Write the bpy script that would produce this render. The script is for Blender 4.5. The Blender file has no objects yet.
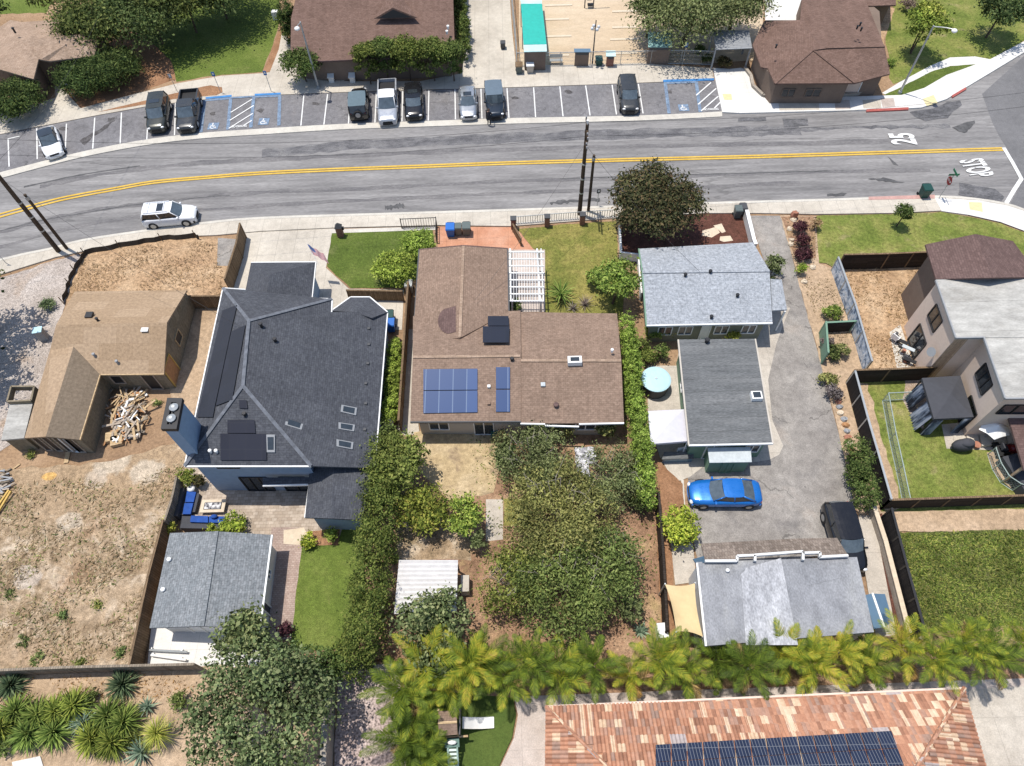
import bpy, math, random
import numpy as np
from mathutils import Vector, Matrix
random.seed(7)
RNG = np.random.default_rng(11)
SC = bpy.context.scene
COL = SC.collection
# ------------------------------------------------------------------ camera model (drone, 44 m up, looking down)
F, CX, CY, NX, NY, H = 709.0, 512.0, 383.0, 524.0, 832.0, 44.0
TILT = math.atan(math.hypot(NX-CX, NY-CY)/F)
ROLL = math.atan2(NX-CX, NY-CY)
VD = Vector((0, math.sin(TILT), -math.cos(TILT)))
_u0 = Vector((0, math.cos(TILT), math.sin(TILT))); _r0 = Vector((1, 0, 0))
VR = _r0*math.cos(ROLL) - _u0*math.sin(ROLL)
VW = -_r0*math.sin(ROLL) - _u0*math.cos(ROLL)
def P(px, py, z=0.0):
    v = VD*F + VR*(px-CX) + VW*(py-CY)
    k = (z-H)/v.z
    return Vector((v.x*k, v.y*k, z))
def mpp(px, py, z=0.0):                       # metres per pixel there
    return (P(px+1, py, z)-P(px, py, z)).length
def heading(a, b, z=0):
    p, q = P(*a, z), P(*b, z)
    return math.atan2(q.y-p.y, q.x-p.x)
# ------------------------------------------------------------------ objects, names, labels
ORG = {}
def tag(o, label=None, cat=None, group=None, kind=None):
    if label: o['label'] = label
    if cat: o['category'] = cat
    if group: o['group'] = group
    if kind: o['kind'] = kind
    return o
def thing(name, label, cat, loc, group=None, rz=0.0):
    o = bpy.data.objects.new(name, None); COL.objects.link(o)
    o.empty_display_size = 0.2
    o.location = loc; o.rotation_euler = (0, 0, rz)
    ORG[o.name] = Vector(loc)
    return tag(o, label, cat, group)
def link(name, me, parent=None):
    o = bpy.data.objects.new(name, me); COL.objects.link(o)
    if parent is not None:
        o.parent = parent
        ORG[o.name] = ORG[parent.name]
    return o
def copy_tree(o, parent=None):
    c = o.copy(); COL.objects.link(c)
    if parent is not None: c.parent = parent
    ORG[c.name] = ORG.get(o.name, Vector((0, 0, 0)))
    for ch in [x for x in KIDS.get(o.name, [])]:
        copy_tree(ch, c)
    return c
KIDS = {}
class MB:
    def __init__(s): s.v = []; s.f = []; s.m = []; s.nrm = {}
    def poly(s, pts, m=0, nrm=None):
        if nrm is not None: s.nrm[len(s.f)] = nrm
        i = len(s.v); s.v += [tuple(p) for p in pts]; s.f.append(tuple(range(i, i+len(pts)))); s.m.append(m)
    def prism(s, pts, z0, z1, m=0, ms=None, bottom=True):
        ms = m if ms is None else ms
        n = len(pts); i = len(s.v)
        s.v += [(p[0], p[1], z0) for p in pts]+[(p[0], p[1], z1) for p in pts]
        a = sum(pts[k][0]*pts[(k+1) % n][1]-pts[(k+1) % n][0]*pts[k][1] for k in range(n))
        for k in range(n):
            q = (i+k, i+(k+1) % n, i+n+(k+1) % n, i+n+k)
            s.f.append(q if a > 0 else q[::-1]); s.m.append(ms)
        t = tuple(range(i+n, i+2*n)); b = tuple(range(i, i+n))
        s.f.append(t if a > 0 else t[::-1]); s.m.append(m)
        if bottom: s.f.append(b[::-1] if a > 0 else b); s.m.append(ms)
    def slab(s, top, t, m=0, ms=None, zb=None):       # sloping slab: top polygon (3D), thickness downwards (or down to zb)
        ms = m if ms is None else ms
        n = len(top); i = len(s.v)
        s.v += [tuple(p) for p in top]+[(p[0], p[1], (p[2]-t) if zb is None else zb) for p in top]
        a = sum(top[k][0]*top[(k+1) % n][1]-top[(k+1) % n][0]*top[k][1] for k in range(n))
        tf = tuple(range(i, i+n)); bf = tuple(range(i+n, i+2*n))
        s.f.append(tf if a > 0 else tf[::-1]); s.m.append(m)
        s.f.append(bf[::-1] if a > 0 else bf); s.m.append(ms)
        for k in range(n):
            q = (i+n+k, i+n+(k+1) % n, i+(k+1) % n, i+k)
            s.f.append(q if a > 0 else q[::-1]); s.m.append(ms)
    def box(s, c, d, rz=0.0, m=0, tilt=None):
        M = Matrix.Rotation(rz, 3, 'Z')
        if tilt: M = M @ Matrix.Rotation(tilt[1], 3, tilt[0])
        i = len(s.v)
        for x, y, z in ((-1,-1,-1),(1,-1,-1),(1,1,-1),(-1,1,-1),(-1,-1,1),(1,-1,1),(1,1,1),(-1,1,1)):
            s.v.append(tuple(Vector(c)+M @ Vector((x*d[0]/2, y*d[1]/2, z*d[2]/2))))
        for q in ((3,2,1,0),(4,5,6,7),(0,1,5,4),(1,2,6,5),(2,3,7,6),(3,0,4,7)):
            s.f.append(tuple(i+k for k in q)); s.m.append(m)
    def beam(s, a, b, w, h, m=0):                       # rectangular beam between two 3D points
        a, b = Vector(a), Vector(b); d = (b-a).normalized()
        side = d.cross(Vector((0, 0, 1)))
        if side.length < 1e-4: side = Vector((1, 0, 0))
        side.normalize(); up = side.cross(d)
        i = len(s.v)
        for p in (a, b):
            for x, y in ((-1,-1),(1,-1),(1,1),(-1,1)):
                s.v.append(tuple(p+side*(x*w/2)+up*(y*h/2)))
        for q in ((3,2,1,0),(4,5,6,7),(0,1,5,4),(1,2,6,5),(2,3,7,6),(3,0,4,7)):
            s.f.append(tuple(i+k for k in q)); s.m.append(m)
    def tube(s, a, b, r0, r1=None, n=8, m=0, caps=True):
        r1 = r0 if r1 is None else r1
        a, b = Vector(a), Vector(b); d = (b-a)
        if d.length < 1e-6: return
        d.normalize(); x = d.orthogonal().normalized(); y = d.cross(x)
        i = len(s.v)
        for p, r in ((a, r0), (b, r1)):
            for k in range(n):
                t = 2*math.pi*k/n; s.v.append(tuple(p+x*(r*math.cos(t))+y*(r*math.sin(t))))
        for k in range(n):
            s.f.append((i+k, i+(k+1) % n, i+n+(k+1) % n, i+n+k)); s.m.append(m)
        if caps:
            s.f.append(tuple(range(i+n-1, i-1, -1))); s.m.append(m)
            s.f.append(tuple(range(i+n, i+2*n))); s.m.append(m)
    def path(s, pts, r, n=6, m=0):
        for a, b in zip(pts, pts[1:]): s.tube(a, b, r, r, n, m)
    def ball(s, c, r, n=10, m=0, jit=0.0):
        rx, ry, rz = r if hasattr(r, '__len__') else (r, r, r)
        i = len(s.v); rows = max(4, n//2)
        for a in range(rows+1):
            ph = math.pi*a/rows
            for k in range(n):
                t = 2*math.pi*k/n; j = 1+random.uniform(-jit, jit)
                s.v.append((c[0]+rx*j*math.sin(ph)*math.cos(t), c[1]+ry*j*math.sin(ph)*math.sin(t), c[2]+rz*j*math.cos(ph)))
        for a in range(rows):
            for k in range(n):
                s.f.append((i+a*n+k, i+(a+1)*n+k, i+(a+1)*n+(k+1) % n, i+a*n+(k+1) % n)); s.m.append(m)
    def loft(s, rings, m=0, caps=True, closed=True):
        n = len(rings[0]); i = len(s.v)
        for r in rings: s.v += [tuple(p) for p in r]
        for a in range(len(rings)-1):
            for k in range(n if closed else n-1):
                s.f.append((i+a*n+k, i+a*n+(k+1) % n, i+(a+1)*n+(k+1) % n, i+(a+1)*n+k)); s.m.append(m)
        if caps:
            s.f.append(tuple(range(i+n-1, i-1, -1))); s.m.append(m)
            j = i+(len(rings)-1)*n
            s.f.append(tuple(range(j, j+n))); s.m.append(m)
    def build(s, name, mats, parent=None, smooth=False, local=False, label=None):
        if not isinstance(mats, (list, tuple)): mats = [mats]
        V = np.array(s.v, float)
        if parent is not None and not local: org = ORG[parent.name]
        elif parent is None and not local: org = Vector(((V[:,0].min()+V[:,0].max())/2, (V[:,1].min()+V[:,1].max())/2, V[:,2].min()))
        else: org = Vector((0, 0, 0))
        V2 = V-np.array(org)
        me = bpy.data.meshes.new(name)
        me.from_pydata(V2.tolist(), [], s.f)
        for q in mats: me.materials.append(q)
        me.polygons.foreach_set('material_index', s.m)
        if smooth: me.polygons.foreach_set('use_smooth', [True]*len(s.f))
        uv = me.uv_layers.new(name='UVMap'); dat = []
        for p in me.polygons:
            n = s.nrm.get(p.index, p.normal)
            if abs(n.z) > 0.995:
                dat += [c for vi in p.vertices for c in (V[vi][0], V[vi][1])]
            else:
                u = Vector((-n.y, n.x, 0)).normalized(); w = n.cross(u)
                for vi in p.vertices:
                    q = V[vi]; dat += [u.x*q[0]+u.y*q[1], w.x*q[0]+w.y*q[1]+w.z*q[2]]
        uv.data.foreach_set('uv', dat)
        me.update()
        o = link(name, me, parent)
        if parent is not None:
            KIDS.setdefault(parent.name, []).append(o)
            if local: ORG[o.name] = Vector((0, 0, 0))
        else:
            o.location = org; ORG[o.name] = org
        if label: o['label'] = label
        return o
def px3(lst, z=None):
    return [P(p[0], p[1], (p[2] if len(p) > 2 else z)) for p in lst]
def inset(poly, d):
    n = len(poly); a = sum(poly[k][0]*poly[(k+1) % n][1]-poly[(k+1) % n][0]*poly[k][1] for k in range(n))
    sg = 1 if a > 0 else -1; out = []
    for k in range(n):
        p0, p1, p2 = Vector(poly[k-1][:2]), Vector(poly[k][:2]), Vector(poly[(k+1) % n][:2])
        e1, e2 = (p1-p0).normalized(), (p2-p1).normalized()
        n1, n2 = Vector((-e1.y, e1.x))*sg, Vector((-e2.y, e2.x))*sg
        den = 1+n1.dot(n2)
        out.append(p1+(n1+n2)*(d/max(den, 0.3)))
    return out
def jitter(pts, step, amp):
    out = []; n = len(pts)
    for k in range(n):
        a, b = pts[k], pts[(k+1) % n]; L = (b-a).length; m = max(1, int(L/step))
        if L > 60: m = 1
        for j in range(m):
            t = j/m; q = a.lerp(b, t)
            out.append(Vector((q.x+random.uniform(-amp, amp), q.y+random.uniform(-amp, amp), q.z)))
    return out
LZ = [0.0]
def sheet(name, pxs, m, jit=0.0, step=0.6, kind='structure', z=None, world=False):
    if z is None: LZ[0] += 0.002
    zz = LZ[0] if z is None else z
    pts = [P(x, y, 0) for x, y in pxs] if not world else [Vector((x, y, 0)) for x, y in pxs]
    if jit: pts = jitter(pts, step, jit)
    mb = MB(); a = sum(pts[k].x*pts[(k+1) % len(pts)].y-pts[(k+1) % len(pts)].x*pts[k].y for k in range(len(pts)))
    if a < 0: pts = pts[::-1]
    mb.poly([(p.x, p.y, zz) for p in pts])
    o = mb.build(name, m); o['kind'] = kind
    return o
def strip(name, line, w, m, z=None, closed=False, kind='structure'):          # ribbon along a pixel polyline, width in metres
    if z is None: LZ[0] += 0.0007
    zz = LZ[0] if z is None else z
    pts = [P(x, y, 0) for x, y in line]; mb = MB(); L = []; R = []
    for k, p in enumerate(pts):
        d = (pts[min(k+1, len(pts)-1)]-pts[max(k-1, 0)]).normalized(); nrm = Vector((-d.y, d.x, 0))*(w/2)
        L.append(p+nrm); R.append(p-nrm)
    for k in range(len(pts)-1):
        mb.poly([(q.x, q.y, zz) for q in (R[k], R[k+1], L[k+1], L[k])])
    o = mb.build(name, m); o['kind'] = kind
    return o
def smooth_line(pts, n=6):
    out = []
    for k in range(len(pts)-1):
        p0 = pts[max(k-1, 0)]; p1 = pts[k]; p2 = pts[k+1]; p3 = pts[min(k+2, len(pts)-1)]
        for j in range(n):
            t = j/n
            out.append(tuple(0.5*((2*p1[i])+(-p0[i]+p2[i])*t+(2*p0[i]-5*p1[i]+4*p2[i]-p3[i])*t*t+(-p0[i]+3*p1[i]-3*p2[i]+p3[i])*t**3) for i in (0, 1)))
    out.append(tuple(pts[-1][:2])); return out
# ------------------------------------------------------------------ materials
def _new(name, rough=0.9, metal=0.0, spec=0.3):
    m = bpy.data.materials.new(name); m.use_nodes = True; nt = m.node_tree
    b = nt.nodes['Principled BSDF']; b.inputs['Roughness'].default_value = rough; b.inputs['Metallic'].default_value = metal
    b.inputs['Specular IOR Level'].default_value = spec
    return m, nt, b
def _coord(nt, coord, stretch):
    if coord == 'P': n = nt.nodes.new('ShaderNodeNewGeometry'); s = n.outputs['Position']
    else: n = nt.nodes.new('ShaderNodeTexCoord'); s = n.outputs['UV' if coord == 'UV' else 'Object']
    mp = nt.nodes.new('ShaderNodeMapping'); mp.inputs['Scale'].default_value = stretch
    nt.links.new(s, mp.inputs['Vector']); return mp.outputs['Vector']
def _noise(nt, vec, scale, detail=6, rough=0.6, dist=0.0):
    n = nt.nodes.new('ShaderNodeTexNoise'); n.inputs['Scale'].default_value = scale; n.inputs['Detail'].default_value = detail
    n.inputs['Roughness'].default_value = rough; n.inputs['Distortion'].default_value = dist
    nt.links.new(vec, n.inputs['Vector']); return n.outputs['Fac']
def _ramp(nt, fac, cols):
    r = nt.nodes.new('ShaderNodeValToRGB'); e = r.color_ramp.elements
    while len(e) < len(cols): e.new(0.5)
    for k, (p, c) in enumerate(cols): e[k].position = p; e[k].color = (*c, 1)
    nt.links.new(fac, r.inputs['Fac']); return r.outputs['Color']
def _mix(nt, a, b, fac, mode='MIX'):
    m = nt.nodes.new('ShaderNodeMixRGB'); m.blend_type = mode
    for s, i in ((fac, 0), (a, 1), (b, 2)):
        if isinstance(s, (int, float)): m.inputs[i].default_value = s
        elif isinstance(s, tuple): m.inputs[i].default_value = (*s, 1)
        else: nt.links.new(s, m.inputs[i])
    return m.outputs[0]
def _bump(nt, b, h, strength, dist=0.05):
    n = nt.nodes.new('ShaderNodeBump'); n.inputs['Strength'].default_value = strength; n.inputs['Distance'].default_value = dist
    nt.links.new(h, n.inputs['Height']); nt.links.new(n.outputs['Normal'], b.inputs['Normal'])
def _math(nt, op, a, b=None):
    n = nt.nodes.new('ShaderNodeMath'); n.operation = op
    for s, i in ((a, 0), (b, 1)):
        if s is None: continue
        if isinstance(s, (int, float)): n.inputs[i].default_value = s
        else: nt.links.new(s, n.inputs[i])
    return n.outputs[0]
def gmat(name, cols, scale=0.5, fine=(9.0, 0.35), grain=None, rough=0.92, coord='P', stretch=(1, 1, 1), bump=0.0, detail=7, dist=0.0, joints=None, spec=0.2, metal=0.0, patches=None, cracks=None, spots=None):
    m, nt, b = _new(name, rough, metal, spec)
    vec = _coord(nt, coord, stretch)
    f = _noise(nt, vec, scale, detail, 0.62, dist)
    c = _ramp(nt, f, cols)
    if patches:                                        # (scale, low, high, colour, amount)
        for sc, lo, hi, pc, am in patches:
            pf = _noise(nt, vec, sc, 5, 0.6, 0.4)
            r = nt.nodes.new('ShaderNodeMapRange'); r.inputs['From Min'].default_value = lo; r.inputs['From Max'].default_value = hi
            r.inputs['To Max'].default_value = am
            nt.links.new(pf, r.inputs['Value']); c = _mix(nt, c, pc, r.outputs[0])
    if spots:                                          # (px, py, radius px x, y, colour, amount, ragged): soil, sand or wear with a ragged outline
        rag = _noise(nt, vec, .9, 7, .65)
        for sx, sy, rx, ry, pc, am, rg in spots:
            p = P(sx, sy); k = mpp(sx, sy)
            vm = nt.nodes.new('ShaderNodeVectorMath'); vm.operation = 'MULTIPLY_ADD'; vm.inputs[1].default_value = (1/(rx*k), 1/(ry*k*1.15), 0); vm.inputs[2].default_value = (-p.x/(rx*k), -p.y/(ry*k*1.15), 0)
            nt.links.new(vec, vm.inputs[0]); ln = nt.nodes.new('ShaderNodeVectorMath'); ln.operation = 'LENGTH'; nt.links.new(vm.outputs[0], ln.inputs[0])
            dd = _math(nt, 'ADD', ln.outputs['Value'], _math(nt, 'MULTIPLY', _math(nt, 'SUBTRACT', rag, .5), rg))
            r = nt.nodes.new('ShaderNodeMapRange'); r.interpolation_type = 'SMOOTHSTEP'; r.inputs['From Min'].default_value = 1.05; r.inputs['From Max'].default_value = .7; r.inputs['To Max'].default_value = am
            nt.links.new(dd, r.inputs['Value']); c = _mix(nt, c, pc, r.outputs[0])
    if fine:
        g = _noise(nt, vec, fine[0], 4, 0.7)
        r = _ramp(nt, g, [(0.3, (1-fine[1],)*3), (0.7, (1+fine[1],)*3)])
        c = _mix(nt, c, r, 1.0, 'MULTIPLY')
        if bump: _bump(nt, b, g, bump)
    if grain:
        g2 = _noise(nt, vec, grain[0], 2, 0.5)
        r = _ramp(nt, g2, [(0.3, (1-grain[1],)*3), (0.7, (1+grain[1],)*3)])
        c = _mix(nt, c, r, 1.0, 'MULTIPLY')
    if cracks:                                         # (scale, width, darkness)
        vo = nt.nodes.new('ShaderNodeTexVoronoi'); vo.feature = 'DISTANCE_TO_EDGE'; vo.inputs['Scale'].default_value = cracks[0]
        ns = nt.nodes.new('ShaderNodeTexNoise'); ns.inputs['Scale'].default_value = 1.2; ns.inputs['Detail'].default_value = 5; nt.links.new(vec, ns.inputs['Vector'])
        va = nt.nodes.new('ShaderNodeVectorMath'); va.operation = 'MULTIPLY_ADD'; va.inputs[1].default_value = (1.6, 1.6, 0)
        nt.links.new(ns.outputs['Color'], va.inputs[0]); nt.links.new(vec, va.inputs[2]); nt.links.new(va.outputs[0], vo.inputs['Vector'])
        ck = _math(nt, 'LESS_THAN', vo.outputs['Distance'], cracks[1]); ck = _math(nt, 'MULTIPLY', ck, _math(nt, 'GREATER_THAN', _noise(nt, vec, .22, 3), .52))
        c = _mix(nt, c, _mix(nt, c, (cracks[2],)*3, 1.0, 'MULTIPLY'), ck)
    if joints:                                         # (period x, period y, width, darkness)
        sep = nt.nodes.new('ShaderNodeSeparateXYZ'); nt.links.new(vec, sep.inputs[0])
        for ax, per in ((0, joints[0]), (1, joints[1])):
            if not per: continue
            t = _math(nt, 'FRACT', _math(nt, 'DIVIDE', sep.outputs[ax], per))
            t = _math(nt, 'LESS_THAN', t, joints[2]/per)
            c = _mix(nt, c, _mix(nt, c, (joints[3],)*3, 1.0, 'MULTIPLY'), t)
    nt.links.new(c, b.inputs['Base Color'])
    return m
def flat(name, c, rough=0.5, metal=0.0, var=0.06, scale=3.0, spec=0.4, coat=0.0):
    m, nt, b = _new(name, rough, metal, spec)
    f = _noise(nt, _coord(nt, 'O', (1, 1, 1)), scale, 4)
    nt.links.new(_ramp(nt, f, [(0.3, tuple(x*(1-var) for x in c)), (0.7, tuple(min(1, x*(1+var)) for x in c))]), b.inputs['Base Color'])
    if coat: b.inputs['Coat Weight'].default_value = coat
    return m
def shingle(name, c1, c2, row=0.16, tab=0.32, mortar=0.6, stain=0.18, grain=0.3, blotch=0.5, rough=0.95, msize=0.012):
    m, nt, b = _new(name, rough, 0, 0.15)
    vec = _coord(nt, 'UV', (1, 1, 1))
    br = nt.nodes.new('ShaderNodeTexBrick')
    for k, v in (('Scale', 1.0), ('Mortar Size', msize), ('Brick Width', tab), ('Row Height', row), ('Bias', 0.0), ('Mortar Smooth', 0.3)):
        br.inputs[k].default_value = v
    br.inputs['Color1'].default_value = (*c1, 1); br.inputs['Color2'].default_value = (*c2, 1)
    br.inputs['Mortar'].default_value = (*[x*mortar for x in c1], 1)
    nt.links.new(vec, br.inputs['Vector'])
    c = br.outputs['Color']
    g = _noise(nt, vec, 4.5, 6, 0.85)
    c = _mix(nt, c, _ramp(nt, g, [(0.32, (1-grain,)*3), (0.68, (1+grain,)*3)]), 1.0, 'MULTIPLY')
    sm = nt.nodes.new('ShaderNodeMapping'); sm.inputs['Scale'].default_value = (1.8, .16, 1); nt.links.new(vec, sm.inputs['Vector'])
    c = _mix(nt, c, _ramp(nt, _noise(nt, sm.outputs[0], 1.0, 5, .6), [(0.3, (1-stain*.8,)*3), (0.7, (1+stain*.8,)*3)]), 1.0, 'MULTIPLY')
    g2 = _noise(nt, vec, blotch, 4, 0.6)
    c = _mix(nt, c, _ramp(nt, g2, [(0.3, (1-stain,)*3), (0.7, (1+stain,)*3)]), 1.0, 'MULTIPLY')
    nt.links.new(c, b.inputs['Base Color']); _bump(nt, b, g, 0.35, 0.03)
    return m
def planks(name, c1, c2, width=0.14, length=3.0, rough=0.9, gap=0.35, vertical=False):
    m, nt, b = _new(name, rough, 0, 0.15)
    vec = _coord(nt, 'UV', (1, 1, 1))
    if vertical:
        mp = nt.nodes.new('ShaderNodeMapping'); mp.inputs['Rotation'].default_value = (0, 0, math.pi/2)
        nt.links.new(vec, mp.inputs['Vector']); vec = mp.outputs['Vector']
    br = nt.nodes.new('ShaderNodeTexBrick')
    for k, v in (('Scale', 1.0), ('Mortar Size', 0.008), ('Brick Width', length), ('Row Height', width), ('Mortar Smooth', 0.1)):
        br.inputs[k].default_value = v
    br.inputs['Color1'].default_value = (*c1, 1); br.inputs['Color2'].default_value = (*c2, 1); br.inputs['Mortar'].default_value = (*[x*gap for x in c1], 1)
    nt.links.new(vec, br.inputs['Vector'])
    g = _noise(nt, vec, 5.0, 6, 0.7)
    c = _mix(nt, br.outputs['Color'], _ramp(nt, g, [(0.3, (0.72,)*3), (0.7, (1.28,)*3)]), 1.0, 'MULTIPLY')
    nt.links.new(c, b.inputs['Base Color']); return m
def leafmat(name, dark, light, tip=None, rough=0.5, trans=0.25, patch=0.5):
    m, nt, b = _new(name, .75, 0, 0.12)
    g = nt.nodes.new('ShaderNodeNewGeometry')
    cols = [(0.0, tuple(x*.6 for x in dark)), (0.22, tuple(x*1.6 for x in dark)), (0.65, tuple(min(.7, x*1.95) for x in light))]
    if tip: tip = tuple(min(.75, x*1.6) for x in tip)
    if tip: cols.append((1.0, tip))
    c = _ramp(nt, g.outputs['Random Per Island'], cols)
    f = _noise(nt, _coord(nt, 'P', (1, 1, 1)), patch, 3)
    c = _mix(nt, c, _ramp(nt, f, [(0.35, (0.72,)*3), (0.65, (1.3,)*3)]), 1.0, 'MULTIPLY')
    oi = nt.nodes.new('ShaderNodeObjectInfo'); c = _mix(nt, c, _ramp(nt, oi.outputs['Random'], [(0, (.82, .9, .95)), (.5, (1, 1, 1)), (1, (1.22, 1.08, .85))]), 1.0, 'MULTIPLY')
    nt.links.new(c, b.inputs['Base Color'])
    t = nt.nodes.new('ShaderNodeBsdfTranslucent'); nt.links.new(c, t.inputs['Color'])
    mx = nt.nodes.new('ShaderNodeMixShader'); mx.inputs[0].default_value = trans
    out = nt.nodes['Material Output']
    nt.links.new(b.outputs[0], mx.inputs[1]); nt.links.new(t.outputs[0], mx.inputs[2]); nt.links.new(mx.outputs[0], out.inputs['Surface'])
    return m
# ------------------------------------------------------------------ camera, sky, sun
cam = bpy.data.cameras.new('camera'); co = bpy.data.objects.new('camera', cam); COL.objects.link(co)
cam.sensor_width = 36; cam.lens = F/1024*36; cam.clip_end = 2000
co.matrix_world = Matrix(((VR.x, -VW.x, -VD.x, 0), (VR.y, -VW.y, -VD.y, 0), (VR.z, -VW.z, -VD.z, H), (0, 0, 0, 1)))
SC.camera = co
EL = math.radians(76.5); SH = Vector((0.85, -0.53))       # shadows fall to the right and slightly towards the camera
w = bpy.data.worlds.new('World'); SC.world = w; w.use_nodes = True
sky = w.node_tree.nodes.new('ShaderNodeTexSky'); sky.sky_type = 'NISHITA'; sky.sun_disc = False
sky.sun_elevation = EL; sky.sun_rotation = math.atan2(-SH.x, -SH.y)
w.node_tree.links.new(sky.outputs[0], w.node_tree.nodes['Background'].inputs[0])
w.node_tree.nodes['Background'].inputs[1].default_value = 0.15
sl = bpy.data.lights.new('sun', 'SUN'); sl.energy = 4.2; sl.angle = math.radians(0.5); sl.color = (1.0, 0.945, 0.865)
so = bpy.data.objects.new('sun', sl); COL.objects.link(so); so.location = (0, 30, 60)
so.rotation_euler = Vector((SH.x*math.cos(EL), SH.y*math.cos(EL), -math.sin(EL))).to_track_quat('-Z', 'Y').to_euler()
vs = SC.view_settings; vs.view_transform = 'Standard'; vs.look = 'None'; vs.gamma = 1; vs.exposure = 0.14; vs.use_curve_mapping = False
# ------------------------------------------------------------------ materials
M = {}
M['dirt'] = gmat('dirt', [(0.25, (.20,.125,.075)), (0.5, (.30,.195,.115)), (0.75, (.38,.26,.165))], 0.25, (5.0, .3), (22, .2), bump=.3)
M['dirt_pale'] = gmat('pale_dirt', [(0.25, (.30,.215,.14)), (0.5, (.40,.29,.19)), (0.75, (.48,.36,.25))], 0.35, (4.0, .28), (20, .2), bump=.3)
M['straw'] = gmat('dry_grass', [(0.3, (.165,.12,.074)), (0.42, (.265,.19,.118)), (0.54, (.35,.262,.173)), (0.7, (.475,.395,.30))], 0.85, (3.2, .34), (14, .28), bump=.5, dist=.8,
    patches=[(.22, .56, .72, (.15,.14,.06), .5), (.6, .6, .75, (.45,.37,.28), .5), (.31, .55, .7, (.28,.16,.09), .45)],
    spots=[(60, 478, 130, 44, (.335,.24,.15), .85, 1.6), (150, 470, 40, 34, (.33,.235,.145), .8, 1.4), (146, 472, 20, 13, (.47,.40,.31), .75, 1.6), (112, 465, 22, 12, (.46,.39,.30), .8, 1.6), (96, 478, 14, 10, (.44,.37,.29), .7, 1.6), (28, 577, 16, 12, (.42,.37,.32), .55, 1.9), (70, 522, 14, 9, (.45,.39,.31), .6, 1.7), (50, 477, 8, 4, (.55,.33,.10), .8, 1.2), (40, 655, 40, 14, (.36,.26,.17), .6, 1.6), (108, 600, 40, 20, (.40,.30,.20), .5, 1.8)])
M['straw2'] = gmat('straw_yard', [(0.25, (.30,.19,.11)), (0.5, (.40,.27,.16)), (0.75, (.48,.355,.23))], 0.4, (3.0, .35), (14, .3), bump=.4, patches=[(.3, .58, .7, (.2,.12,.06), .6)])
M['backyard'] = gmat('backyard_straw', [(0.25, (.34,.25,.145)), (0.5, (.43,.33,.19)), (0.75, (.5,.4,.26))], 0.5, (4.0, .25), (18, .2), patches=[(.9, .55, .68, (.24,.175,.12), .7)])
M['redmulch'] = gmat('leaf_litter_soil', [(0.25, (.17,.10,.062)), (0.5, (.28,.17,.105)), (0.75, (.38,.26,.165))], 0.5, (5.0, .4), (18, .35), bump=.4, patches=[(.4, .55, .68, (.36,.28,.13), .6)])
M['mulch'] = gmat('brown_mulch', [(0.3, (.22,.115,.06)), (0.7, (.33,.185,.105))], 0.8, (8.0, .3), (25, .25), bump=.3)
M['barkmulch'] = gmat('dark_bark_mulch', [(0.3, (.07,.032,.022)), (0.7, (.13,.055,.04))], 1.5, (9.0, .45), (25, .3), bump=.4)
M['gravel'] = gmat('pale_gravel', [(0.25, (.27,.225,.19)), (0.5, (.38,.33,.29)), (0.75, (.48,.43,.39))], 0.3, (4.0, .25), (13, .4), bump=.5, patches=[(.25, .55, .68, (.3,.2,.12), .7)])
M['pinkgravel'] = gmat('pinkish_gravel', [(0.25, (.25,.185,.165)), (0.5, (.36,.285,.26)), (0.75, (.46,.38,.35))], 0.5, (3.0, .2), (8, .6), bump=.6)
M['lawn'] = gmat('lawn_grass', [(0.28, (.075,.108,.02)), (0.5, (.11,.15,.028)), (0.7, (.155,.185,.045))], 0.35, (5.0, .3), (20, .35), bump=.6, patches=[(.28, .55, .72, (.17,.18,.055), .5), (.9, .64, .76, (.24,.2,.09), .4)])
M['lawn_dark'] = gmat('well_watered_lawn', [(0.28, (.06,.09,.016)), (0.5, (.085,.12,.022)), (0.7, (.12,.15,.034))], 0.4, (5.0, .25), (20, .35), bump=.6, patches=[(.7, .58, .7, (.16,.17,.06), .5), (1.2, .64, .74, (.05,.07,.02), .5)])
M['lawn_dry'] = gmat('drying_lawn', [(0.28, (.10,.12,.024)), (0.45, (.165,.165,.04)), (0.62, (.25,.215,.065)), (0.78, (.33,.26,.12))], 0.4, (4.0, .35), (18, .35), bump=.6, dist=.4)
M['lawn_patchy'] = gmat('patchy_lawn', [(0.28, (.09,.125,.022)), (0.45, (.14,.17,.036)), (0.62, (.21,.21,.06)), (0.78, (.33,.28,.14))], 0.42, (4.0, .35), (18, .35), bump=.6, patches=[(.55, .6, .72, (.32,.25,.14), .55), (1.4, .66, .74, (.26,.2,.11), .45)])
M['turf'] = gmat('artificial_turf', [(0.3, (.06,.095,.02)), (0.7, (.09,.125,.028))], 0.8, (6.0, .2), (24, .25), bump=.3)
M['seedgrass'] = gmat('tall_green_grass', [(0.3, (.07,.08,.025)), (0.5, (.10,.11,.035)), (0.7, (.15,.145,.055))], 0.6, (4.0, .4), (11, .6), bump=1.0)
M['road'] = gmat('old_asphalt', [(0.3, (.165,.16,.158)), (0.5, (.222,.214,.209)), (0.7, (.275,.265,.257))], 0.4, (1.6, .16), (16, .18), stretch=(.13, 1.3, 1), spec=.25,
    patches=[(.55, .6, .68, (.12,.117,.118), .45)], cracks=(.12, .005, .75))
M['road_new'] = gmat('newer_asphalt', [(0.3, (.135,.133,.135)), (0.7, (.175,.172,.174))], 0.2, (2.0, .12), (16, .2), spec=.25)
M['tar'] = gmat('tar_patch', [(0.3, (.085,.085,.09)), (0.7, (.15,.147,.15))], 0.5, (2.0, .35), (12, .25), stretch=(.5, 1, 1), spec=.3)
M['seal'] = gmat('crack_sealer', [(0.3, (.07,.07,.072)), (0.7, (.12,.118,.118))], 0.7, (3, .3))
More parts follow.
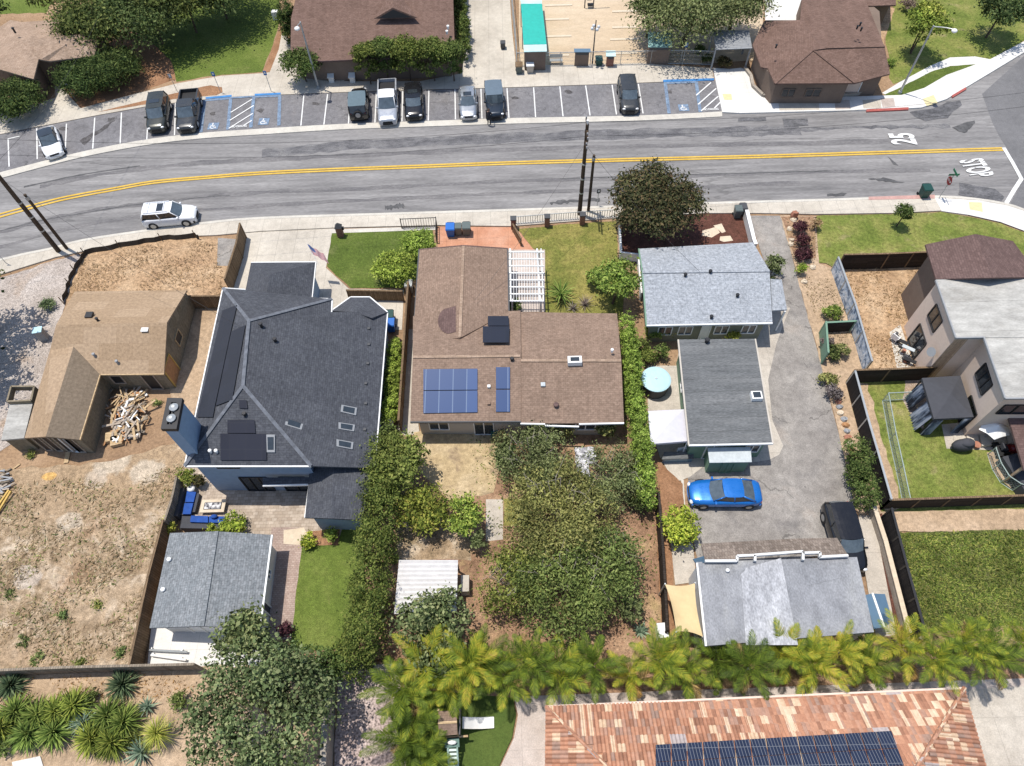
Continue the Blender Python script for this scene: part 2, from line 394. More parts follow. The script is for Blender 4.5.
M['lot'] = gmat('parking_asphalt', [(0.3, (.145,.14,.145)), (0.5, (.18,.175,.18)), (0.7, (.22,.213,.215))], 0.35, (2.5, .18), (18, .2), spec=.25, cracks=(.3, .008, .7), patches=[(.7, .55, .7, (.095,.092,.095), .6), (.4, .6, .75, (.24,.21,.19), .35)])
M['oil'] = gmat('oil_stain', [(0.3, (.06,.055,.055)), (0.7, (.12,.115,.115))], 2.0, (6, .4))
M['drive'] = gmat('weathered_driveway', [(0.28, (.20,.182,.165)), (0.5, (.26,.24,.218)), (0.72, (.32,.297,.268))], 0.3, (1.8, .2), (15, .2), patches=[(.4, .56, .7, (.165,.155,.148), .65), (.3, .6, .75, (.33,.26,.21), .4)], cracks=(.2, .009, .62))
M['conc'] = gmat('concrete', [(0.28, (.40,.36,.30)), (0.5, (.49,.445,.375)), (0.72, (.56,.515,.44))], 0.25, (2.2, .1), (14, .1), joints=(1.5, 0, .035, .74))
M['conc_new'] = gmat('new_concrete', [(0.3, (.60,.585,.55)), (0.7, (.68,.665,.63))], 0.3, (2.2, .05), (14, .06), joints=(1.6, 1.6, .03, .82))
M['gutter'] = gmat('gutter_concrete', [(0.3, (.47,.44,.385)), (0.7, (.57,.54,.475))], 0.3, (2.2, .1), (14, .1))
M['patio'] = gmat('patio_concrete', [(0.28, (.36,.32,.27)), (0.5, (.45,.405,.345)), (0.72, (.52,.475,.41))], 0.35, (2.2, .12), (14, .12), joints=(2.4, 2.4, .03, .78))
M['slab'] = gmat('pinkish_slab', [(0.28, (.40,.335,.29)), (0.5, (.47,.405,.36)), (0.72, (.54,.475,.43))], 0.4, (2.2, .1), (14, .12), joints=(2.6, 1.9, .03, .8))
M['salmon'] = gmat('salmon_driveway', [(0.28, (.42,.19,.11)), (0.5, (.50,.25,.155)), (0.72, (.55,.32,.22))], 0.5, (2.2, .1), (14, .1), joints=(2.6, 2.6, .03, .8))
M['pavers'] = shingle('stone_pavers', (.36,.29,.225), (.47,.395,.32), .22, .33, .7, .15, .15, 1.2)
M['brickpave'] = shingle('brick_path', (.34,.25,.21), (.42,.33,.28), .12, .22, .7, .12, .15)
M['stonelight'] = gmat('pale_flagstone', [(0.3, (.55,.45,.33)), (0.7, (.64,.55,.42))], 0.8, (4, .12))
M['white'] = flat('white_paint', (.78,.78,.76), .5)
M['roadwhite'] = gmat('road_marking_white', [(0.3, (.62,.62,.6)), (0.7, (.74,.74,.72))], 1.0, (6, .12))
M['roadworn'] = gmat('worn_marking_white', [(0.3, (.62,.62,.6)), (0.7, (.74,.74,.72))], 1.0, (6, .12), patches=[(2.2, .56, .62, (.25,.24,.235), .8)], spots=[(979, 181, 14, 7, (.24,.23,.225), .85, 2.6)])
M['roadyellow'] = gmat('road_marking_yellow', [(0.3, (.52,.33,.055)), (0.7, (.62,.42,.09))], 0.6, (5, .15))
M['roadblue'] = gmat('road_marking_blue', [(0.3, (.15,.19,.26)), (0.7, (.19,.27,.37))], 1.6, (4, .35))
M['curbblue'] = flat('kerb_blue', (.05,.20,.45), .7, var=.2)
M['curbred'] = flat('kerb_red', (.36,.09,.075), .7, var=.2)
M['curbpink'] = flat('faded_red_kerb', (.45,.27,.235), .8, var=.15)
M['tactile'] = flat('tactile_yellow', (.62,.54,.30), .7, var=.1)
M['sandcourt'] = gmat('court_sand', [(0.28, (.43,.33,.22)), (0.5, (.51,.40,.275)), (0.72, (.58,.475,.345))], 0.18, (2.0, .08), (14, .1), stretch=(.4, 1, 1), patches=[(.25, .58, .7, (.38,.26,.15), .5)])
M['courtboard'] = flat('bleached_board', (.58,.50,.38), .8)
M['shingle_slate'] = shingle('slate_blue_shingles', (.068,.072,.084), (.090,.095,.107), .145, .33, .75, .1, .38)
M['shingle_brown'] = shingle('brown_shingles', (.218,.152,.113), (.262,.186,.14), .15, .3, .82, .1, .36)
M['shingle_grey'] = shingle('pale_grey_shingles', (.29,.31,.335), (.35,.37,.395), .16, .34, .85, .06, .5)
M['shingle_mid'] = shingle('grey_shingles', (.175,.19,.2), (.235,.247,.257), .15, .3, .72, .08, .45)
M['mansard'] = shingle('weathered_mansard_shakes', (.17,.135,.11), (.25,.205,.17), .3, .16, .7, .2, .4); M['shingle_mid2'] = flat('ridge_shingles', (.13,.14,.16), .95, var=.3)
M['shingle_church'] = shingle('reddish_brown_shingles', (.145,.092,.072), (.188,.122,.098), .16, .32, .8, .12, .25)
M['shingle_plum'] = shingle('plum_brown_shingles', (.115,.075,.068), (.155,.103,.093), .16, .32, .8, .08, .2)
M['shingle_tan'] = shingle('tan_shingles', (.30,.215,.155), (.38,.28,.21), .16, .32, .75, .12, .25)
M['rolled_dark'] = gmat('dark_rolled_roofing', [(0.3, (.10,.105,.108)), (0.5, (.135,.14,.142)), (0.7, (.18,.183,.183))], 0.5, (2.5, .18), (16, .3), coord='UV', stretch=(.25, 1.6, 1), joints=(0, 1.6, .06, .72))
M['rolled_pale'] = gmat('pale_weathered_roofing', [(0.28, (.32,.31,.285)), (0.5, (.40,.39,.36)), (0.72, (.48,.47,.435))], 0.45, (1.8, .15), (12, .1), stretch=(.5, 1.2, 1), joints=(0, 3.0, .07, .8), patches=[(.5, .58, .7, (.28,.265,.235), .6)])
M['rolled_blue'] = gmat('bluish_grey_roofing', [(0.28, (.19,.197,.21)), (0.5, (.245,.25,.262)), (0.72, (.30,.305,.315))], 0.35, (1.5, .2), (12, .14), stretch=(1, .6, 1), patches=[(.3, .56, .68, (.38,.38,.36), .5)])
M['rolled_white'] = gmat('silvery_roof_coating', [(0.3, (.28,.285,.30)), (0.5, (.36,.365,.38)), (0.7, (.46,.465,.48))], 0.8, (3, .25), (12, .15), stretch=(1, .5, 1), dist=.6)
M['plywood'] = planks('plywood_sheathing', (.31,.22,.14), (.37,.27,.18), 1.2, 2.4, gap=.82)
M['plywood2'] = planks('weathered_plywood', (.18,.14,.10), (.21,.165,.12), 1.2, 2.4, gap=.75)
M['osb'] = planks('grey_brown_sheathing', (.19,.16,.11), (.25,.21,.15), .6, 2.4, gap=.7, vertical=True)
M['woodfence'] = planks('brown_fence_boards', (.155,.105,.062), (.225,.155,.095), .14, 3.0, gap=.3, vertical=True)
M['woodgrey'] = planks('weathered_fence_boards', (.2,.165,.125), (.28,.235,.18), .14, 3.0, gap=.3, vertical=True)
M['darkfence'] = planks('dark_stained_fence', (.030,.024,.020), (.05,.04,.033), .14, 3.0, gap=.3)
M['darkslat'] = planks('dark_privacy_slats', (.022,.020,.02), (.036,.032,.030), .09, 3.0, gap=.4, vertical=True)
M['silt'] = flat('black_silt_fabric', (.045,.038,.03), .8, var=.25)
M['bluetarp'] = gmat('faded_blue_tarp', [(0.4, (.12,.17,.25)), (0.48, (.36,.45,.56)), (0.58, (.62,.66,.70))], 1.3, (5, .3), rough=.5, dist=1.5)
M['galv'] = flat('galvanised_steel', (.42,.44,.44), .45, .5)
M['steelgreen'] = flat('pale_green_rail', (.36,.43,.40), .5, .2)
M['black'] = flat('black_metal', (.02,.02,.022), .5)
M['darkgrey'] = flat('dark_grey_paint', (.06,.062,.066), .6)
M['grey'] = flat('grey_paint', (.28,.29,.30), .6)
M['polewood'] = planks('pole_wood', (.075,.052,.035), (.12,.085,.058), .05, 6.0, gap=.6, vertical=True)
M['stucco_blue'] = flat('blue_stucco', (.28,.35,.44), .9, var=.06, spec=.1)
M['stucco_blue2'] = flat('blue_chimney_siding', (.26,.35,.47), .9, var=.06, spec=.1)
M['stucco_tan'] = gmat('tan_stucco', [(0.3, (.64,.51,.42)), (0.7, (.71,.575,.475))], .4, (6, .06))
M['stucco_cream'] = gmat('cream_stucco', [(0.3, (.44,.40,.34)), (0.7, (.52,.475,.41))], .4, (6, .06))
M['stucco_olive'] = gmat('olive_siding', [(0.3, (.20,.20,.15)), (0.7, (.26,.255,.195))], .4, (6, .06))
M['stucco_brown'] = gmat('brown_wall', [(0.3, (.16,.12,.095)), (0.7, (.22,.165,.13))], .4, (6, .08))
M['stucco_white'] = gmat('white_wall', [(0.3, (.6,.6,.58)), (0.7, (.7,.7,.68))], .4, (6, .06))
M['woodside'] = planks('weathered_wood_siding', (.42,.29,.19), (.52,.38,.26), .18, 3.0, gap=.55, vertical=True)
M['brick'] = shingle('red_brick', (.20,.10,.075), (.28,.15,.115), .075, .22, 1.3, .12, .2)
M['block'] = shingle('concrete_block', (.33,.29,.245), (.41,.365,.31), .2, .4, .8, .1, .12)
M['glass'] = flat('window_glass', (.035,.045,.055), .08, var=.2, spec=.6)
M['glass_dark'] = flat('tinted_glass', (.028,.034,.04), .07, var=.15, spec=.9)
M['windshield'] = flat('windscreen_glass', (.085,.11,.13), .1, var=.25, spec=.8)
M['teal'] = flat('teal_canvas', (.02,.38,.31), .7, var=.08)
M['tealpale'] = gmat('pale_teal_canvas', [(0.3, (.42,.62,.60)), (0.7, (.55,.72,.70))], .8, (4, .08))
M['tealold'] = gmat('faded_teal_roof', [(0.3, (.16,.32,.30)), (0.7, (.32,.48,.45))], .8, (4, .2))
M['canvas'] = flat('white_canvas', (.55,.54,.58), .75, var=.04)
M['sail'] = flat('sand_shade_sail', (.60,.46,.25), .85, var=.05)
M['poolcover'] = flat('pale_blue_cover', (.42,.62,.68), .55, var=.05)
M['charcoal'] = flat('charcoal_fabric', (.055,.057,.066), .85, var=.1)
M['bluecushion'] = flat('royal_blue_fabric', (.015,.07,.30), .85, var=.2)
M['binblue'] = flat('blue_plastic', (.02,.13,.45), .45)
M['bingreen'] = flat('dark_green_plastic', (.012,.055,.045), .45)
M['bingrey'] = flat('grey_green_plastic', (.10,.125,.12), .5)
M['greenpaint'] = flat('green_paint', (.16,.27,.19), .7)
M['rust'] = gmat('rusty_white_metal', [(0.3, (.42,.46,.47)), (0.64, (.5,.54,.55)), (0.72, (.22,.12,.08))], 1.6, (5, .1), rough=.6)
M['playgreen'] = flat('dark_green_playset', (.03,.11,.09), .5)
M['palegreen'] = flat('pale_green_slide', (.35,.47,.42), .4)
M['lumber'] = planks('fresh_lumber', (.45,.32,.18), (.55,.41,.25), .1, 2.0, gap=.6)
M['lumbergrey'] = planks('old_lumber', (.34,.28,.22), (.46,.39,.32), .1, 2.0, gap=.6)
M['lumberorange'] = flat('orange_lumber', (.42,.22,.10), .85, var=.2)
M['yellowwood'] = flat('yellow_timber', (.55,.36,.10), .8, var=.12)
M['corrug'] = flat('white_corrugated_metal', (.62,.60,.58), .45, .1, var=.08)
M['bluemetal'] = flat('blue_metal_roof', (.12,.20,.28), .35, .3, var=.06)
M['skin'] = flat('skin', (.38,.22,.15), .6)
M['darkcloth'] = flat('dark_clothing', (.02,.022,.03), .9)
M['hair'] = flat('brown_hair', (.06,.035,.02), .7)
M['tyre'] = flat('tyre_rubber', (.014,.014,.015), .8)
M['rim'] = flat('alloy_rim', (.35,.36,.37), .3, .8)
M['lampglass'] = flat('clear_lens', (.65,.66,.66), .15, spec=.6)
M['taillight'] = flat('red_lens', (.3,.015,.012), .2)
M['trim'] = flat('black_trim', (.015,.015,.016), .6)
M['terracotta'] = flat('terracotta', (.38,.17,.11), .85, var=.15)
M['red'] = flat('red_paint', (.2,.018,.018), .4)
M['signblue'] = flat('sign_blue', (.03,.14,.36), .5)
M['signgreen'] = flat('sign_green', (.02,.14,.07), .5)
M['bark'] = gmat('tree_bark', [(0.3, (.07,.05,.037)), (0.7, (.14,.105,.08))], 2.0, (8, .3), coord='O', stretch=(1, 1, .3))
M['barkpale'] = gmat('pale_branch_bark', [(0.3, (.22,.19,.155)), (0.7, (.33,.29,.245))], 2.0, (8, .25), coord='O', stretch=(1, 1, .3))
def solar(name, cell, line, cw, ch, lw):
    m, nt, b = _new(name, .18, 0, .5)
    vec = _coord(nt, 'UV', (1, 1, 1))
    br = nt.nodes.new('ShaderNodeTexBrick'); br.offset = 0.0
    for k, v in (('Scale', 1.0), ('Mortar Size', lw), ('Brick Width', cw), ('Row Height', ch), ('Mortar Smooth', 0.0)): br.inputs[k].default_value = v
    br.inputs['Color1'].default_value = (*cell, 1); br.inputs['Color2'].default_value = (*[x*1.25 for x in cell], 1); br.inputs['Mortar'].default_value = (*line, 1)
    nt.links.new(vec, br.inputs['Vector']); nt.links.new(br.outputs['Color'], b.inputs['Base Color'])
    nt.links.new(_ramp(nt, br.outputs['Fac'], [(0, (.38,)*3), (1, (.5,)*3)]), b.inputs['Roughness'])
    return m
M['solarblack'] = solar('black_solar_cells', (.014,.015,.024), (.018,.019,.028), 1.0, 1.65, .012)
M['solarblue'] = solar('blue_solar_collector', (.028,.062,.16), (.15,.2,.3), .93, 40.0, .03); M['solarblue'].node_tree.nodes['Principled BSDF'].inputs['Specular IOR Level'].default_value = .12
M['solarnavy'] = solar('navy_solar_cells', (.012,.018,.042), (.16,.17,.19), .16, .99, .012)
def tilemat():
    m, nt, b = _new('clay_roof_tiles', .8, 0, .2)
    vec = _coord(nt, 'UV', (1, 1, 1))
    def cell(sx, sy, ox=0.0):
        mp = nt.nodes.new('ShaderNodeMapping'); mp.inputs['Scale'].default_value = (1/sx, 1/sy, 1); mp.inputs['Location'].default_value = (ox, 0, 0)
        nt.links.new(vec, mp.inputs['Vector'])
        fl = nt.nodes.new('ShaderNodeVectorMath'); fl.operation = 'FLOOR'; nt.links.new(mp.outputs[0], fl.inputs[0])
        ad = nt.nodes.new('ShaderNodeVectorMath'); ad.operation = 'ADD'; ad.inputs[1].default_value = (.5, .5, .5); nt.links.new(fl.outputs[0], ad.inputs[0])
        wn = nt.nodes.new('ShaderNodeTexWhiteNoise'); nt.links.new(ad.outputs[0], wn.inputs['Vector']); return wn.outputs['Value']
    c = _ramp(nt, cell(.2, .45), [(0, (.27,.135,.085)), (.3, (.40,.195,.12)), (.6, (.48,.245,.15)), (.85, (.41,.235,.165)), (1, (.30,.2,.155))])
    t = _math(nt, 'MAXIMUM', _math(nt, 'GREATER_THAN', cell(.4, .45), .92), _math(nt, 'GREATER_THAN', cell(.2, .9, .37), .91))
    c = _mix(nt, c, _ramp(nt, cell(.2, .45), [(0, (.58,.41,.27)), (1, (.66,.51,.36))]), t)
    t2 = _math(nt, 'GREATER_THAN', cell(.8, .9, .37), .97); c = _mix(nt, c, (.42,.36,.34), t2)
    sep = nt.nodes.new('ShaderNodeSeparateXYZ'); nt.links.new(vec, sep.inputs[0])
    fx = _math(nt, 'FRACT', _math(nt, 'DIVIDE', sep.outputs[0], .2))
    h = _math(nt, 'SINE', _math(nt, 'MULTIPLY', fx, math.pi))
    fy = _math(nt, 'FRACT', _math(nt, 'DIVIDE', sep.outputs[1], .45))
    hh = _math(nt, 'SUBTRACT', _math(nt, 'POWER', h, .6), _math(nt, 'MULTIPLY', fy, .3))
    g = _noise(nt, vec, 5.0, 5, .7)
    c = _mix(nt, c, _ramp(nt, g, [(0.3, (.8,)*3), (0.7, (1.2,)*3)]), 1.0, 'MULTIPLY')
    nt.links.new(c, b.inputs['Base Color']); _bump(nt, b, hh, .35, .05)
    return m
M['claytile'] = tilemat()
L = {}
L['dark'] = leafmat('dark_tree_leaves', (.02,.034,.011), (.06,.082,.026), (.12,.14,.05))
L['juniper'] = leafmat('juniper_needles', (.02,.036,.012), (.055,.078,.022), (.11,.135,.04))
L['street'] = leafmat('reddish_green_leaves', (.03,.034,.015), (.075,.07,.028), (.14,.085,.045))
L['olive'] = leafmat('grey_olive_leaves', (.055,.068,.025), (.13,.145,.055), (.22,.225,.10))
L['olivegreen'] = leafmat('olive_green_leaves', (.045,.064,.018), (.10,.132,.036), (.18,.205,.07))
L['fresh'] = leafmat('fresh_green_leaves', (.055,.09,.018), (.14,.19,.036), (.24,.27,.07))
L['bright'] = leafmat('bright_green_leaves', (.08,.125,.018), (.20,.25,.036), (.33,.35,.07))
L['yellow'] = leafmat('yellow_green_leaves', (.10,.12,.02), (.25,.26,.045), (.42,.36,.09))
L['citrus'] = leafmat('citrus_leaves', (.055,.082,.018), (.13,.165,.036), (.22,.215,.06))
L['hedge'] = leafmat('clipped_hedge_leaves', (.035,.058,.014), (.08,.108,.03), (.13,.15,.045))
L['lime'] = leafmat('lime_hedge_leaves', (.085,.125,.02), (.2,.255,.042), (.3,.33,.08))
L['fig'] = leafmat('large_fig_leaves', (.05,.066,.024), (.115,.14,.056), (.24,.24,.11))
L['palm'] = leafmat('palm_fronds', (.05,.075,.012), (.19,.23,.024), (.42,.37,.04), patch=.35)
L['deadfrond'] = leafmat('dead_frond', (.12,.08,.03), (.2,.135,.05), (.28,.2,.08))
L['aloe'] = leafmat('aloe_leaves', (.045,.07,.014), (.115,.155,.032), (.19,.215,.055))
L['agave'] = leafmat('dark_agave_leaves', (0.031,0.054,0.028), (0.078,0.109,0.054), (0.124,0.155,0.085))
L['blueagave'] = leafmat('blue_green_leaves', (.06,.09,.06), (.12,.16,.105), (.19,.23,.16))
L['maroon'] = leafmat('maroon_leaves', (0.028,0.011,0.014), (0.070,0.026,0.031), (0.116,0.046,0.046))
L['purple'] = leafmat('purple_grey_leaves', (0.078,0.062,0.062), (0.155,0.132,0.124), (0.217,0.186,0.171))
L['dry'] = leafmat('dry_stalks', (.19,.125,.065), (.2,.14,.075), (.2,.15,.085), trans=.1)
L['straw'] = leafmat('pale_straw_stalks', (.25,.18,.10), (.27,.21,.13), (.32,.27,.18), trans=.1)
L['weed'] = leafmat('weed_leaves', (0.062,0.093,0.028), (0.139,0.171,0.054), (0.232,0.232,0.093))
L['grassblade'] = leafmat('long_grass_blades', (0.062,0.101,0.022), (0.132,0.171,0.039), (0.248,0.240,0.078))
def palmmat():
    m, nt, b = _new('palm_leaflets', .6, 0, .2)
    f = _noise(nt, _coord(nt, 'P', (1, 1, 1)), 1.3, 4, .65)
    g = nt.nodes.new('ShaderNodeNewGeometry'); oi = nt.nodes.new('ShaderNodeObjectInfo')
    v = _math(nt, 'ADD', _math(nt, 'MULTIPLY', f, .9), _math(nt, 'ADD', _math(nt, 'MULTIPLY', _math(nt, 'SUBTRACT', g.outputs['Random Per Island'], .5), .22), _math(nt, 'MULTIPLY', _math(nt, 'SUBTRACT', oi.outputs['Random'], .5), .28)))
    c = _ramp(nt, v, [(.2, (.05,.08,.012)), (.39, (.13,.19,.024)), (.53, (.26,.31,.033)), (.67, (.48,.43,.047)), (.85, (.48,.33,.10))])
    nt.links.new(c, b.inputs['Base Color'])
    t = nt.nodes.new('ShaderNodeBsdfTranslucent'); nt.links.new(c, t.inputs['Color']); mx = nt.nodes.new('ShaderNodeMixShader'); mx.inputs[0].default_value = .3
    nt.links.new(b.outputs[0], mx.inputs[1]); nt.links.new(t.outputs[0], mx.inputs[2]); nt.links.new(mx.outputs[0], nt.nodes['Material Output'].inputs['Surface']); return m
L['palm'] = palmmat()
# ------------------------------------------------------------------ the ground, road, pavements and yards
g = MB(); g.poly([(-300, -200, 0), (300, -200, 0), (300, 420, 0), (-300, 420, 0)]); o = g.build('ground', M['dirt']); o['kind'] = 'structure'
KN = [(-260, 262), (-120, 212), (0, 178), (60, 161), (102, 151), (153, 142), (204, 136), (260, 132), (340, 127.5), (425, 124.5), (510, 121.5), (600, 119.5), (721, 115.5), (740, 116), (820, 114), (879, 112.7), (921, 110.5), (946, 102), (971, 87), (1024, 55), (1100, 5), (1180, -60)]
KS = [(1250, 330), (1150, 265), (1080, 232), (1024, 210), (1007, 204.5), (979, 199.5), (935, 196.5), (850, 199), (760, 201.7), (704, 203.2), (612, 206.6), (510, 210), (380, 214), (260, 218), (200, 223.5), (143, 231), (84, 240), (51, 248.6), (0, 260), (-120, 295), (-260, 352)]
sheet('road', [(x, y-4) for x, y in smooth_line(KN, 4)]+smooth_line(KS, 4), M['road'])
sheet('cross_road', [(982, 94), (987, 108), (992, 122), (999, 136), (1006, 147), (1023, 180), (1009, 206), (1024, 211), (1150, 266), (1250, 331), (1400, 200), (1250, -60), (1180, -60), (1100, 5), (1024, 56)], M['road_new'])
# resurfaced bands, tyre-dark bands and sealed cracks along the road
def band(pts, wpx, m, name='asphalt_patch', amp=.12):
    ctr = [P(x, y) for x, y in smooth_line(pts, 8)]
    up, dn = [], []
    for k, p in enumerate(ctr):
        d = (ctr[min(k+1, len(ctr)-1)]-ctr[max(k-1, 0)]).normalized(); nn = Vector((-d.y, d.x, 0))*wpx/2
        up.append(p+nn*(1+random.uniform(-amp, amp))); dn.append(p-nn*(1+random.uniform(-amp, amp)))
    LZ[0] += .0015
    mb = MB()
    for k in range(len(ctr)-1): mb.poly([(q.x, q.y, LZ[0]) for q in (dn[k], dn[k+1], up[k+1], up[k])])
    o = mb.build(name, m); o['kind'] = 'structure'
M['tarwear'] = gmat('worn_tar_band', [(0.38, (.10,.098,.103)), (0.52, (.15,.147,.15)), (0.64, (.19,.185,.182))], 0.9, (3.5, .25), (14, .2), stretch=(.5, 1.3, 1), spec=.25)
M['wear2'] = gmat('dark_wheel_track', [(0.38, (.135,.13,.132)), (0.55, (.175,.168,.166)), (0.7, (.2,.19,.186))], 0.8, (3.5, .2), (14, .18), stretch=(.25, 1.3, 1), spec=.25)
band([(262, 154), (330, 147), (420, 142), (510, 138), (600, 135), (680, 132), (760, 131), (800, 130)], 1.35, M['tarwear'], amp=.25)
band([(800, 130), (860, 127), (900, 127), (950, 126)], .5, M['tarwear'], amp=.6)
band([(40, 186), (110, 173), (200, 163), (300, 158), (420, 152.5), (520, 149), (640, 146), (760, 144), (900, 141)], .55, M['wear2'], amp=.5)
band([(0, 232), (60, 217), (140, 204), (250, 193), (400, 186.5), (520, 181), (640, 178), (800, 172), (930, 170)], .5, M['wear2'], amp=.5)
band([(0, 247), (80, 226), (160, 214), (260, 206), (400, 198.5), (520, 193), (640, 189), (800, 183)], .45, M['wear2'], amp=.5)
band([(0, 231), (40, 221), (90, 212), (150, 203), (230, 195)], .12, M['seal'], 'sealed_crack', .5)
band([(560, 179), (640, 176), (760, 173), (830, 171)], .12, M['seal'], 'sealed_crack', .5)
band([(24, 187), (80, 175), (140, 166)], .16, M['seal'], 'sealed_crack', .5)
band([(385, 208), (398, 206.5), (404, 205)], .5, M['seal'], 'sealed_crack', .8)
band([(550, 203), (570, 201.5), (600, 200)], .35, M['seal'], 'sealed_crack', .8)
for q in ([(910, 112), (935, 108), (947, 102), (960, 101), (962, 105), (953, 112), (948, 118), (925, 121), (915, 117)], [(782, 119), (807, 118.5), (808, 126), (784, 127)], [(738, 118), (766, 117.5), (766, 121), (738, 121.5)], [(959, 183), (995, 189), (1004, 197), (1000, 203), (958, 195)]):
    sheet('asphalt_patch', q, M['tar'], .05)
for q in ([(952, 128), (966, 122), (975, 121), (972, 127), (965, 133), (958, 131)], [(888, 156), (892, 160), (899, 166), (893, 164)], [(868, 179), (884, 178), (905, 183), (886, 182)], [(826, 194), (846, 193), (844, 196), (828, 196.5)]):
    sheet('tar_stain', q, M['seal'], .08, .3)
# kerbside parking bay
LOTN = [(-60, 150), (0, 135), (40, 127), (97, 116), (153, 106), (224, 98), (250, 96.5), (340, 93), (420, 90.5), (510, 88), (600, 85), (663, 82.5), (714, 81), (724, 80.5)]
LOTS = [(732, 112), (722, 112), (640, 116), (510, 118.6), (425, 121.6), (340, 124.6), (260, 129.3), (204, 133.2), (153, 139), (102, 148), (60, 157.5), (0, 173), (-60, 190)]
sheet('parking_bay', LOTN+LOTS, M['lot'])
for k in range(13):                       # dark drips where engines stand
    x = 60+k*51+random.uniform(-6, 6); y = np.interp(x, [p[0] for p in LOTN], [p[1] for p in LOTN])+random.uniform(6, 16)
    sheet('oil_stain', [(x+random.uniform(2, 6)*math.cos(t), y+random.uniform(1.2, 3)*math.sin(t)) for t in np.linspace(0, 2*math.pi, 9)[:-1]], M['oil'], .06, .2, z=LZ[0]+.002)
sheet('oil_stain', [(80, 141), (88, 136), (99, 130), (108, 124), (112, 121), (110, 126), (103, 132), (95, 136), (90, 141), (84, 146)], M['oil'], .08, .3, z=LZ[0]+.0035)
gut = MB(); a = [P(x, y) for x, y in smooth_line([(-60, 190), (0, 173), (60, 157.5), (102, 148), (153, 139), (204, 133.2), (260, 129.3), (340, 124.6), (425, 121.6), (510, 118.6), (640, 116), (722, 112)], 3)]
b = [P(x, y) for x, y in smooth_line([(-60, 196), (0, 179), (60, 163), (102, 153.5), (153, 144.5), (204, 138.7), (260, 135), (340, 130), (425, 127), (510, 124.2), (640, 121), (722, 117)], 3)]
for k in range(len(a)-1): gut.slab([(q.x, q.y, .07) for q in (b[k], b[k+1], a[k+1], a[k])], .06)
o = gut.build('gutter', M['gutter']); o['kind'] = 'structure'
LZR = LZ[0]+.006; LZ[0] = 0.0
def raised(name, pxs, m, z1=.12, jit=0):
    pts = [P(x, y) for x, y in pxs]
    mb = MB(); mb.prism([(p.x, p.y) for p in pts], -.02, z1, bottom=False); o = mb.build(name, m); o['kind'] = 'structure'; return o
def inner(lst, d):                         # shift a pixel kerb line inwards by d px
    return [(x, y+d) for x, y in lst]
ks = [p for p in KS if -130 < p[0] < 1200][::-1]
raised('kerb', smooth_line(ks, 3)+inner(smooth_line(ks, 3), 2.2)[::-1], M['gutter'], .135)
SWS = [(1150, 300), (1080, 258), (1024, 232), (1000, 223), (968, 215.8), (940, 211.5), (898, 213.8), (815, 215), (760, 212+2), (704, 214), (612, 219), (510, 227), (438, 226), (335, 228.5), (260, 232), (216, 236), (163, 238), (84, 252), (56, 258), (0, 275.5), (-120, 312)]
raised('pavement', inner(smooth_line(ks, 3), 2.2)+SWS, M['conc'], .12)
raised('pavement', [(934, 198.7), (979, 201.7), (1007, 206.7), (1024, 212.2), (1080, 234), (1150, 267), (1150, 300), (1080, 258), (1024, 232), (1000, 223), (968, 215.8), (941, 212)], M['conc_new'], .124)
sheet('tactile_paving', [(968, 203), (981, 203.5), (982, 213), (969, 210.5)], M['tactile'], z=.128)
# far pavement and plaza
PAVN = [(-60, 128), (0, 112), (40, 104), (56, 98), (55, 84), (58, 80), (66, 92), (81, 109), (130, 96), (178, 84), (222, 76.4), (262, 74), (270, 73), (279, 50), (282, 34), (291, 40), (300, 62), (330, 70), (345, 82), (420, 82), (462, 74), (466, 30), (462, -60), (506, -60), (512, 30), (516, 66), (560, 66), (640, 64), (712, 68.8)]
sheet('pavement', PAVN+[(714, 81), (663, 82.5), (600, 85), (510, 88), (420, 90.5), (340, 93), (250, 96.5), (224, 98), (153, 106), (97, 116), (40, 127), (0, 135), (-60, 150)], M['conc'], z=.085)
sheet('mulch_bed', [(97, 113), (120, 107), (148, 101), (178, 93), (211, 86), (222, 88), (223, 93), (217, 96), (180, 99), (148, 105)], M['mulch'], .05, z=.09)
sheet('mulch_bed', [(66, 92), (70, 99), (82, 108), (100, 104), (125, 97), (150, 88), (178, 79), (196, 74), (196, 30), (120, 20), (80, 60), (60, 80)], M['mulch'], .1)
BULB = [(712.6, 68.8), (729, 70), (740.6, 68.8), (747, 71), (751, 79), (753, 88), (762, 97), (790, 99), (851, 97.5), (901, 96), (923.6, 89), (946, 76), (990, 60), (1024, 42), (1100, -12), (1160, -60), (1180, -60), (1100, 3), (1024, 53), (971, 85), (946, 100), (921, 108.5), (879, 110.7), (820, 112), (740, 114), (722, 113)]
raised('pavement', BULB, M['conc_new'], .12)
for q, m in (([(778, 102.5), (818, 101.5), (819, 110.8), (779, 111.5)], M['conc']), ([(834, 101.5), (849, 101), (850, 110), (835, 110.5)], M['slab']), ([(880, 99.5), (893, 99), (895, 108), (882, 108.5)], M['slab']), ([(862, 101), (880, 100), (881, 109), (863, 109.5)], M['conc'])):
    sheet('pavement', q, m, z=.1245)
for q, m, nm in (([(866, 110.3), (908, 108.3), (908, 110.6), (866, 112.6)], M['curbred'], 'red_kerb_paint'), ([(951, 96.5), (965, 88.3), (966, 90), (952, 98.5)], M['curbred'], 'red_kerb_paint')):
    raised(nm, q, m, .128)
raised('red_kerb_paint', [(868, 197.9), (934, 195.8), (934, 199.5), (868, 201)], M['curbpink'], .139)
sheet('tactile_paving', [(922, 100), (933, 96), (937, 104), (926, 107)], M['tactile'], z=.1255)
sheet('tactile_paving', [(722, 95), (731, 95), (732, 101), (724, 101)], M['tactile'], z=.1255)
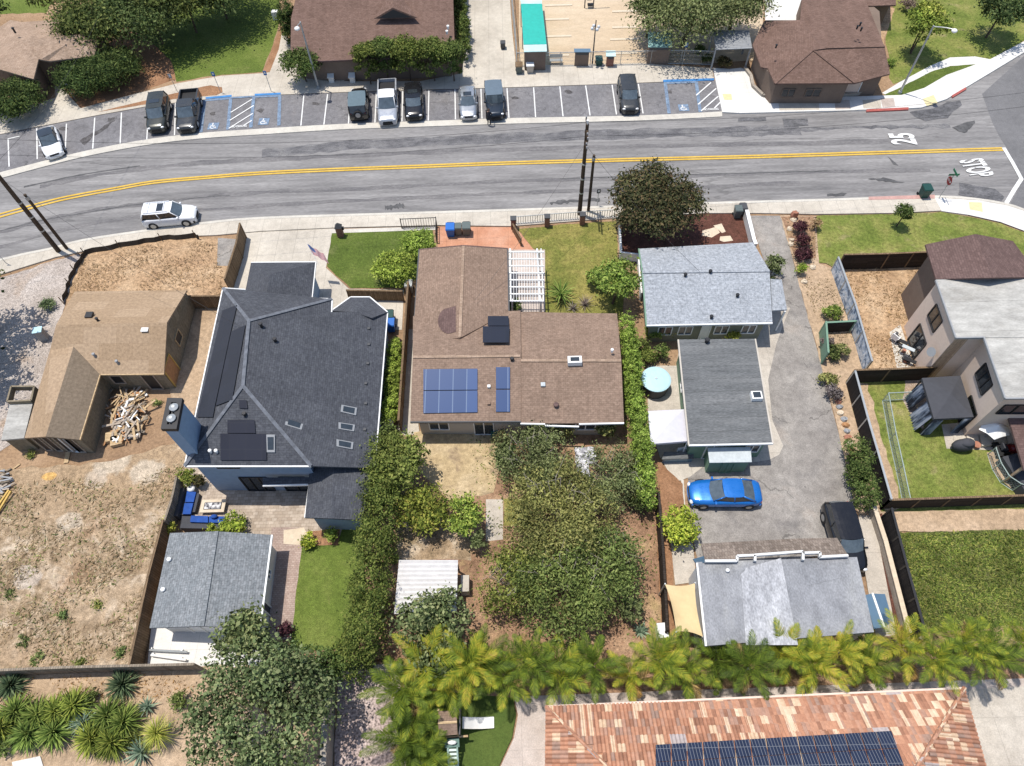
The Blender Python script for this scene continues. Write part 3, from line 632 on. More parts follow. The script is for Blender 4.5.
# lawns and beds, far side of the road
sheet('lawn', [(-200, 14), (0, 14), (46, 13), (60, -10), (60, -80), (-200, -80)], M['lawn'], .1)
sheet('lawn', [(150, 40), (172, 62), (176, 82), (200, 77.5), (222, 75), (262, 72), (266, 62), (275, 38), (279, 22), (281, -100), (90, -100), (100, 0)], M['lawn'], .06)
sheet('mulch_bed', [(263, 72), (268, 60), (276, 38), (281, 24), (284, 36), (280, 50), (271, 72)], M['mulch'], .05)
sheet('lawn', [(898, -80), (893, 10), (885, 40), (890, 60), (889, 78), (893, 84), (908, 79.5), (940, 62), (960, 57.5), (990, 59.5), (1024, 41), (1090, -10), (1150, -70)], M['lawn_patchy'], .05)
sheet('path', [(882, 93), (900, 82), (930, 66), (950, 57.5), (975, 56.5), (991, 59.5), (978, 65), (950, 66), (925, 78), (903, 92), (890, 97)], M['conc_new'])
sheet('lawn', [(884, 95), (905, 85), (930, 72), (950, 66.5), (978, 64), (946, 77), (924, 90), (901, 97)], M['lawn_dark'], .05)
sheet('yard', [(868, 8), (895, 8), (884, 40), (884, 45), (872, 40)], M['straw2'], .05)
sheet('flower_bed', [(750, 88), (760, 97), (790, 98), (851, 96), (848, 86), (800, 86), (770, 86)], M['redmulch'], .04)
# the sand courts
sheet('sand_court', [(519, -80), (519, 66), (700, 64), (760, 60), (770, -80)], M['sandcourt'])
for x, y, n in ((545, 6, 30), (545, 20, 26), (545, 37, 28), (545, 56, 25), (612, 12, 30), (612, 28, 26), (610, 40, 30), (612, 54, 26)):
    mb = MB(); p = P(x, y); mb.box((p.x+n*.05, p.y, .03), (n*.1, .32, .1)); o = mb.build('court_board', M['courtboard']); tag(o, None, None, None, 'structure')
# near side: front yards
sheet('gravel_yard', [(-200, 330), (-60, 298), (0, 278), (56, 260), (82, 253), (80, 262), (66, 300), (58, 330), (50, 380), (20, 440), (-200, 560)], M['gravel'], .12)
sheet('dirt_yard', [(82, 252), (130, 243), (163, 240), (216, 238), (240, 244), (230, 300), (190, 330), (60, 330), (70, 290)], M['straw2'], .1)
sheet('driveway_slab', [(218, 238), (244, 240), (232, 266), (217, 266)], M['drive'])
sheet('driveway', [(244, 232.5), (336, 228.5), (332, 236), (326, 268), (349, 289), (404, 290), (402, 330), (300, 330), (225, 330), (232, 290)], M['conc'])
sheet('lawn', [(332, 233), (400, 231), (432, 230), (437, 262), (405, 288), (351, 288), (327, 267)], M['lawn_dark'], .05)
sheet('lawn_edging', [(330, 229.5), (436, 226.5), (436, 230), (331, 233.5)], M['gutter'])
sheet('driveway', [(438, 227), (511, 227.4), (520, 233), (533, 249), (548, 262), (548, 270), (500, 272), (438, 262)], M['salmon'])
sheet('lawn', [(517, 229.5), (560, 225), (616, 221.5), (618, 258), (626, 262), (622, 320), (545, 322), (545, 255), (532, 248), (521, 233)], M['lawn_dry'], .05)
sheet('patio', [(508, 250), (545, 250), (545, 312), (508, 312)], M['slab'])
sheet('flower_bed', [(622, 219), (690, 214), (744, 214), (750, 250), (745, 262), (640, 266), (622, 262)], M['barkmulch'], .04)
for q in ([(703, 231), (716, 227), (720, 233), (712, 238), (702, 236)], [(713, 226), (722, 224), (726, 232), (722, 233)], [(720, 237), (730, 236), (733, 241), (724, 242.5), (719, 241)]):
    sheet('flagstone', q, M['stonelight'], .04)
sheet('driveway', [(749, 216), (780, 216), (784, 228), (790, 250), (803, 300), (817, 350), (828, 395), (838, 432), (847, 470), (853, 500), (864, 550), (700, 572), (694, 545), (690, 505), (687, 470), (672, 455), (672, 430), (764, 400), (768, 330), (766, 268)], M['drive'])
sheet('path', [(684, 310), (790, 308), (784, 322), (776, 345), (768, 380), (772, 420), (783, 446), (779, 455), (769, 460), (750, 463), (684, 463), (684, 400), (672, 400)], M['patio'])
sheet('patio', [(647, 366), (690, 366), (696, 455), (668, 458), (684, 478), (700, 470), (710, 458), (715, 470), (650, 452)][:5]+[(660, 458), (648, 420)], M['patio'])
sheet('path', [(661, 459), (708, 457), (704, 466), (690, 477), (680, 481), (672, 478), (666, 468)], M['conc'])
sheet('path', [(681, 480), (683.5, 480), (686, 520), (684, 520)], M['gutter'])
sheet('path', [(669, 530), (688, 540), (693, 545), (696, 582), (675, 585)], M['patio'])
sheet('dirt_yard', [(653, 458), (668, 470), (682, 484), (686, 520), (669, 540), (675, 590), (676, 640), (662, 660), (652, 500)], M['mulch'], .08)
sheet('dirt_yard', [(780, 216), (815, 216.5), (819, 264), (833, 270), (850, 330), (866, 378), (862, 420), (870, 470), (880, 512), (872, 516), (858, 515), (853, 500), (838, 432), (817, 350), (803, 300), (790, 250)], M['dirt_pale'], .05)
sheet('flower_bed', [(781, 217), (814, 217), (816, 258), (797, 262), (790, 245)], M['redmulch'], .05)
sheet('lawn', [(816, 216), (860, 215), (898, 214.5), (941, 212.5), (968, 216.8), (1000, 224), (1024, 233), (1080, 259), (1080, 300), (1000, 270), (930, 262), (833, 268), (826, 264), (819, 263)], M['lawn_patchy'], .05)
sheet('dry_yard', [(835, 262), (925, 258), (930, 300), (925, 378), (870, 375), (860, 345)], M['straw2'])
sheet('patio', [(889, 333), (900, 325), (915, 372), (898, 376)], M['gutter'])
sheet('lawn', [(846, 380), (925, 377), (960, 395), (955, 440), (990, 450), (1030, 490), (1030, 512), (882, 514), (862, 450)], M['lawn_patchy'], .05)
sheet('gravel_strip', [(848, 384), (866, 383), (872, 402), (888, 460), (902, 507), (884, 512), (864, 450)], M['dirt_pale'], .12)
sheet('gravel_strip', [(905, 378), (925, 378), (930, 410), (922, 430), (912, 420), (903, 400)], M['gravel'], .1)
sheet('patio', [(941, 425), (1010, 418), (1024, 452), (946, 449)], M['patio'])
sheet('gravel_strip', [(985, 452), (1024, 452), (1040, 500), (1010, 488), (995, 475)], M['dirt_pale'], .08)
sheet('gravel_strip', [(875, 512), (1100, 508), (1100, 531), (893, 532), (914, 640), (900, 640)], M['dirt_pale'], .05)
sheet('gravel_strip', [(872, 516), (882, 514), (912, 640), (896, 640)], M['barkmulch'], .03)
sheet('grass_bed', [(893, 533), (1100, 528), (1100, 660), (917, 640), (905, 585)], M['seedgrass'], .05)
sheet('path', [(858, 516), (873, 516), (897, 640), (876, 640), (864, 570)], M['patio'])
# back yards
sheet('dry_lot', [(-200, 560), (0, 470), (60, 466), (110, 462), (190, 440), (186, 470), (178, 500), (158, 560), (130, 668), (-200, 690)], M['straw'], .15)
sheet('side_yard', [(186, 300), (226, 296), (190, 430), (182, 440), (170, 390)], M['dirt_pale'], .08)
sheet('patio', [(187, 468), (330, 468), (372, 490), (365, 530), (305, 546), (280, 546), (180, 530)], M['pavers'])
sheet('path', [(272, 528), (302, 528), (306, 545), (292, 640), (262, 640)], M['brickpave'])
sheet('path', [(284, 531), (304, 528), (310, 538), (301, 545), (284, 544)], M['stonelight'], .04)
sheet('lawn', [(302, 548), (312, 545), (338, 546), (342, 529), (366, 529), (364, 600), (358, 650), (290, 650), (292, 634)], M['lawn'], .04)
sheet('flower_bed', [(310, 532), (340, 528), (339, 545), (312, 546)], M['mulch'], .04)
sheet('shed_slab', [(152, 628), (270, 630), (262, 668), (148, 667)], M['conc_new'])
sheet('side_path', [(404, 330), (414, 330), (412, 430), (398, 430)], M['patio'])
sheet('side_path', [(398, 422), (418, 420), (420, 436), (406, 437), (398, 430)], M['conc'])
sheet('dirt_yard', [(366, 440), (500, 430), (640, 430), (655, 500), (662, 660), (500, 660), (366, 660)], M['redmulch'], .1)
sheet('dry_yard', [(414, 433), (496, 431), (500, 470), (494, 494), (450, 500), (418, 470)], M['backyard'], .12)
sheet('dry_yard', [(398, 520), (470, 520), (470, 560), (396, 562)], M['straw'], .12)
sheet('path', [(486, 500), (503, 500), (503, 540), (486, 542)], M['patio'])
sheet('dry_yard', [(504, 500), (528, 500), (530, 525), (504, 527)], M['lawn_dry'], .05)
sheet('dirt_strip', [(-200, 690), (0, 672), (130, 668), (330, 664), (332, 690), (328, 780), (-200, 800)], M['dirt_pale'], .1)
sheet('gravel_yard', [(340, 672), (400, 664), (440, 668), (430, 800), (332, 800)], M['pinkgravel'], .06)
sheet('dirt_strip', [(400, 660), (470, 640), (700, 650), (1100, 620), (1100, 690), (700, 695), (400, 700)], M['redmulch'], .1)
sheet('lawn', [(420, 690), (513, 698), (516, 715), (512, 738), (499, 766), (480, 800), (400, 800)], M['turf'])
sheet('patio', [(514, 697), (700, 690), (1100, 676), (1150, 800), (484, 800), (501, 766), (514, 738), (518, 715)], M['slab'])
sheet('patio', [(960, 690), (1150, 680), (1150, 900), (975, 900)], M['patio'])
# ------------------------------------------------------------------ painted markings
LZ[0] = LZR
strip('centre_line', smooth_line([(-120, 247), (0, 214.3), (51, 200.4), (81, 194), (114, 188.2), (153, 181.4), (205, 176.7), (260, 172.4), (330, 169), (420, 165.6), (510, 162.2), (640, 158.6), (760, 155.6), (880, 151.9), (1002, 148.2)], 4), .2, M['roadyellow'])
strip('centre_line', smooth_line([(-120, 250.5), (0, 217.4), (51, 203.2), (81, 196.6), (114, 190.6), (153, 183.6), (205, 178.8), (260, 174.6), (330, 171.2), (420, 167.8), (510, 164.4), (640, 160.8), (760, 157.8), (880, 154.1), (1003, 150.4)], 4), .2, M['roadyellow'])
strip('stop_line', [(1003.5, 148), (1013, 164), (1021.4, 179.5)], .34, M['roadwhite'])
strip('stop_line', [(1021.6, 178.5), (1014, 190), (1006, 203.5)], .34, M['roadwhite'])
for a, b in (((8.4, 139), (9.4, 167)), ((37, 128.5), (37.5, 159.5)), ((66.7, 124), (65.4, 154)), ((95, 118), (93, 149)), ((121.7, 113), (120.4, 144)), ((149, 107.5), (147, 140)), ((175.7, 103.5), (174.7, 135.5)),
             ((304, 95.5), (301, 126)), ((327.7, 94.5), (324, 125)), ((351, 93), (348.5, 124)), ((376.5, 92), (375, 123)), ((402.8, 91.5), (402, 122)), ((429, 90.5), (428.3, 121)), ((455, 89.8), (455.5, 119.9)), ((481, 89.2), (482, 119)), ((507, 88.6), (509, 118.3)),
             ((533.6, 87.9), (535.6, 117.6)), ((559.8, 86.8), (563, 116.8)), ((585.6, 86), (590, 116)), ((612, 85.3), (616.4, 115)), ((638.3, 84.5), (643, 114))):
    strip('stall_line', [a, b], .11, M['roadwhite'])
strip('stall_line', [(8.4, 139.3), (20, 136.6)], .11, M['roadwhite'])
def hcbox(q):
    a, b, c, d = q
    lw = .32
    def mid(p, r, t): return (p[0]+(r[0]-p[0])*t, p[1]+(r[1]-p[1])*t)
    for s, e, w in ((a, b, .55), (b, c, lw), (a, d, lw)): strip('accessible_bay_line', [s, e], w, M['roadblue'])
    c0 = mid(d, c, .5); c1 = (c0[0]-1, c0[1]-5)
    p = P(*c1); s = mpp(*c1)
    LZ[0] += .001
    mb = MB(); mb.poly([(p.x+x*.5, p.y+y*.5, LZ[0]) for x, y in ((-1,-1),(1,-1),(1,1),(-1,1))]); o = mb.build('accessible_bay_symbol', M['roadblue']); o['kind'] = 'structure'
    LZ[0] += .001
    z = LZ[0]; mb = MB()
    def seg(x0, y0, x1, y1, w):
        d = Vector((x1-x0, y1-y0)).normalized(); n = Vector((-d.y, d.x))*w/2
        mb.poly([(p.x+x0+n.x*k+0, p.y+y0+n.y*k, z) for k in (-1,)]+[(p.x+x1-n.x, p.y+y1-n.y, z), (p.x+x1+n.x, p.y+y1+n.y, z), (p.x+x0+n.x, p.y+y0+n.y, z)])
    ang = np.linspace(math.radians(120), math.radians(380), 12)
    for t0, t1 in zip(ang, ang[1:]): seg(-.06+.30*math.cos(t0), -.16+.30*math.sin(t0), -.06+.30*math.cos(t1), -.16+.30*math.sin(t1), .11)
    seg(-.12, .34, -.1, -.06, .13); seg(-.1, -.06, .22, -.08, .12); seg(.22, -.05, .36, -.40, .12); seg(-.12, .14, .16, .12, .09)
    t = [(p.x-.12+.1*math.cos(k), p.y+.46+.1*math.sin(k), z) for k in np.linspace(0, 2*math.pi, 9)[:-1]]; mb.poly(t)
    for s in ():
        mb.poly([(p.x+x, p.y+y, z) for x, y in ((s*.65-.04, -.65), (s*.65+.04, -.65), (s*.65+.04, .65), (s*.65-.04, .65))])
        mb.poly([(p.x+x, p.y+y, z) for x, y in ((-.6, s*.65-.04), (.6, s*.65-.04), (.6, s*.65+.04), (-.6, s*.65+.04))])
    o = mb.build('accessible_bay_symbol', M['roadwhite']); o['kind'] = 'structure'; o.scale = (.78, .78, 1)
hcbox([(205, 100), (231, 98), (228, 130), (201, 133)])
hcbox([(254, 96.5), (280, 95.5), (279, 126), (251, 128)])
hcbox([(665, 82.8), (696, 81.8), (700, 112.5), (669, 114)])
for a, b in (((231, 113), (252, 100)), ((230, 121), (254, 106)), ((229, 129), (253, 114)), ((244, 126), (252, 121)), ((696, 96), (711, 83)), ((698, 105), (716, 89)), ((701, 111.5), (718, 97)), ((714, 109), (720, 103))):
    strip('hatching_line', [a, b], .13, M['roadwhite'])
strip('accessible_bay_line', [(231, 98), (254, 96.5)], .4, M['roadblue'])
raised('blue_kerb_paint', [(663, 80.6), (714, 79), (714, 81), (663, 82.8)], M['curbblue'], .1)
raised('blue_kerb_paint', [(206, 98), (232, 95.6), (232, 97.4), (206, 99.8)], M['curbblue'], .1)
raised('blue_kerb_paint', [(255, 94.6), (281, 93.4), (281, 95.2), (255, 96.5)], M['curbblue'], .1)
def text(name, s, x, y, rot, sx, sy, m, z=None, kind='structure', bold=.03):
    cu = bpy.data.curves.new(name, 'FONT'); cu.body = s; cu.align_x = 'CENTER'; cu.align_y = 'CENTER'; cu.size = 1.0; cu.offset = bold
    ob = bpy.data.objects.new(name, cu); COL.objects.link(ob)
    dg = bpy.context.evaluated_depsgraph_get(); me = bpy.data.meshes.new_from_object(ob.evaluated_get(dg))
    bpy.data.objects.remove(ob); me.materials.append(m)
    LZ[0] += .001; p = P(x, y)
    o = link(name, me); o.location = (p.x, p.y, LZ[0] if z is None else z); o.rotation_euler = (0, 0, rot); o.scale = (sx, sy, 1); o['kind'] = kind
    return o
text('road_lettering', 'STOP', 975, 168.5, -math.pi/2+.14, .95, 3.0, M['roadworn'])
text('road_lettering', '25', 903.5, 139.3, math.pi/2-.04, 1.65, 3.1, M['roadwhite'])
text('bay_lettering', 'NO PARKING', 239.5, 127, .06, .24, .4, M['roadwhite'])
text('bay_lettering', 'NO PARKING', 711, 110, .03, .24, .4, M['roadwhite'])
# ------------------------------------------------------------------ building helpers
def base_of(pts):
    x = sum(p.x for p in pts)/len(pts); y = sum(p.y for p in pts)/len(pts); return (x, y, 0)
def roofpart(root, planes, m, t=.14, name='roof', parent=None, ms=None):
    mb = MB()
    for pl in planes: mb.slab([P(*q) for q in pl], t, 0, 1)
    return mb.build(name, [m, ms or m], parent or root)
def walls(root, eaves, z, m, ins=.35, name='wall', z0=0.0):
    """eaves: list of pixel points at eave height; walls stand inside them"""
    pts = [P(x, y, z) for x, y in eaves]; q = inset(pts, ins)
    mb = MB(); mb.prism([(p.x, p.y) for p in q], z0, z-.12, bottom=False)
    mb.build(name, m, root); return q
def window(root, A, B, t0, t1, z0, z1, out, frame=None, pane=None, name='window', bars=1):
    A, B = Vector((A[0], A[1], 0)), Vector((B[0], B[1], 0)); d = (B-A); Ln = d.length; d.normalize()
    n = Vector((d.y, -d.x, 0)); n = n if n.dot(Vector((out[0], out[1], 0))) > 0 else -n
    a, b = A+d*(Ln*t0), A+d*(Ln*t1); mb = MB(); w = .07
    o = n*.03
    for u, v in ((a, b),):
        mb.beam(a+o+Vector((0, 0, z0)), b+o+Vector((0, 0, z0)), .1, w); mb.beam(a+o+Vector((0, 0, z1)), b+o+Vector((0, 0, z1)), .1, w)
        for k in range(bars+2):
            q = a.lerp(b, k/(bars+1))+o; mb.beam(q+Vector((0, 0, z0+w/2)), q+Vector((0, 0, z1-w/2)), .07, .09)
    f = mb.build(name, frame or M['white'], root)
    pb = MB(); pb.poly([a+n*.015+Vector((0, 0, z0)), b+n*.015+Vector((0, 0, z0)), b+n*.015+Vector((0, 0, z1)), a+n*.015+Vector((0, 0, z1))])
    pb.build('pane', pane or M['glass'], f); return f
def fascia(root, pts3, m, name='gutter', w=.1, h=.13, closed=False):
    q = [P(*p) for p in pts3]; mb = MB()
    for a, b in zip(q, q[1:]+([q[0]] if closed else [])): mb.beam(a+Vector((0, 0, -.05)), b+Vector((0, 0, -.05)), w, h)
    return mb.build(name, m, root)
def on_plane(plane, px, py):
    """3D point of the pixel ray on the roof plane given by three or more pixel+z points"""
    a, b, c = [P(*q) for q in plane[:3]]; n = (b-a).cross(c-a).normalized()
    v = VD*F + VR*(px-CX) + VW*(py-CY); o = Vector((0, 0, H)); k = (a-o).dot(n)/v.dot(n); return o+v*k, (n if n.z > 0 else -n)
def panel(root, plane, quad, m, name='solar_panel', lift=.09, t=.04):
    mb = MB(); pts = [on_plane(plane, x, y) for x, y in quad]
    mb.slab([p+n*lift for p, n in pts], t, 0, 1)
    return mb.build(name, [m, M['black']], root)
def vent(root, plane, px, py, name='roof_vent', s=.25, h=.25, m=None, cyl=True):
    p, n = on_plane(plane, px, py); mb = MB()
    if cyl: mb.tube(p-Vector((0, 0, .1)), p+Vector((0, 0, h)), s/3, s/3, 8); mb.tube(p+Vector((0, 0, h)), p+Vector((0, 0, h+.06)), s/2, s/2.5, 8)
    else: mb.box(p+Vector((0, 0, h/2)), (s, s, h))
    return mb.build(name, m or M['grey'], root)
def skylight(root, plane, quad):
    mb = MB(); pts = [on_plane(plane, x, y) for x, y in quad]
    c = sum((p for p, n in pts), Vector())/4
    mb.slab([p+n*.12 for p, n in pts], .14); f = mb.build('skylight', M['grey'], root)
    g = MB(); g.slab([c+(p-c)*.72+n*.145 for p, n in pts], .03); g.build('pane', M['glass'], f)
def planar(px, py, plane):
    p, n = on_plane(plane, px, py); return (px, py, p.z)
# ------------------------------------------------------------------ unfinished timber house on the left
Z = 2.2
wing = [(49.7, 355), (73, 346.6, 4.3), (100, 374)]
root = thing('unfinished_house', 'unfinished L-shaped house with bare plywood roof on the dirt lot', 'house', base_of([P(110, 370)]))
NE, RE, SE = (187, 290, Z), (167, 322.5, 3.9), (164, 374, Z)
NW, RW = (74.5, 291.5, Z), (56, 325, 3.9)
VE = (100, 374.5, Z); MS = [RE, SE, VE]
NW = planar(74.5, 291.5, [RE, NE, (56, 325, 3.9)]); RW = planar(56, 325, MS)
V0, V1 = planar(73.5, 346.5, MS), planar(50, 350, MS)
zr = V0[2]
SEw, RS, SWe = (79.8, 439.8, Z), (45.7, 436.5, zr), (24.5, 438, 2.1)
roofpart(root, [[NE, NW, RW, RE], [RE, RW, V1, V0], [RE, V0, VE, SE]], M['plywood'])
roofpart(root, [[V0, RS, SWe, V1]], M['plywood'], name='roof')
roofpart(root, [[V0, VE, SEw, RS]], M['plywood2'], name='roof', ).__setitem__('label', 'grey weathered plywood slope of the south wing')
mb = MB()
q = inset([P(*p) for p in (NE, NW, (50, 352, 2.0), (24.5, 438, 2.0), SEw, VE, SE)], .12); mb.prism([(p.x, p.y) for p in q], 0, Z-.1, bottom=False)
# gable ends
for tri in ((NE, SE, RE), (SEw, SWe, RS)):
    a, b, c = [P(*p) for p in tri]; cen = Vector((P(100, 370, Z).x, P(100, 370, Z).y, 0))
    ins = (cen-Vector(((a.x+b.x)/2, (a.y+b.y)/2, 0))).normalized()*.14
    mb.poly([a+ins+Vector((0, 0, -.15)), b+ins+Vector((0, 0, -.15)), c+ins+Vector((0, 0, -.15))])
mb.build('wall', M['osb'], root)
A, B = q[0], q[6]
window(root, A, B, .45, .58, 1.0, 1.9, (1, 0), M['lumber'], M['black'], bars=0)
window(root, A, B, .78, .98, .05, 2.2, (1, 0), M['yellowwood'], M['lumberorange'], name='boarded_door', bars=0)
window(root, q[5], q[6], .12, .3, .9, 1.9, (0, -1), M['lumbergrey'], M['black'], bars=0)
window(root, q[5], q[6], .62, .82, .05, 2.0, (0, -1), M['lumbergrey'], M['black'], name='door_opening', bars=0)
for t in (.08, .28, .5, .72): window(root, q[3], q[4], t, t+.13, .1, 2.25, (0, -1), M['lumbergrey'], M['black'], name='wall_stud_bay', bars=0)
window(root, q[3], q[4], .6, .72, .1, 2.2, (0, -1), M['white'], M['grey'], name='house_wrap', bars=0)
vent(root, [NE, NW, RE], 90, 316, 'roof_vent', .5, .2, M['black'], False); vent(root, [NE, NW, RE], 98, 320.5, m=M['black'])
vent(root, [RE, RW, SE], 145, 329, 'roof_patch', .5, .05, M['white'], False); vent(root, [RE, RW, SE], 95, 356, m=M['grey']); vent(root, [RE, RW, SE], 118, 363, m=M['grey'])
fascia(root, [VE, SE], M['lumber'], 'fascia_board'); fascia(root, [VE, SEw], M['lumber'], 'fascia_board')
r2 = thing('flat_roofed_annex', 'low annex with pale flat roof against the west side of the unfinished house', 'annex', base_of([P(15, 425)]))
mb = MB(); mb.slab([P(*p, 1.9) for p in ((10, 403), (33, 402), (24, 438), (1, 440))], .15); mb.build('roof', M['rolled_pale'], r2)
mb = MB(); q = inset([P(*p, 1.9) for p in ((10, 403), (33, 402), (24, 438), (1, 440))], .1); mb.prism([(p.x, p.y) for p in q], 0, 1.72, bottom=False); mb.build('wall', M['osb'], r2)
mb = MB(); c = [P(*p, 2.0) for p in ((13, 388), (36, 388), (33, 402), (9, 403))]
for a, b in zip(c, c[1:]): mb.beam(a, b, .12, .5)
mb.beam(c[0], c[3], .12, .5); mb.build('parapet', M['osb'], r2)
# ------------------------------------------------------------------ slate-blue house with solar panels
root = thing('slate_roofed_house', 'large blue house with a slate-blue hipped roof, tall chimney and black solar panels', 'house', base_of([P(280, 390)]))
E1, RZ, E2 = 4.8, 7.2, 3.0
Lc, K, J, R1, R2, D, E_, Hh, I = (223, 288, E1), (184.6, 466, E1), (311, 466, E1), (249, 321, RZ), (243, 386, RZ), (332, 299, E1), (331.5, 312, 4.75), (387.5, 312, E2), (374.8, 468, E2)
Lc = planar(223, 288, [K, R1, R2])
west, south, east, north = [Lc, R1, R2, K], [K, R2, J], [R2, R1, D, E_, Hh, I, J], [Lc, D, R1]
roofpart(root, [west], M['shingle_slate']); roofpart(root, [south], M['shingle_slate'])
roofpart(root, [[R1, D, E_, Hh], [R1, Hh, I, R2], [R2, I, J]], M['shingle_slate']); roofpart(root, [north], M['shingle_slate'])
# garage wing in front
A, B, C_, M_ = (251, 262.5, 2.9), (315.7, 262, 2.9), (311.7, 299, 2.9), (243, 299, 2.9)
G1, G2 = (270, 274.5, 4.7), (265, 304, 4.7)
roofpart(root, [[A, B, G1], [B, (310, 318, 2.9), (262, 322, 4.7), G1], [A, G1, (262, 322, 4.7), (240, 318, 2.9)]], M['shingle_slate'], name='garage_roof')
walls(root, [(251, 262.5), (315.7, 262), (308, 330), (240, 330)], 2.9, M['stucco_blue'], .35, name='garage_wall')
# entry hip
roofpart(root, [[(331, 311, 3.1), (350.6, 297, 3.1), (352, 312, 4.0)], [(350.6, 297, 3.1), (369.7, 297, 3.1), (352, 312, 4.0)], [(369.7, 297, 3.1), (387.5, 312, 3.1), (372, 318, 3.75), (352, 312, 4.0)]], M['shingle_slate'], name='entry_roof')
q = walls(root, [(223, 288), (316, 299), (312, 466), (184.6, 466)], E1-.25, M['stucco_blue'])
window(root, q[2], q[3], .45, .70, .1, 2.2, (0, -1), M['black'], M['glass_dark'], name='sliding_door', bars=2)
window(root, q[2], q[3], .1, .34, .1, 2.2, (0, -1), M['black'], M['glass_dark'], name='sliding_door', bars=1)
window(root, q[2], q[3], .62, .82, 3.6, 4.3, (0, -1), M['black'], M['glass_dark'], bars=1)
window(root, q[3], q[0], .3, .4, 3.0, 4.2, (-1, 0), M['white'], M['glass'], bars=1)
q2 = walls(root, [(331, 312), (350, 299), (370, 299), (387, 314), (374.8, 467), (331, 467)], 3.0, M['stucco_blue'])
window(root, q2[3], q2[4], .2, .3, 1.0, 2.0, (1, 0)); window(root, q2[3], q2[4], .6, .7, 1.0, 2.0, (1, 0))
# rear wing and patio cover
rw = [(316, 466, 2.8), (374, 468, 2.6), (362, 520, 2.6), (305, 517.6, 2.6)]
roofpart(root, [[(334, 465, 3.5), (373.6, 468, 2.7), (362, 520, 2.7), (331, 518.5, 3.5)], [(334, 465, 3.5), (331, 518.5, 3.5), (305, 517.6, 2.7), (310, 466, 2.7)]], M['shingle_slate'], name='rear_roof')
walls(root, [(310, 468), (374, 470), (362, 520), (305, 517.6)], 2.7, M['stucco_blue'], .3, name='rear_wall')
mb = MB(); mb.slab([P(262.7, 477.5, 2.75), P(309, 477, 2.75), P(309, 484.5, 2.6), P(262.7, 485.5, 2.6)], .12); mb.build('patio_cover', M['shingle_slate'], root)
fascia(root, [Lc, K, J], M['white']); fascia(root, [Hh, I], M['white']); fascia(root, [A, B, C_], M['white']); fascia(root, [Lc, (245, 289.5, E1)], M['white']); fascia(root, [(312, 298, E1), D, E_], M['white'])
fascia(root, [(331, 311, 3.1), (350.6, 297, 3.1), (369.7, 297, 3.1), (387.5, 312, 3.1)], M['white']); fascia(root, [(310, 478, 2.6), (305, 517.6, 2.6)], M['white']); fascia(root, [(262.7, 485.5, 2.6), (309, 484.5, 2.6)], M['white'])
panel(root, west, [(223.5, 311), (238, 305.5), (231.8, 332), (216.3, 405), (214, 417.5), (198, 417.5)], M['solarblack'])
panel(root, west, [(232.4, 332), (246.4, 325.5), (233.3, 400), (216.9, 406.3)], M['solarblack'])
panel(root, south, [(221, 433.5), (267, 434), (267, 460), (221, 460)], M['solarblack'])
panel(root, south, [(228, 420), (255, 420), (256, 433), (228, 433)], M['solarblack'])
panel(root, south, [(239.5, 400), (247, 400), (248, 408.5), (240, 408)], M['solarblack'])
mb = MB()
for u, v in ((R1, R2), (R1, D), (R2, J), (R1, Lc), (R2, K)): mb.beam(P(*u)+Vector((0, 0, .03)), P(*v)+Vector((0, 0, .03)), .22, .05)
mb.build('ridge_cap', M['shingle_mid2'], root)
eq = [R1, Hh, I]
for qd in ([(341, 405.5), (356.5, 408.5), (355.5, 416), (340, 412.5)], [(338, 423), (354.5, 425.5), (353.5, 432), (338, 429.5)], [(336, 440), (353, 443), (352, 450), (336, 447)], [(286, 418.5), (303, 424), (301, 430.5), (284.5, 425.5)]): skylight(root, eq, qd)
skylight(root, south, [(267, 434.5), (275.5, 434.5), (275.5, 452), (267.5, 452)])
for x, y in ((262, 327), (276, 342)):
    vent(root, eq, x, y, 'roof_vent', .3, .35, M['black'])
for x, y in ((369, 329), (369, 345), (368, 364), (366, 384), (366, 404), (303, 399), (365, 430)): vent(root, eq, x, y, 'roof_vent', .18, .12, M['darkgrey'], False)
for x, y in ((211, 452), (217, 452)): vent(root, south, x, y, 'roof_vent', .25, .2, M['white'])
vent(root, south, 245, 415, 'roof_vent', .3, .2, M['black'])
# chimney
tp = [P(*p, 8.4) for p in ((169, 399.7), (181.5, 400), (176, 428.5), (163, 428.5))]
mb = MB(); mb.prism([(p.x, p.y) for p in tp], 0, 8.3, bottom=False); ch = mb.build('chimney', M['stucco_blue2'], root)
mb = MB(); cap = inset(tp, -.08); inn = inset(tp, .22)
for k in range(4):
    mb.slab([(*cap[k], 8.5), (*cap[(k+1) % 4], 8.5), (*inn[(k+1) % 4], 8.5), (*inn[k], 8.5)], .3)
mb.build('chimney_cap', M['black'], ch)
mb = MB(); mb.slab([(*p, 8.22) for p in inset(tp, .2)], .05, 0); mb.poly([(*p, 8.32) for p in inn]); mb.build('chimney_top', M['darkgrey'], ch)
for x, y in ((174, 407.5), (171.5, 418.5)):
    p = P(x, y, 8.55); mb = MB(); mb.tube((p.x, p.y, 8.33), (p.x, p.y, 8.62), .22, .22, 12); mb.tube((p.x, p.y, 8.62), (p.x, p.y, 8.72), .27, .1, 12); mb.build('chimney_pot', M['galv'], ch)
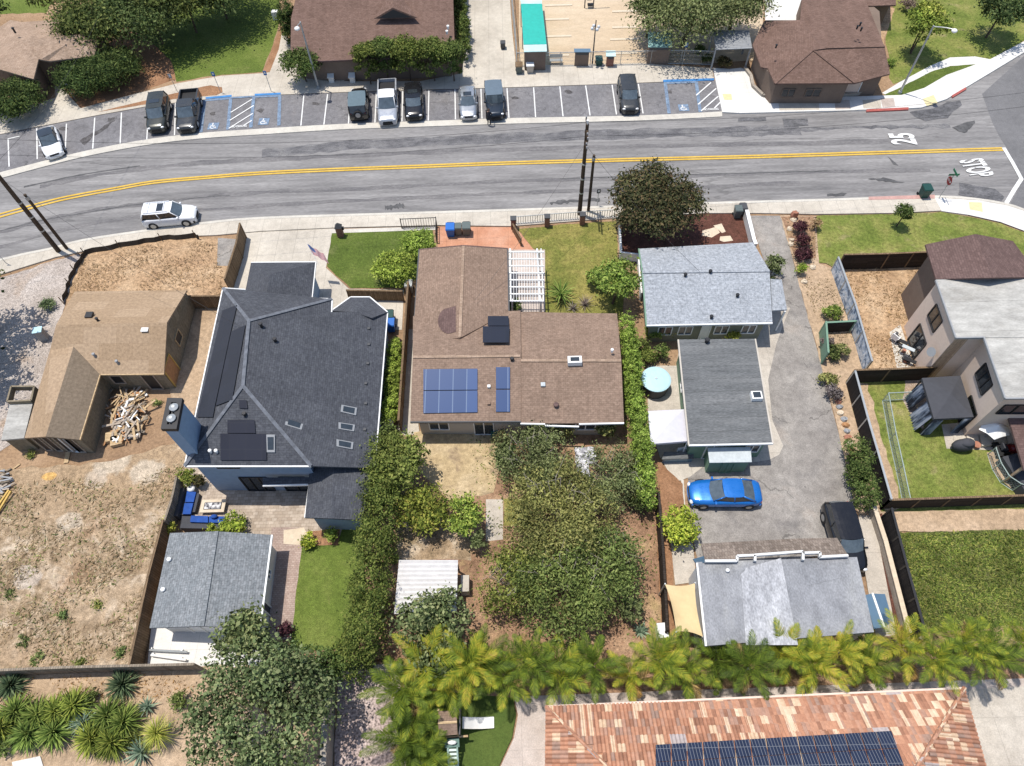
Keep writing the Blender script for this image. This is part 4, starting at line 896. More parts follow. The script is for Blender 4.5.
# ------------------------------------------------------------------ brown house in the middle
root = thing('brown_roofed_house', 'long brown-shingled house in the middle with blue solar collectors', 'house', base_of([P(515, 370)]))
e, r = 2.6, 3.9
NWf, NEf, Pk, Ps = (419, 249.5, e), (507.7, 248.5, e), (463.4, 245.5, 3.5), (459.8, 338, 3.5)
front = [NWf, Pk, Ps, (413.5, 352, e)]
A = [(412.5, 357, r), (411.5, 316, e)]
roofpart(root, [[NWf, Pk, Ps, (412.8, 340, 2.62)], [Pk, NEf, (509, 312, e), Ps]], M['shingle_brown'])
b1 = [(413, 316, e), (412.8, 357, r), (521, 356, r), (520.5, 310.5, e)]; b2 = [(412.8, 357, r), (410.3, 422, e), (521, 421.5, e), (521, 356, r)]
roofpart(root, [b1, b2], M['shingle_brown'], name='roof')
r1_ = [(520.5, 312, e-.12), (521, 360.5, r-.1), (621.3, 360.8, r-.1), (617, 313.5, e-.12)]; r2_ = [(521, 360.5, r-.1), (520.5, 423.5, e-.1), (624, 423, e-.1), (621.3, 360.8, r-.1)]
roofpart(root, [r1_, r2_], M['shingle_brown'], name='roof')
mb = MB(); mb.beam(P(463.4, 246, 3.52), P(459.9, 337, 3.52), .22, .05); mb.beam(P(413, 357, r+.02), P(520, 356, r+.02), .2, .05); mb.beam(P(521, 360.5, r-.08), P(621, 360.6, r-.08), .2, .05); mb.build('ridge_cap', M['shingle_tan'], root)
sc = [(449-11*math.cos(t)*1.0, 321-13*math.sin(t)) for t in np.linspace(-1.5, 1.5, 11)]+[(456, 306), (456, 332)]
panel(root, front, sc, M['shingle_plum'], 'roof_patch', .03, .03)
q = walls(root, [(419, 249.5), (507.7, 248.5), (509, 311), (617, 313.5), (624, 423), (410.3, 422)], e, M['stucco_cream'], .45)
window(root, q[4], q[5], .85, .95, .8, 1.9, (0, -1)); window(root, q[4], q[5], .62, .72, .1, 2.1, (0, -1), name='sliding_door'); window(root, q[4], q[5], .1, .2, .9, 1.9, (0, -1)); window(root, q[4], q[5], .3, .42, .9, 1.9, (0, -1))
fascia(root, [(410.3, 422, e), (521, 421.5, e)], M['darkgrey']); fascia(root, [(520.5, 423.5, e-.1), (545, 424, e-.1)], M['white']); fascia(root, [(545, 425.5, e-.1), (579, 426.5, e-.1)], M['white']); fascia(root, [(579, 424, e-.1), (624, 423, e-.1)], M['white'])
fascia(root, [NWf, (413, 340, e)], M['darkgrey']); fascia(root, [NEf, (509, 311, e)], M['darkgrey']); fascia(root, [NWf, Pk, NEf], M['shingle_plum'], 'rake_board')
panel(root, b2, [(423.5, 369.5), (477.5, 369), (477.5, 390), (423.5, 390.5)], M['solarblue'], 'solar_collector'); panel(root, b2, [(423.5, 391.3), (477.5, 390.8), (477.5, 412.5), (423.5, 413.5)], M['solarblue'], 'solar_collector')
panel(root, b2, [(496, 367.5), (510, 367.5), (510, 389), (496, 389)], M['solarblue'], 'solar_collector'); panel(root, b2, [(496, 390), (510, 390), (510, 412), (496, 412)], M['solarblue'], 'solar_collector')
panel(root, b1, [(488, 319.5), (508.5, 319.5), (509, 329.2), (488, 329.2)], M['solarblack'], lift=.32); panel(root, b1, [(483, 329.8), (509.5, 329.8), (509, 346), (483, 346)], M['solarblack'], lift=.32)
mb = MB(); p, n = on_plane(r2_, 574.5, 362.5); mb.box(p+Vector((0, 0, .2)), (.95, .55, .4)); ck = mb.build('evaporative_cooler', M['white'], root)
mb = MB(); mb.box(p+Vector((0, 0, .42)), (.6, .3, .05)); mb.build('grille', M['glass'], ck)
vent(root, r2_, 612, 351, 'roof_vent', .25, .15, M['white']); vent(root, b2, 512, 360, 'roof_vent', .3, .2, M['black']); vent(root, b2, 489, 387, 'roof_vent', .2, .15, M['white'], False); vent(root, b2, 489, 404, 'roof_vent', .2, .15, M['shingle_brown'], False); vent(root, r2_, 556, 406, 'roof_vent', .4, .2, M['shingle_plum'])
vent(root, r2_, 543, 385, 'roof_vent', .3, .12, M['rust'], False); vent(root, b1, 489, 311.5, 'roof_vent', .25, .2, M['black'])
# pergola, attached to nothing: stands by itself
pg = thing('white_pergola', 'white slatted pergola beside the salmon driveway and dry front lawn', 'pergola', base_of([P(527, 280)]))
for k in range(8):
    y = 252+k*7.0; mb = MB(); mb.beam(P(508.5, y, 2.45), P(544, y, 2.45), .11, .07); mb.build('slat', M['white'], pg)
mb = MB(); mb.beam(P(537, 249, 2.33), P(540, 301.5, 2.33), .12, .13); mb.build('beam', M['white'], pg)
mb = MB(); mb.beam(P(541, 249, 2.33), P(543.5, 301.5, 2.33), .08, .13); mb.build('beam', M['white'], pg)
mb = MB(); mb.beam(P(510, 249, 2.33), P(511, 301.5, 2.33), .14, .13); mb.build('beam', M['white'], pg)
for k in range(11):
    x = 511+k*2.6; mb = MB(); mb.beam(P(x, 251.5, 2.53), P(x+1.8*(k/11), 301, 2.53), .035, .03); mb.build('batten', M['stucco_white'], pg)
for x, y in ((539, 252), (541, 299), (511, 252), (512, 299)):
    mb = MB(); p = P(x, y, 2.3); mb.box((p.x, p.y, 1.13), (.14, .14, 2.26)); mb.build('post', M['white'], pg)
# ------------------------------------------------------------------ pale grey house and the green-walled house behind it
root = thing('grey_roofed_house', 'house with pale grey shingle roof beside the long driveway', 'house', base_of([P(710, 290)]))
e, r = 2.6, 3.3
n1, n2, s1, s2, rW, rE = (638.8, 248.7, e), (753, 242.3, e), (646.4, 325.5, e), (772.5, 323, e), (642.3, 272, r), (769.5, 270.5, r)
roofpart(root, [[n1, n2, rE, rW], [rW, rE, s2, s1]], M['shingle_grey'])
por = [(770.5, 279, 2.65), (781.7, 279.6, 2.5), (787, 309.5, 2.5), (772.3, 310.5, 2.65)]; roofpart(root, [por], M['shingle_grey'], name='porch_roof')
q = walls(root, [n1[:2], n2[:2], (769.5, 271), s2[:2], s1[:2]], e, M['stucco_olive'], .4)
for t in (.06, .3, .62, .8): window(root, q[3], q[4], t, t+.12, .9, 1.9, (0, -1))
window(root, q[3], q[4], .46, .54, .05, 2.0, (0, -1), M['white'], M['white'], name='door', bars=0)
for x, y in ((685, 276), (710, 272.7), (737, 296.5), (711, 318)): vent(root, [rW, rE, s2], x, y, 'roof_vent', .3, .22, M['black'])
fascia(root, [s1, s2], M['white']); fascia(root, [n1, rW, s1], M['greenpaint'], 'rake_board')
mb = MB(); mb.beam(P(642.3, 272, r+.03), P(769.5, 270.5, r+.03), .25, .05); mb.build('ridge_cap', M['shingle_grey'], root)
mb = MB(); p = P(785, 311, 2.4); mb.box((p.x, p.y, 1.2), (.12, .12, 2.4)); mb.build('post', M['white'], root)
root = thing('low_grey_house', 'flat dark grey rolled-roof house with green walls between the pool tank and driveway', 'house', base_of([P(725, 395)]))
fr = [(678.2, 339.5, 2.9), (755.3, 338.8, 2.9), (773, 443.4, 2.6), (688.8, 445.3, 2.6)]
roofpart(root, [fr], M['rolled_dark'], t=.2)
q = walls(root, [p[:2] for p in fr], 2.6, M['greenpaint'], .3)
window(root, q[2], q[3], .05, .24, .9, 1.9, (0, -1)); window(root, q[2], q[3], .68, .78, .05, 2.0, (0, -1), M['white'], M['greenpaint'], name='door', bars=0)
window(root, q[1], q[2], .7, .8, .9, 1.9, (1, 0)); window(root, q[0], q[3], .3, .4, .9, 1.9, (-1, 0))
fascia(root, [(688.8, 445.3, 2.6), (773, 443.4, 2.6)], M['white']); fascia(root, [fr[1], fr[2]], M['stucco_cream'], 'edge_trim'); fascia(root, [fr[0], fr[3]], M['stucco_cream'], 'edge_trim')
mb = MB(); p, n = on_plane(fr, 755.5, 397.5); mb.box(p+Vector((0, 0, .18)), (.7, .6, .36)); ck = mb.build('evaporative_cooler', M['white'], root)
mb = MB(); mb.box(p+Vector((0, 0, .38)), (.5, .42, .04)); mb.build('grille', M['glass'], ck)
vent(root, fr, 706.5, 342, 'roof_vent', .4, .3, M['black'])
sh = thing('metal_shed', 'small green shed with rusty white metal roof in front of the blue car', 'shed', base_of([P(728, 465)]))
st = [(707.6, 447.5), (750.6, 447), (751.8, 462), (709.5, 462.7)]
mb = MB(); mb.slab([P(x, y, 1.9 if k < 2 else 1.75) for k, (x, y) in enumerate(st)], .06); mb.build('roof', M['rust'], sh)
q = walls(sh, st, 1.75, M['greenpaint'], .1); window(sh, q[2], q[3], .35, .65, .05, 1.55, (0, -1), M['greenpaint'], M['greenpaint'], name='door', bars=1)
# ------------------------------------------------------------------ flat-roofed rear house with mansard
root = thing('flat_roofed_house', 'rear house with patchy grey flat roof and brown mansard edge above the palms', 'house', base_of([P(780, 600)]))
z = 3.0
fl = [(696, 562), (857, 557), (874, 632), (705, 646)]
mb = MB(); mb.slab([P(*p, z) for p in fl], .2); mb.build('roof', M['rolled_blue'], root)
for qd, m in (([(745, 568), (781, 558), (798, 645), (752, 645)], 'rolled_white'), ([(741, 574), (748, 568), (756, 645), (746, 645)], 'rolled_white'), ([(803, 562), (848, 556), (853, 575), (806, 586)], 'rolled_blue')):
    LZ[0] += .001; mb = MB(); mb.slab([P(*p, z+.012+LZ[0]*.02) for p in qd], .008); mb.build('roof_patch', M[m], root)
q = walls(root, [p[:2] for p in fl], z, M['stucco_white'], .12)
man = [[(701, 543.6, 2.5), (797, 538.5, 2.5), (797, 553.5, 3.28), (755, 555.3, 3.28), (755, 557, 3.28), (737, 557.2, 3.28), (737, 561, 3.28), (705, 561.5, 3.28)], [(797, 538.5, 2.5), (837, 537.8, 2.5), (848, 555, 3.28), (820, 557, 3.28), (820, 554, 3.28), (797, 553.5, 3.28)]]
roofpart(root, man, M['mansard'], name='mansard', t=.1)
fascia(root, [(705, 561, 3.3), (737, 560.8, 3.3), (737, 556, 3.3), (755, 555.3, 3.3), (755, 561, 3.3)], M['stucco_white'], 'parapet', .14, .22); fascia(root, [(755, 555, 3.3), (803, 551.5, 3.3), (803, 560, 3.3)], M['stucco_white'], 'parapet', .14, .22); fascia(root, [(803, 553, 3.3), (820, 552.5, 3.3), (820, 557, 3.3), (848, 555.5, 3.3)], M['stucco_white'], 'parapet', .14, .22)
fascia(root, [(697, 563, 3.05), (706, 646, 3.05)], M['white'], 'edge_trim'); mb = MB(); mb.slab([P(693, 559, 2.6), P(704, 556, 3.2), P(705, 562, 3.2), P(697, 565, 2.6)], .1); mb.build('mansard_end', M['bluemetal'], root)
vent(root, [p+(z,) for p in fl], 727, 571, 'roof_vent', .25, .15, M['white']); 
window(root, q[0], q[1], .1, .4, .05, 2.2, (0, 1), M['white'], M['grey'], name='garage_door', bars=2)
bs = thing('blue_metal_awning', 'blue ridged metal lean-to roof at the corner of the flat-roofed house', 'awning', base_of([P(880, 612)]))
a = [P(*p, 2.3) for p in ((865, 595), (872, 593.5), (884, 627), (874, 629))]; mb = MB(); mb.slab(a, .05)
a2 = [P(872.5, 593.5, 2.3), P(885, 594, 2.05), P(893, 622, 2.05), P(884.5, 627, 2.3)]; mb.slab(a2, .05); mb.build('roof', M['bluemetal'], bs)
mb = MB(); mb.beam(P(872.3, 593, 2.33), P(884.3, 627.5, 2.33), .12, .05); mb.build('ridge_strip', M['white'], bs)
for p in ((884, 596), (891, 620)):
    mb = MB(); c = P(*p, 2.0); mb.tube((c.x, c.y, 0), (c.x, c.y, 2.0), .05, .05, 6); mb.build('post', M['galv'], bs)
# ------------------------------------------------------------------ grey-shingled garage at the back of the dirt lot
root = thing('grey_garage', 'detached garage with grey gabled shingle roof beside the brick path', 'garage', base_of([P(215, 580)]))
e, r = 2.3, 3.0
gw, ge = [(170, 533, e), (216.4, 531.3, r), (202, 626, r), (149.4, 628, e)], [(216.4, 531.3, r), (272, 534.8, e), (260, 629, e), (202, 626, r)]
roofpart(root, [gw, ge], M['shingle_mid'])
q = walls(root, [(170, 533), (272, 534.8), (260, 629), (149.4, 628)], e, M['stucco_white'], .3)
mb = MB(); a, b, c = P(260, 629, e), P(149.4, 628, e), P(202, 626, r); o = Vector((0, .3, -.14)); mb.poly([a+o, b+o, c+o]); mb.build('gable', M['stucco_white'], root)
window(root, q[2], q[3], .2, .75, .05, 2.1, (0, -1), M['white'], M['white'], name='garage_door', bars=3); window(root, q[1], q[2], .3, .42, .9, 1.9, (1, 0)); window(root, q[1], q[2], .7, .8, .05, 2.0, (1, 0), name='door', bars=0)
for x, y in ((170, 560), (164, 590)): vent(root, gw, x, y, 'roof_vent', .3, .15, M['white'])
fascia(root, [(272, 534.8, e), (260, 629, e)], M['white']); mb = MB(); mb.beam(P(216.4, 531.3, r+.03), P(202, 626, r+.03), .25, .05); mb.build('ridge_cap', M['shingle_mid'], root)
# ------------------------------------------------------------------ tiled house at the bottom
root = thing('tile_roofed_house', 'house with mottled clay tile hip roof and a long solar array behind the palms', 'house', base_of([P(760, 800)]))
e, r = 3.0, 5.4
nw, ne, sw, se, rw_, re_ = (546, 706.5, e), (964, 688, e), (544, 900, e), (1020, 890, e), (644, 803, r), (898, 798, r)
nface = [nw, rw_, re_, ne]
def tiled(face, per=.2, hgt=.055):
    pts = [P(*q) for q in face]; n = (pts[1]-pts[0]).cross(pts[2]-pts[0]).normalized(); n = n if n.z > 0 else -n
    mb = MB(); mb.slab([p-n*.03 for p in pts], .2); u = Vector((-n.y, n.x, 0)).normalized(); v = n.cross(u); d0 = n.dot(pts[0])
    uv = [(u.dot(p), v.dot(p)) for p in pts]; k0, k1 = math.ceil(min(a for a, b in uv)/per), math.floor(max(a for a, b in uv)/per)
    def span(x):
        ys = []
        for (a, b), (c, d) in zip(uv, uv[1:]+uv[:1]):
            if (a-x)*(c-x) < 0: ys.append(b+(d-b)*(x-a)/(c-a))
        return (min(ys), max(ys)) if len(ys) >= 2 else None
    for k in range(k0, k1):
        s_ = span((k+.5)*per)
        if not s_ or s_[1]-s_[0] < .1: continue
        prof = [(0, 0), (.12, .55), (.35, 1), (.62, 1), (.85, .5), (1, 0)]; m_ = max(1, int((s_[1]-s_[0])/.45))
        e_ = [math.floor(s_[0]/.45)*.45+.45*j for j in range(m_+2)]
        for y0, y1 in zip(e_, e_[1:]):
            y0, y1 = max(y0, s_[0]), min(y1, s_[1])
            if y1-y0 < .02: continue
            for (a, h0), (c, h1) in zip(prof, prof[1:]):
                q = [u*((k+a)*per)+v*y0+n*(d0+h0*hgt+.022), u*((k+c)*per)+v*y0+n*(d0+h1*hgt+.022), u*((k+c)*per)+v*y1+n*(d0+h1*hgt), u*((k+a)*per)+v*y1+n*(d0+h0*hgt)]
                mb.poly(q, 0, n)
    mb.build('roof', M['claytile'], root)
for f_ in ([nw, rw_, re_, ne], [nw, sw, rw_], [ne, re_, se]): tiled(f_)
roofpart(root, [[rw_, sw, se, re_]], M['claytile'], t=.2)
for a, b in ((nw, rw_), (ne, re_)): 
    pa, pb = P(*a), P(*b); mb = MB()
    for k in range(24): mb.tube(pa.lerp(pb, k/24)+Vector((0, 0, .04)), pa.lerp(pb, (k+.97)/24)+Vector((0, 0, .04)), .11, .09, 8)
    mb.build('hip_cap', M['claytile'], root)
walls(root, [p[:2] for p in (nw, ne, se, sw)], e, M['stucco_tan'], .5)
fascia(root, [nw, ne], M['stucco_tan']); 
ax, ay = (655, 746.5), (891, 732.5)
for row in range(3):
    for k in range(15):
        t0, t1 = k/15+.002, (k+1)/15-.002
        yo = row*17.5
        def pt(t, dy): return (ax[0]+(ay[0]-ax[0])*t+dy*.37*(t), ax[1]+(ay[1]-ax[1])*t+dy)
        panel(root, nface, [pt(t0, yo), pt(t1, yo), pt(t1, yo+17), pt(t0, yo+17)], M['solarnavy'], lift=.14)
# ------------------------------------------------------------------ two-storey tan house on the right
root = thing('tan_two_storey_house', 'tan two-storey house with plum roof in front and pale flat roofs behind', 'house', base_of([P(980, 350)]))
e = 5.4
a, b, c, d, f, g2 = (925.5, 244.4, e), (1013, 241, e), (1040, 277, e), (936, 279, e), (975.4, 234, 6.3), (992, 277.7, 6.3)
roofpart(root, [[a, f, g2, d], [f, b, c, g2]], M['shingle_plum'])
w1 = [(936, 279.5, e+.1), (1120, 276, e+.1), (1120, 337, e), (956, 337.6, e)]; roofpart(root, [w1], M['rolled_pale'], t=.2)
w2 = [(984, 336.8, e-.05), (1120, 337, e-.05), (1160, 397, e-.1), (1005.4, 398.2, e-.1)]; roofpart(root, [w2], M['rolled_pale'], t=.2)
walls(root, [a[:2], (1013, 241), (1040, 285), (938.5, 285)], e-.1, M['stucco_brown'], .45, name='front_wall')
q = walls(root, [(936, 279.5), (1120, 277), (1120, 337.6), (956, 337.6)], e, M['stucco_tan'], .12)
q = [None, None, None, q[2], q[3], q[0]]
window(root, q[4], q[5], .40, .72, 3.2, 4.5, (-1, 0), M['black'], M['glass_dark']); window(root, q[4], q[5], .36, .74, .1, 2.1, (-1, 0), M['black'], M['glass_dark'], name='sliding_door')
mb = MB(); sp = q[4]; se_ = Vector((P(1120, 337.6, e).x, sp.y)); mb.box(((sp.x+P(984, 337, e).x)/2+.1, sp.y+.0, 2.6), (P(984, 337, e).x-sp.x+.1, .06, 5.1)); mb.build('wood_siding', M['woodside'], root)
q2 = walls(root, [(984, 330), (1120, 330), (1160, 398), (1005.4, 398.2)], e-.1, M['stucco_tan'], .12)
window(root, q2[3], q2[0], .28, .62, 3.1, 4.4, (-1, 0), M['black'], M['glass_dark'], bars=2); window(root, q2[3], q2[0], .1, .4, .1, 2.1, (-1, 0), M['black'], M['glass_dark'], name='sliding_door')
window(root, q2[2], q2[3], .75, .95, 3.2, 4.3, (0, -1), M['black'], M['glass_dark'])
fascia(root, [(936, 280, e+.1), (956, 337.6, e), (984, 337, e)], M['grey'], 'edge_trim'); fascia(root, [(984, 337, e), (1005.4, 398.2, e-.1), (1160, 397, e-.1)], M['grey'], 'edge_trim')
mb = MB(); p = q[4].lerp(q[5], .1); mb.tube((p.x-.15, p.y, 2.9), (p.x-.5, p.y-.1, 3.05), .06, .34, 14); mb.tube((p.x, p.y, 2.7), (p.x-.2, p.y, 2.9), .03, .03, 6); mb.build('satellite_dish', M['grey'], root)
mb = MB(); mb.slab([P(1004, 402, 2.6), P(1100, 400, 2.6), P(1120, 470, 2.4), P(1024, 470, 2.4)], .15); mb.build('porch_roof', M['shingle_plum'], root)
for x, y in ((1022, 466), (1006, 408)):
    mb = MB(); p = P(x, y, 2.4); mb.box((p.x+.2, p.y, 1.15), (.14, .14, 2.3)); mb.build('post', M['woodside'], root)
# ------------------------------------------------------------------ buildings across the road
root = thing('brown_church_hall', 'long brown shingled hall with a triangular gablet behind the parked cars', 'hall', base_of([P(375, 10)]))
e = 2.7
lo = [(291, 57, e), (291, 18.5, 3.9), (453.5, 12, 3.9), (455, 50, e)]
s1 = [(291, 18.5, 3.9), (290.5, 58, e), (322, 61, e), (455, 55, e), (453.5, 11.5, 3.9)]
s2 = [(291, 18.5, 3.9), (453.5, 11.5, 3.9), (452, -60, 6.5), (308, -55, 6.5)]
roofpart(root, [s1], M['shingle_church']); roofpart(root, [s2], M['shingle_church'], name='upper_roof')
roofpart(root, [[(308, -55, 6.5), (452, -60, 6.5), (470, -160, 3), (300, -150, 3)]], M['shingle_church'], name='upper_roof')
mb = MB(); a, b, c = P(373.5, 19, 4.15), P(418, 18, 4.15), P(392.6, 7.6, 5.1); o = Vector((0, 1.5, .0)); mb.poly([a, b, c]); mb.poly([a, c, c+Vector((0, 3, .35))]); mb.poly([c, b, c+Vector((0, 3, .35))]); gb = mb.build('gablet', M['shingle_church'], root)
i_ = (a+b+c)/3; mb = MB(); mb.poly([i_+(v-i_)*.78+Vector((0, -.04, 0)) for v in (a, b, c)]); mb.build('gablet_vent', M['black'], gb)
q = walls(root, [(291, 18), (453, 12), (455, 55), (322, 60), (291, 57)], e, M['stucco_brown'], .5)
q = [P(322, 61, e), P(455, 55, e)]; 
fascia(root, [(290.5, 58, e), (322, 61, e), (455, 55, e)], M['shingle_plum'], 'fascia_board')
for x, y, m in ((448, 28, 'white'), (447, 33, 'white')): vent(root, s1, x, y, 'roof_vent', .3, .2, M[m])
for x in (331, 352):
    p = P(x, 77, .6); mb = MB(); mb.box((p.x, p.y, .35), (.5, .4, .7)); mb.slab([(p.x-.35, p.y-.3, .72), (p.x+.35, p.y-.3, .72), (p.x+.3, p.y+.25, .95), (p.x-.3, p.y+.25, .95)], .06)
    o = mb.build('entrance_pillar', M['stucco_white']); tag(o, 'pale entrance pillar on the '+('left' if x < 340 else 'right')+' of the brown hall doorway', 'pillar')
root = thing('brown_hip_roof_house', 'brown hip-roofed house at the corner with the white pavement bulb', 'house', base_of([P(815, 60)]))
e, r = 2.6, 4.0
pk = (812.9, 50, r); a, b, c, d = (774.8, 83.6, e), (854.6, 83, e), (890, 73.7, e), (884.6, 46.5, 3.6)
roofpart(root, [[a, pk, b]], M['shingle_church']); roofpart(root, [[b, pk, (826, 48, r), d, c]], M['shingle_church'])
roofpart(root, [[a, (768, 68.5, e), (761, 67, e), (752.5, 44.5, e), (764, 21, e), (800, 20, 3.3), (815, 40, 3.9), pk]], M['shingle_church'])
roofpart(root, [[(800, 20, 3.3), (803, -12, 3.3), (860, -14, e), (884.6, 46.5, 3.6), (826, 48, r), pk, (815, 40, 3.9)]], M['shingle_church'])
q = walls(root, [(775, 83), (854.6, 83), (854, 74), (889, 74), (884, 10), (860, -10), (800, -10), (800, 21), (764, 21), (753, 45), (762, 68)], e, M['stucco_brown'], .4)
window(root, q[0], q[1], .12, .3, .9, 1.7, (0, -1), M['stucco_brown'], M['glass_dark']); window(root, q[0], q[1], .45, .66, .9, 1.7, (0, -1), M['stucco_brown'], M['glass_dark']); window(root, q[2], q[3], .1, .5, .1, 2.1, (0, -1), M['white'], M['stucco_tan'], name='garage_door', bars=0)
mb = MB()
for u, v in ((a, pk), (b, pk), (pk, (826, 48, r)), ((826, 48, r), d)): mb.beam(P(*u)+Vector((0, 0, .03)), P(*v)+Vector((0, 0, .03)), .22, .05)
mb.build('ridge_cap', M['shingle_church'], root); 
for x, y in ((776, 47), (857, 28), (861, 30), (860, 25)): vent(root, [a, pk, b], x, y, 'roof_vent', .25, .2, M['black'])
sheet('patio', [(764, -20), (804, -20), (803, 21), (765, 21)], M['conc_new'])
rb = thing('brown_neighbour_house', 'edge of a brown house with dark eave at the top right lawn', 'house', base_of([P(878, -10)]))
roofpart(rb, [[(862, 6, 2.6), (896, 5, 2.6), (896, -50, 3.6), (862, -50, 3.6)]], M['shingle_church']); walls(rb, [(862, 6), (896, 5), (896, -50), (862, -50)], 2.6, M['stucco_brown'], .5)
root = thing('tan_roofed_building', 'small tan-roofed park building half hidden by dark junipers', 'building', base_of([P(45, 60)]))
e, r = 2.7, 3.7
A1, A2, A3, A4, A5 = (20, 40.5, r), (80, 34.5, r), (93, 56, e), (49.5, 61, e), (38, 62, 3.0)
roofpart(root, [[A1, A2, A3, (49.5, 61, e), (38.5, 59, 3.1)]], M['shingle_tan']); roofpart(root, [[A2, (100, 34, e), (94, 56, e)], [A1, (22, 22, e), (98, 17, e), (100, 34, e), A2]], M['shingle_tan'])
roofpart(root, [[A1, (38.5, 59, 3.1), (33.5, 79, e), (-12, 66, 3.4)]], M['shingle_tan']); roofpart(root, [[A1, (-12, 66, 3.4), (-20, 40, e), (10, 20, e), (22, 22, e)]], M['shingle_tan'])
q = walls(root, [(22, 22), (98, 17), (93, 56), (49.5, 60), (38, 61), (33.5, 78), (-14, 68), (-14, 40)], e-.1, M['stucco_brown'], .3)
vent(root, [A1, A2, A3], 15, 32, 'roof_vent', .3, .4, M['black'])
# gable-ended canvas batting shade and huts in the sand court
sh = thing('teal_shade_canopy', 'long teal canvas canopy with pale ends over a dark booth beside the sand court', 'canopy', base_of([P(535, 30)]))
z = 2.5
mb = MB(); mb.slab([P(521, 4, z), P(542, 4, z), P(546.5, 44, z), P(523.5, 44.5, z)], .06); mb.build('canopy', M['teal'], sh)
mb = MB(); mb.slab([P(523.5, 44.8, z-.02), P(546.5, 44.3, z-.02), P(546.8, 51.3, z-.25), P(524, 51.8, z-.25)], .06); mb.build('canopy_end', M['tealpale'], sh)
mb = MB(); mb.slab([P(518.5, -12, z-.15), P(540.5, -12, z-.15), P(542, 3.7, z), P(521, 3.7, z)], .06); mb.build('canopy_end', M['tealpale'], sh)
q = inset([P(524.5, 51, 2.2), P(546, 51, 2.2), P(545.5, 46, 2.2), P(524, 46, 2.2)], .02); mb = MB(); mb.prism([(p.x, p.y) for p in q], 0, 2.2, bottom=False); mb.build('booth', M['stucco_brown'], sh)
for x, y in ((521, 4), (542, 4), (544.5, 26), (522.5, 26)):
    mb = MB(); p = P(x, y, z); mb.tube((p.x, p.y, 0), (p.x, p.y, z-.06), .05, .05, 6); mb.build('post', M['galv'], sh)
def hut(name, label, cat, x0, x1, ytop, ybot, z, mr, mw):
    h = thing(name, label, cat, base_of([P((x0+x1)/2, ybot+8)]))
    t = [(x0, ytop, z), (x1, ytop, z), (x1+.3, ybot, z-.2), (x0+.2, ybot, z-.2)]
    mb = MB(); mb.slab([P(*p) for p in t], .06); mb.build('roof', mr, h)
    q = inset([P(*p) for p in t], .12); mb = MB(); mb.prism([(p.x, p.y) for p in q], 0, z-.28, bottom=False); mb.build('wall', mw, h)
    mb = MB(); a, b = q[3], q[2]
    if a.y > q[0].y: a, b = q[0], q[1]
    mb.beam((a.x+.1, a.y-.02, z-.45), (b.x-.1, b.y-.02, z-.45), .05, .25); mb.build('shutter', M['darkgrey'], h)
    return h
hut('storage_hut', 'grey-roofed brown storage hut at the edge of the sand court', 'hut', 574, 590.5, 48.5, 52, 1.9, M['bluemetal'], M['stucco_brown'])
hut('small_kiosk', 'small brick-red kiosk with pale teal roof by the sand court fence', 'kiosk', 606, 615.5, 50.5, 56.2, 1.5, M['tealpale'], M['brick'])
hut('teal_roofed_hut', 'faded teal roofed hut in the shade of the big oak', 'hut', 648, 672, 32, 47, 2.2, M['tealold'], M['stucco_brown'])
pv = thing('park_arbor', 'dark slatted arbor roof in tree shade beside the corner house', 'arbor', base_of([P(735, 55)]))
mb = MB(); 
for k in range(12):
    t = k/11; mb.beam(P(712+4*t, 31+18*t, 2.4), P(749+3*t, 31.5+16*t, 2.4), .28, .05)
mb.build('slats', M['grey'], pv)
for x, y in ((713, 32), (748, 32), (716, 48), (751, 47)):
    mb = MB(); p = P(x, y, 2.4); mb.box((p.x, p.y, 1.17), (.14, .14, 2.34)); mb.build('post', M['grey'], pv)
# ------------------------------------------------------------------ dark gazebo
gz = thing('dark_gazebo', 'charcoal canvas gazebo with half-drawn curtains on the right-hand lawn', 'gazebo', base_of([P(946, 415)]))
z = 2.2; cn = [P(922, 378, z), P(960.4, 375.5, z), (P(973.7, 417, z)), P(934, 419, z)]; pk = sum(cn, Vector())/4+Vector((0, 0, .45))
mb = MB()
for k in range(4): mb.poly([cn[(k+1) % 4], cn[k], pk])
for k in range(4): mb.slab([cn[k], cn[(k+1) % 4], cn[(k+1) % 4]+Vector((0, 0, -.005)), cn[k]], .18) if False else mb.poly([cn[k], cn[(k+1) % 4], cn[(k+1) % 4]+Vector((0, 0, -.2)), cn[k]+Vector((0, 0, -.2))])
mb.build('canopy', M['charcoal'], gz)
for p in cn:
    mb = MB(); c = (pk-p)*.04; mb.tube((p.x+c.x, p.y+c.y, 0), (p.x+c.x, p.y+c.y, z-.05), .06, .06, 6); mb.build('post', M['black'], gz)
M['curtain'] = gmat('striped_curtain', [(0.42, (.04,.045,.06)), (0.5, (.2,.24,.32)), (0.58, (.5,.53,.6))], 1.4, (4, .2), stretch=(.6, 2.5, .3))
for (a, b, t0, t1) in ((0, 3, .1, .45), (0, 3, .55, .95), (3, 2, .02, .25), (3, 2, .8, .98)):
    mb = MB(); u, v = cn[a].lerp(cn[b], t0), cn[a].lerp(cn[b], t1); n = 12; pr = None
    d = (v-u).normalized(); nn = Vector((-d.y, d.x, 0))
    for k in range(n+1):
        q = u.lerp(v, k/n)+nn*.07*(1 if k % 2 else -1); out = nn*(-.28 if a == 0 else -.05)
        if pr: mb.poly([pr[0], pr[1], q+Vector((0, 0, .05-z))+out, q+Vector((0, 0, -.15))])
        pr = (q+Vector((0, 0, -.15)), q+Vector((0, 0, .05-z))+out)
    mb.build('curtain', M['curtain'], gz)
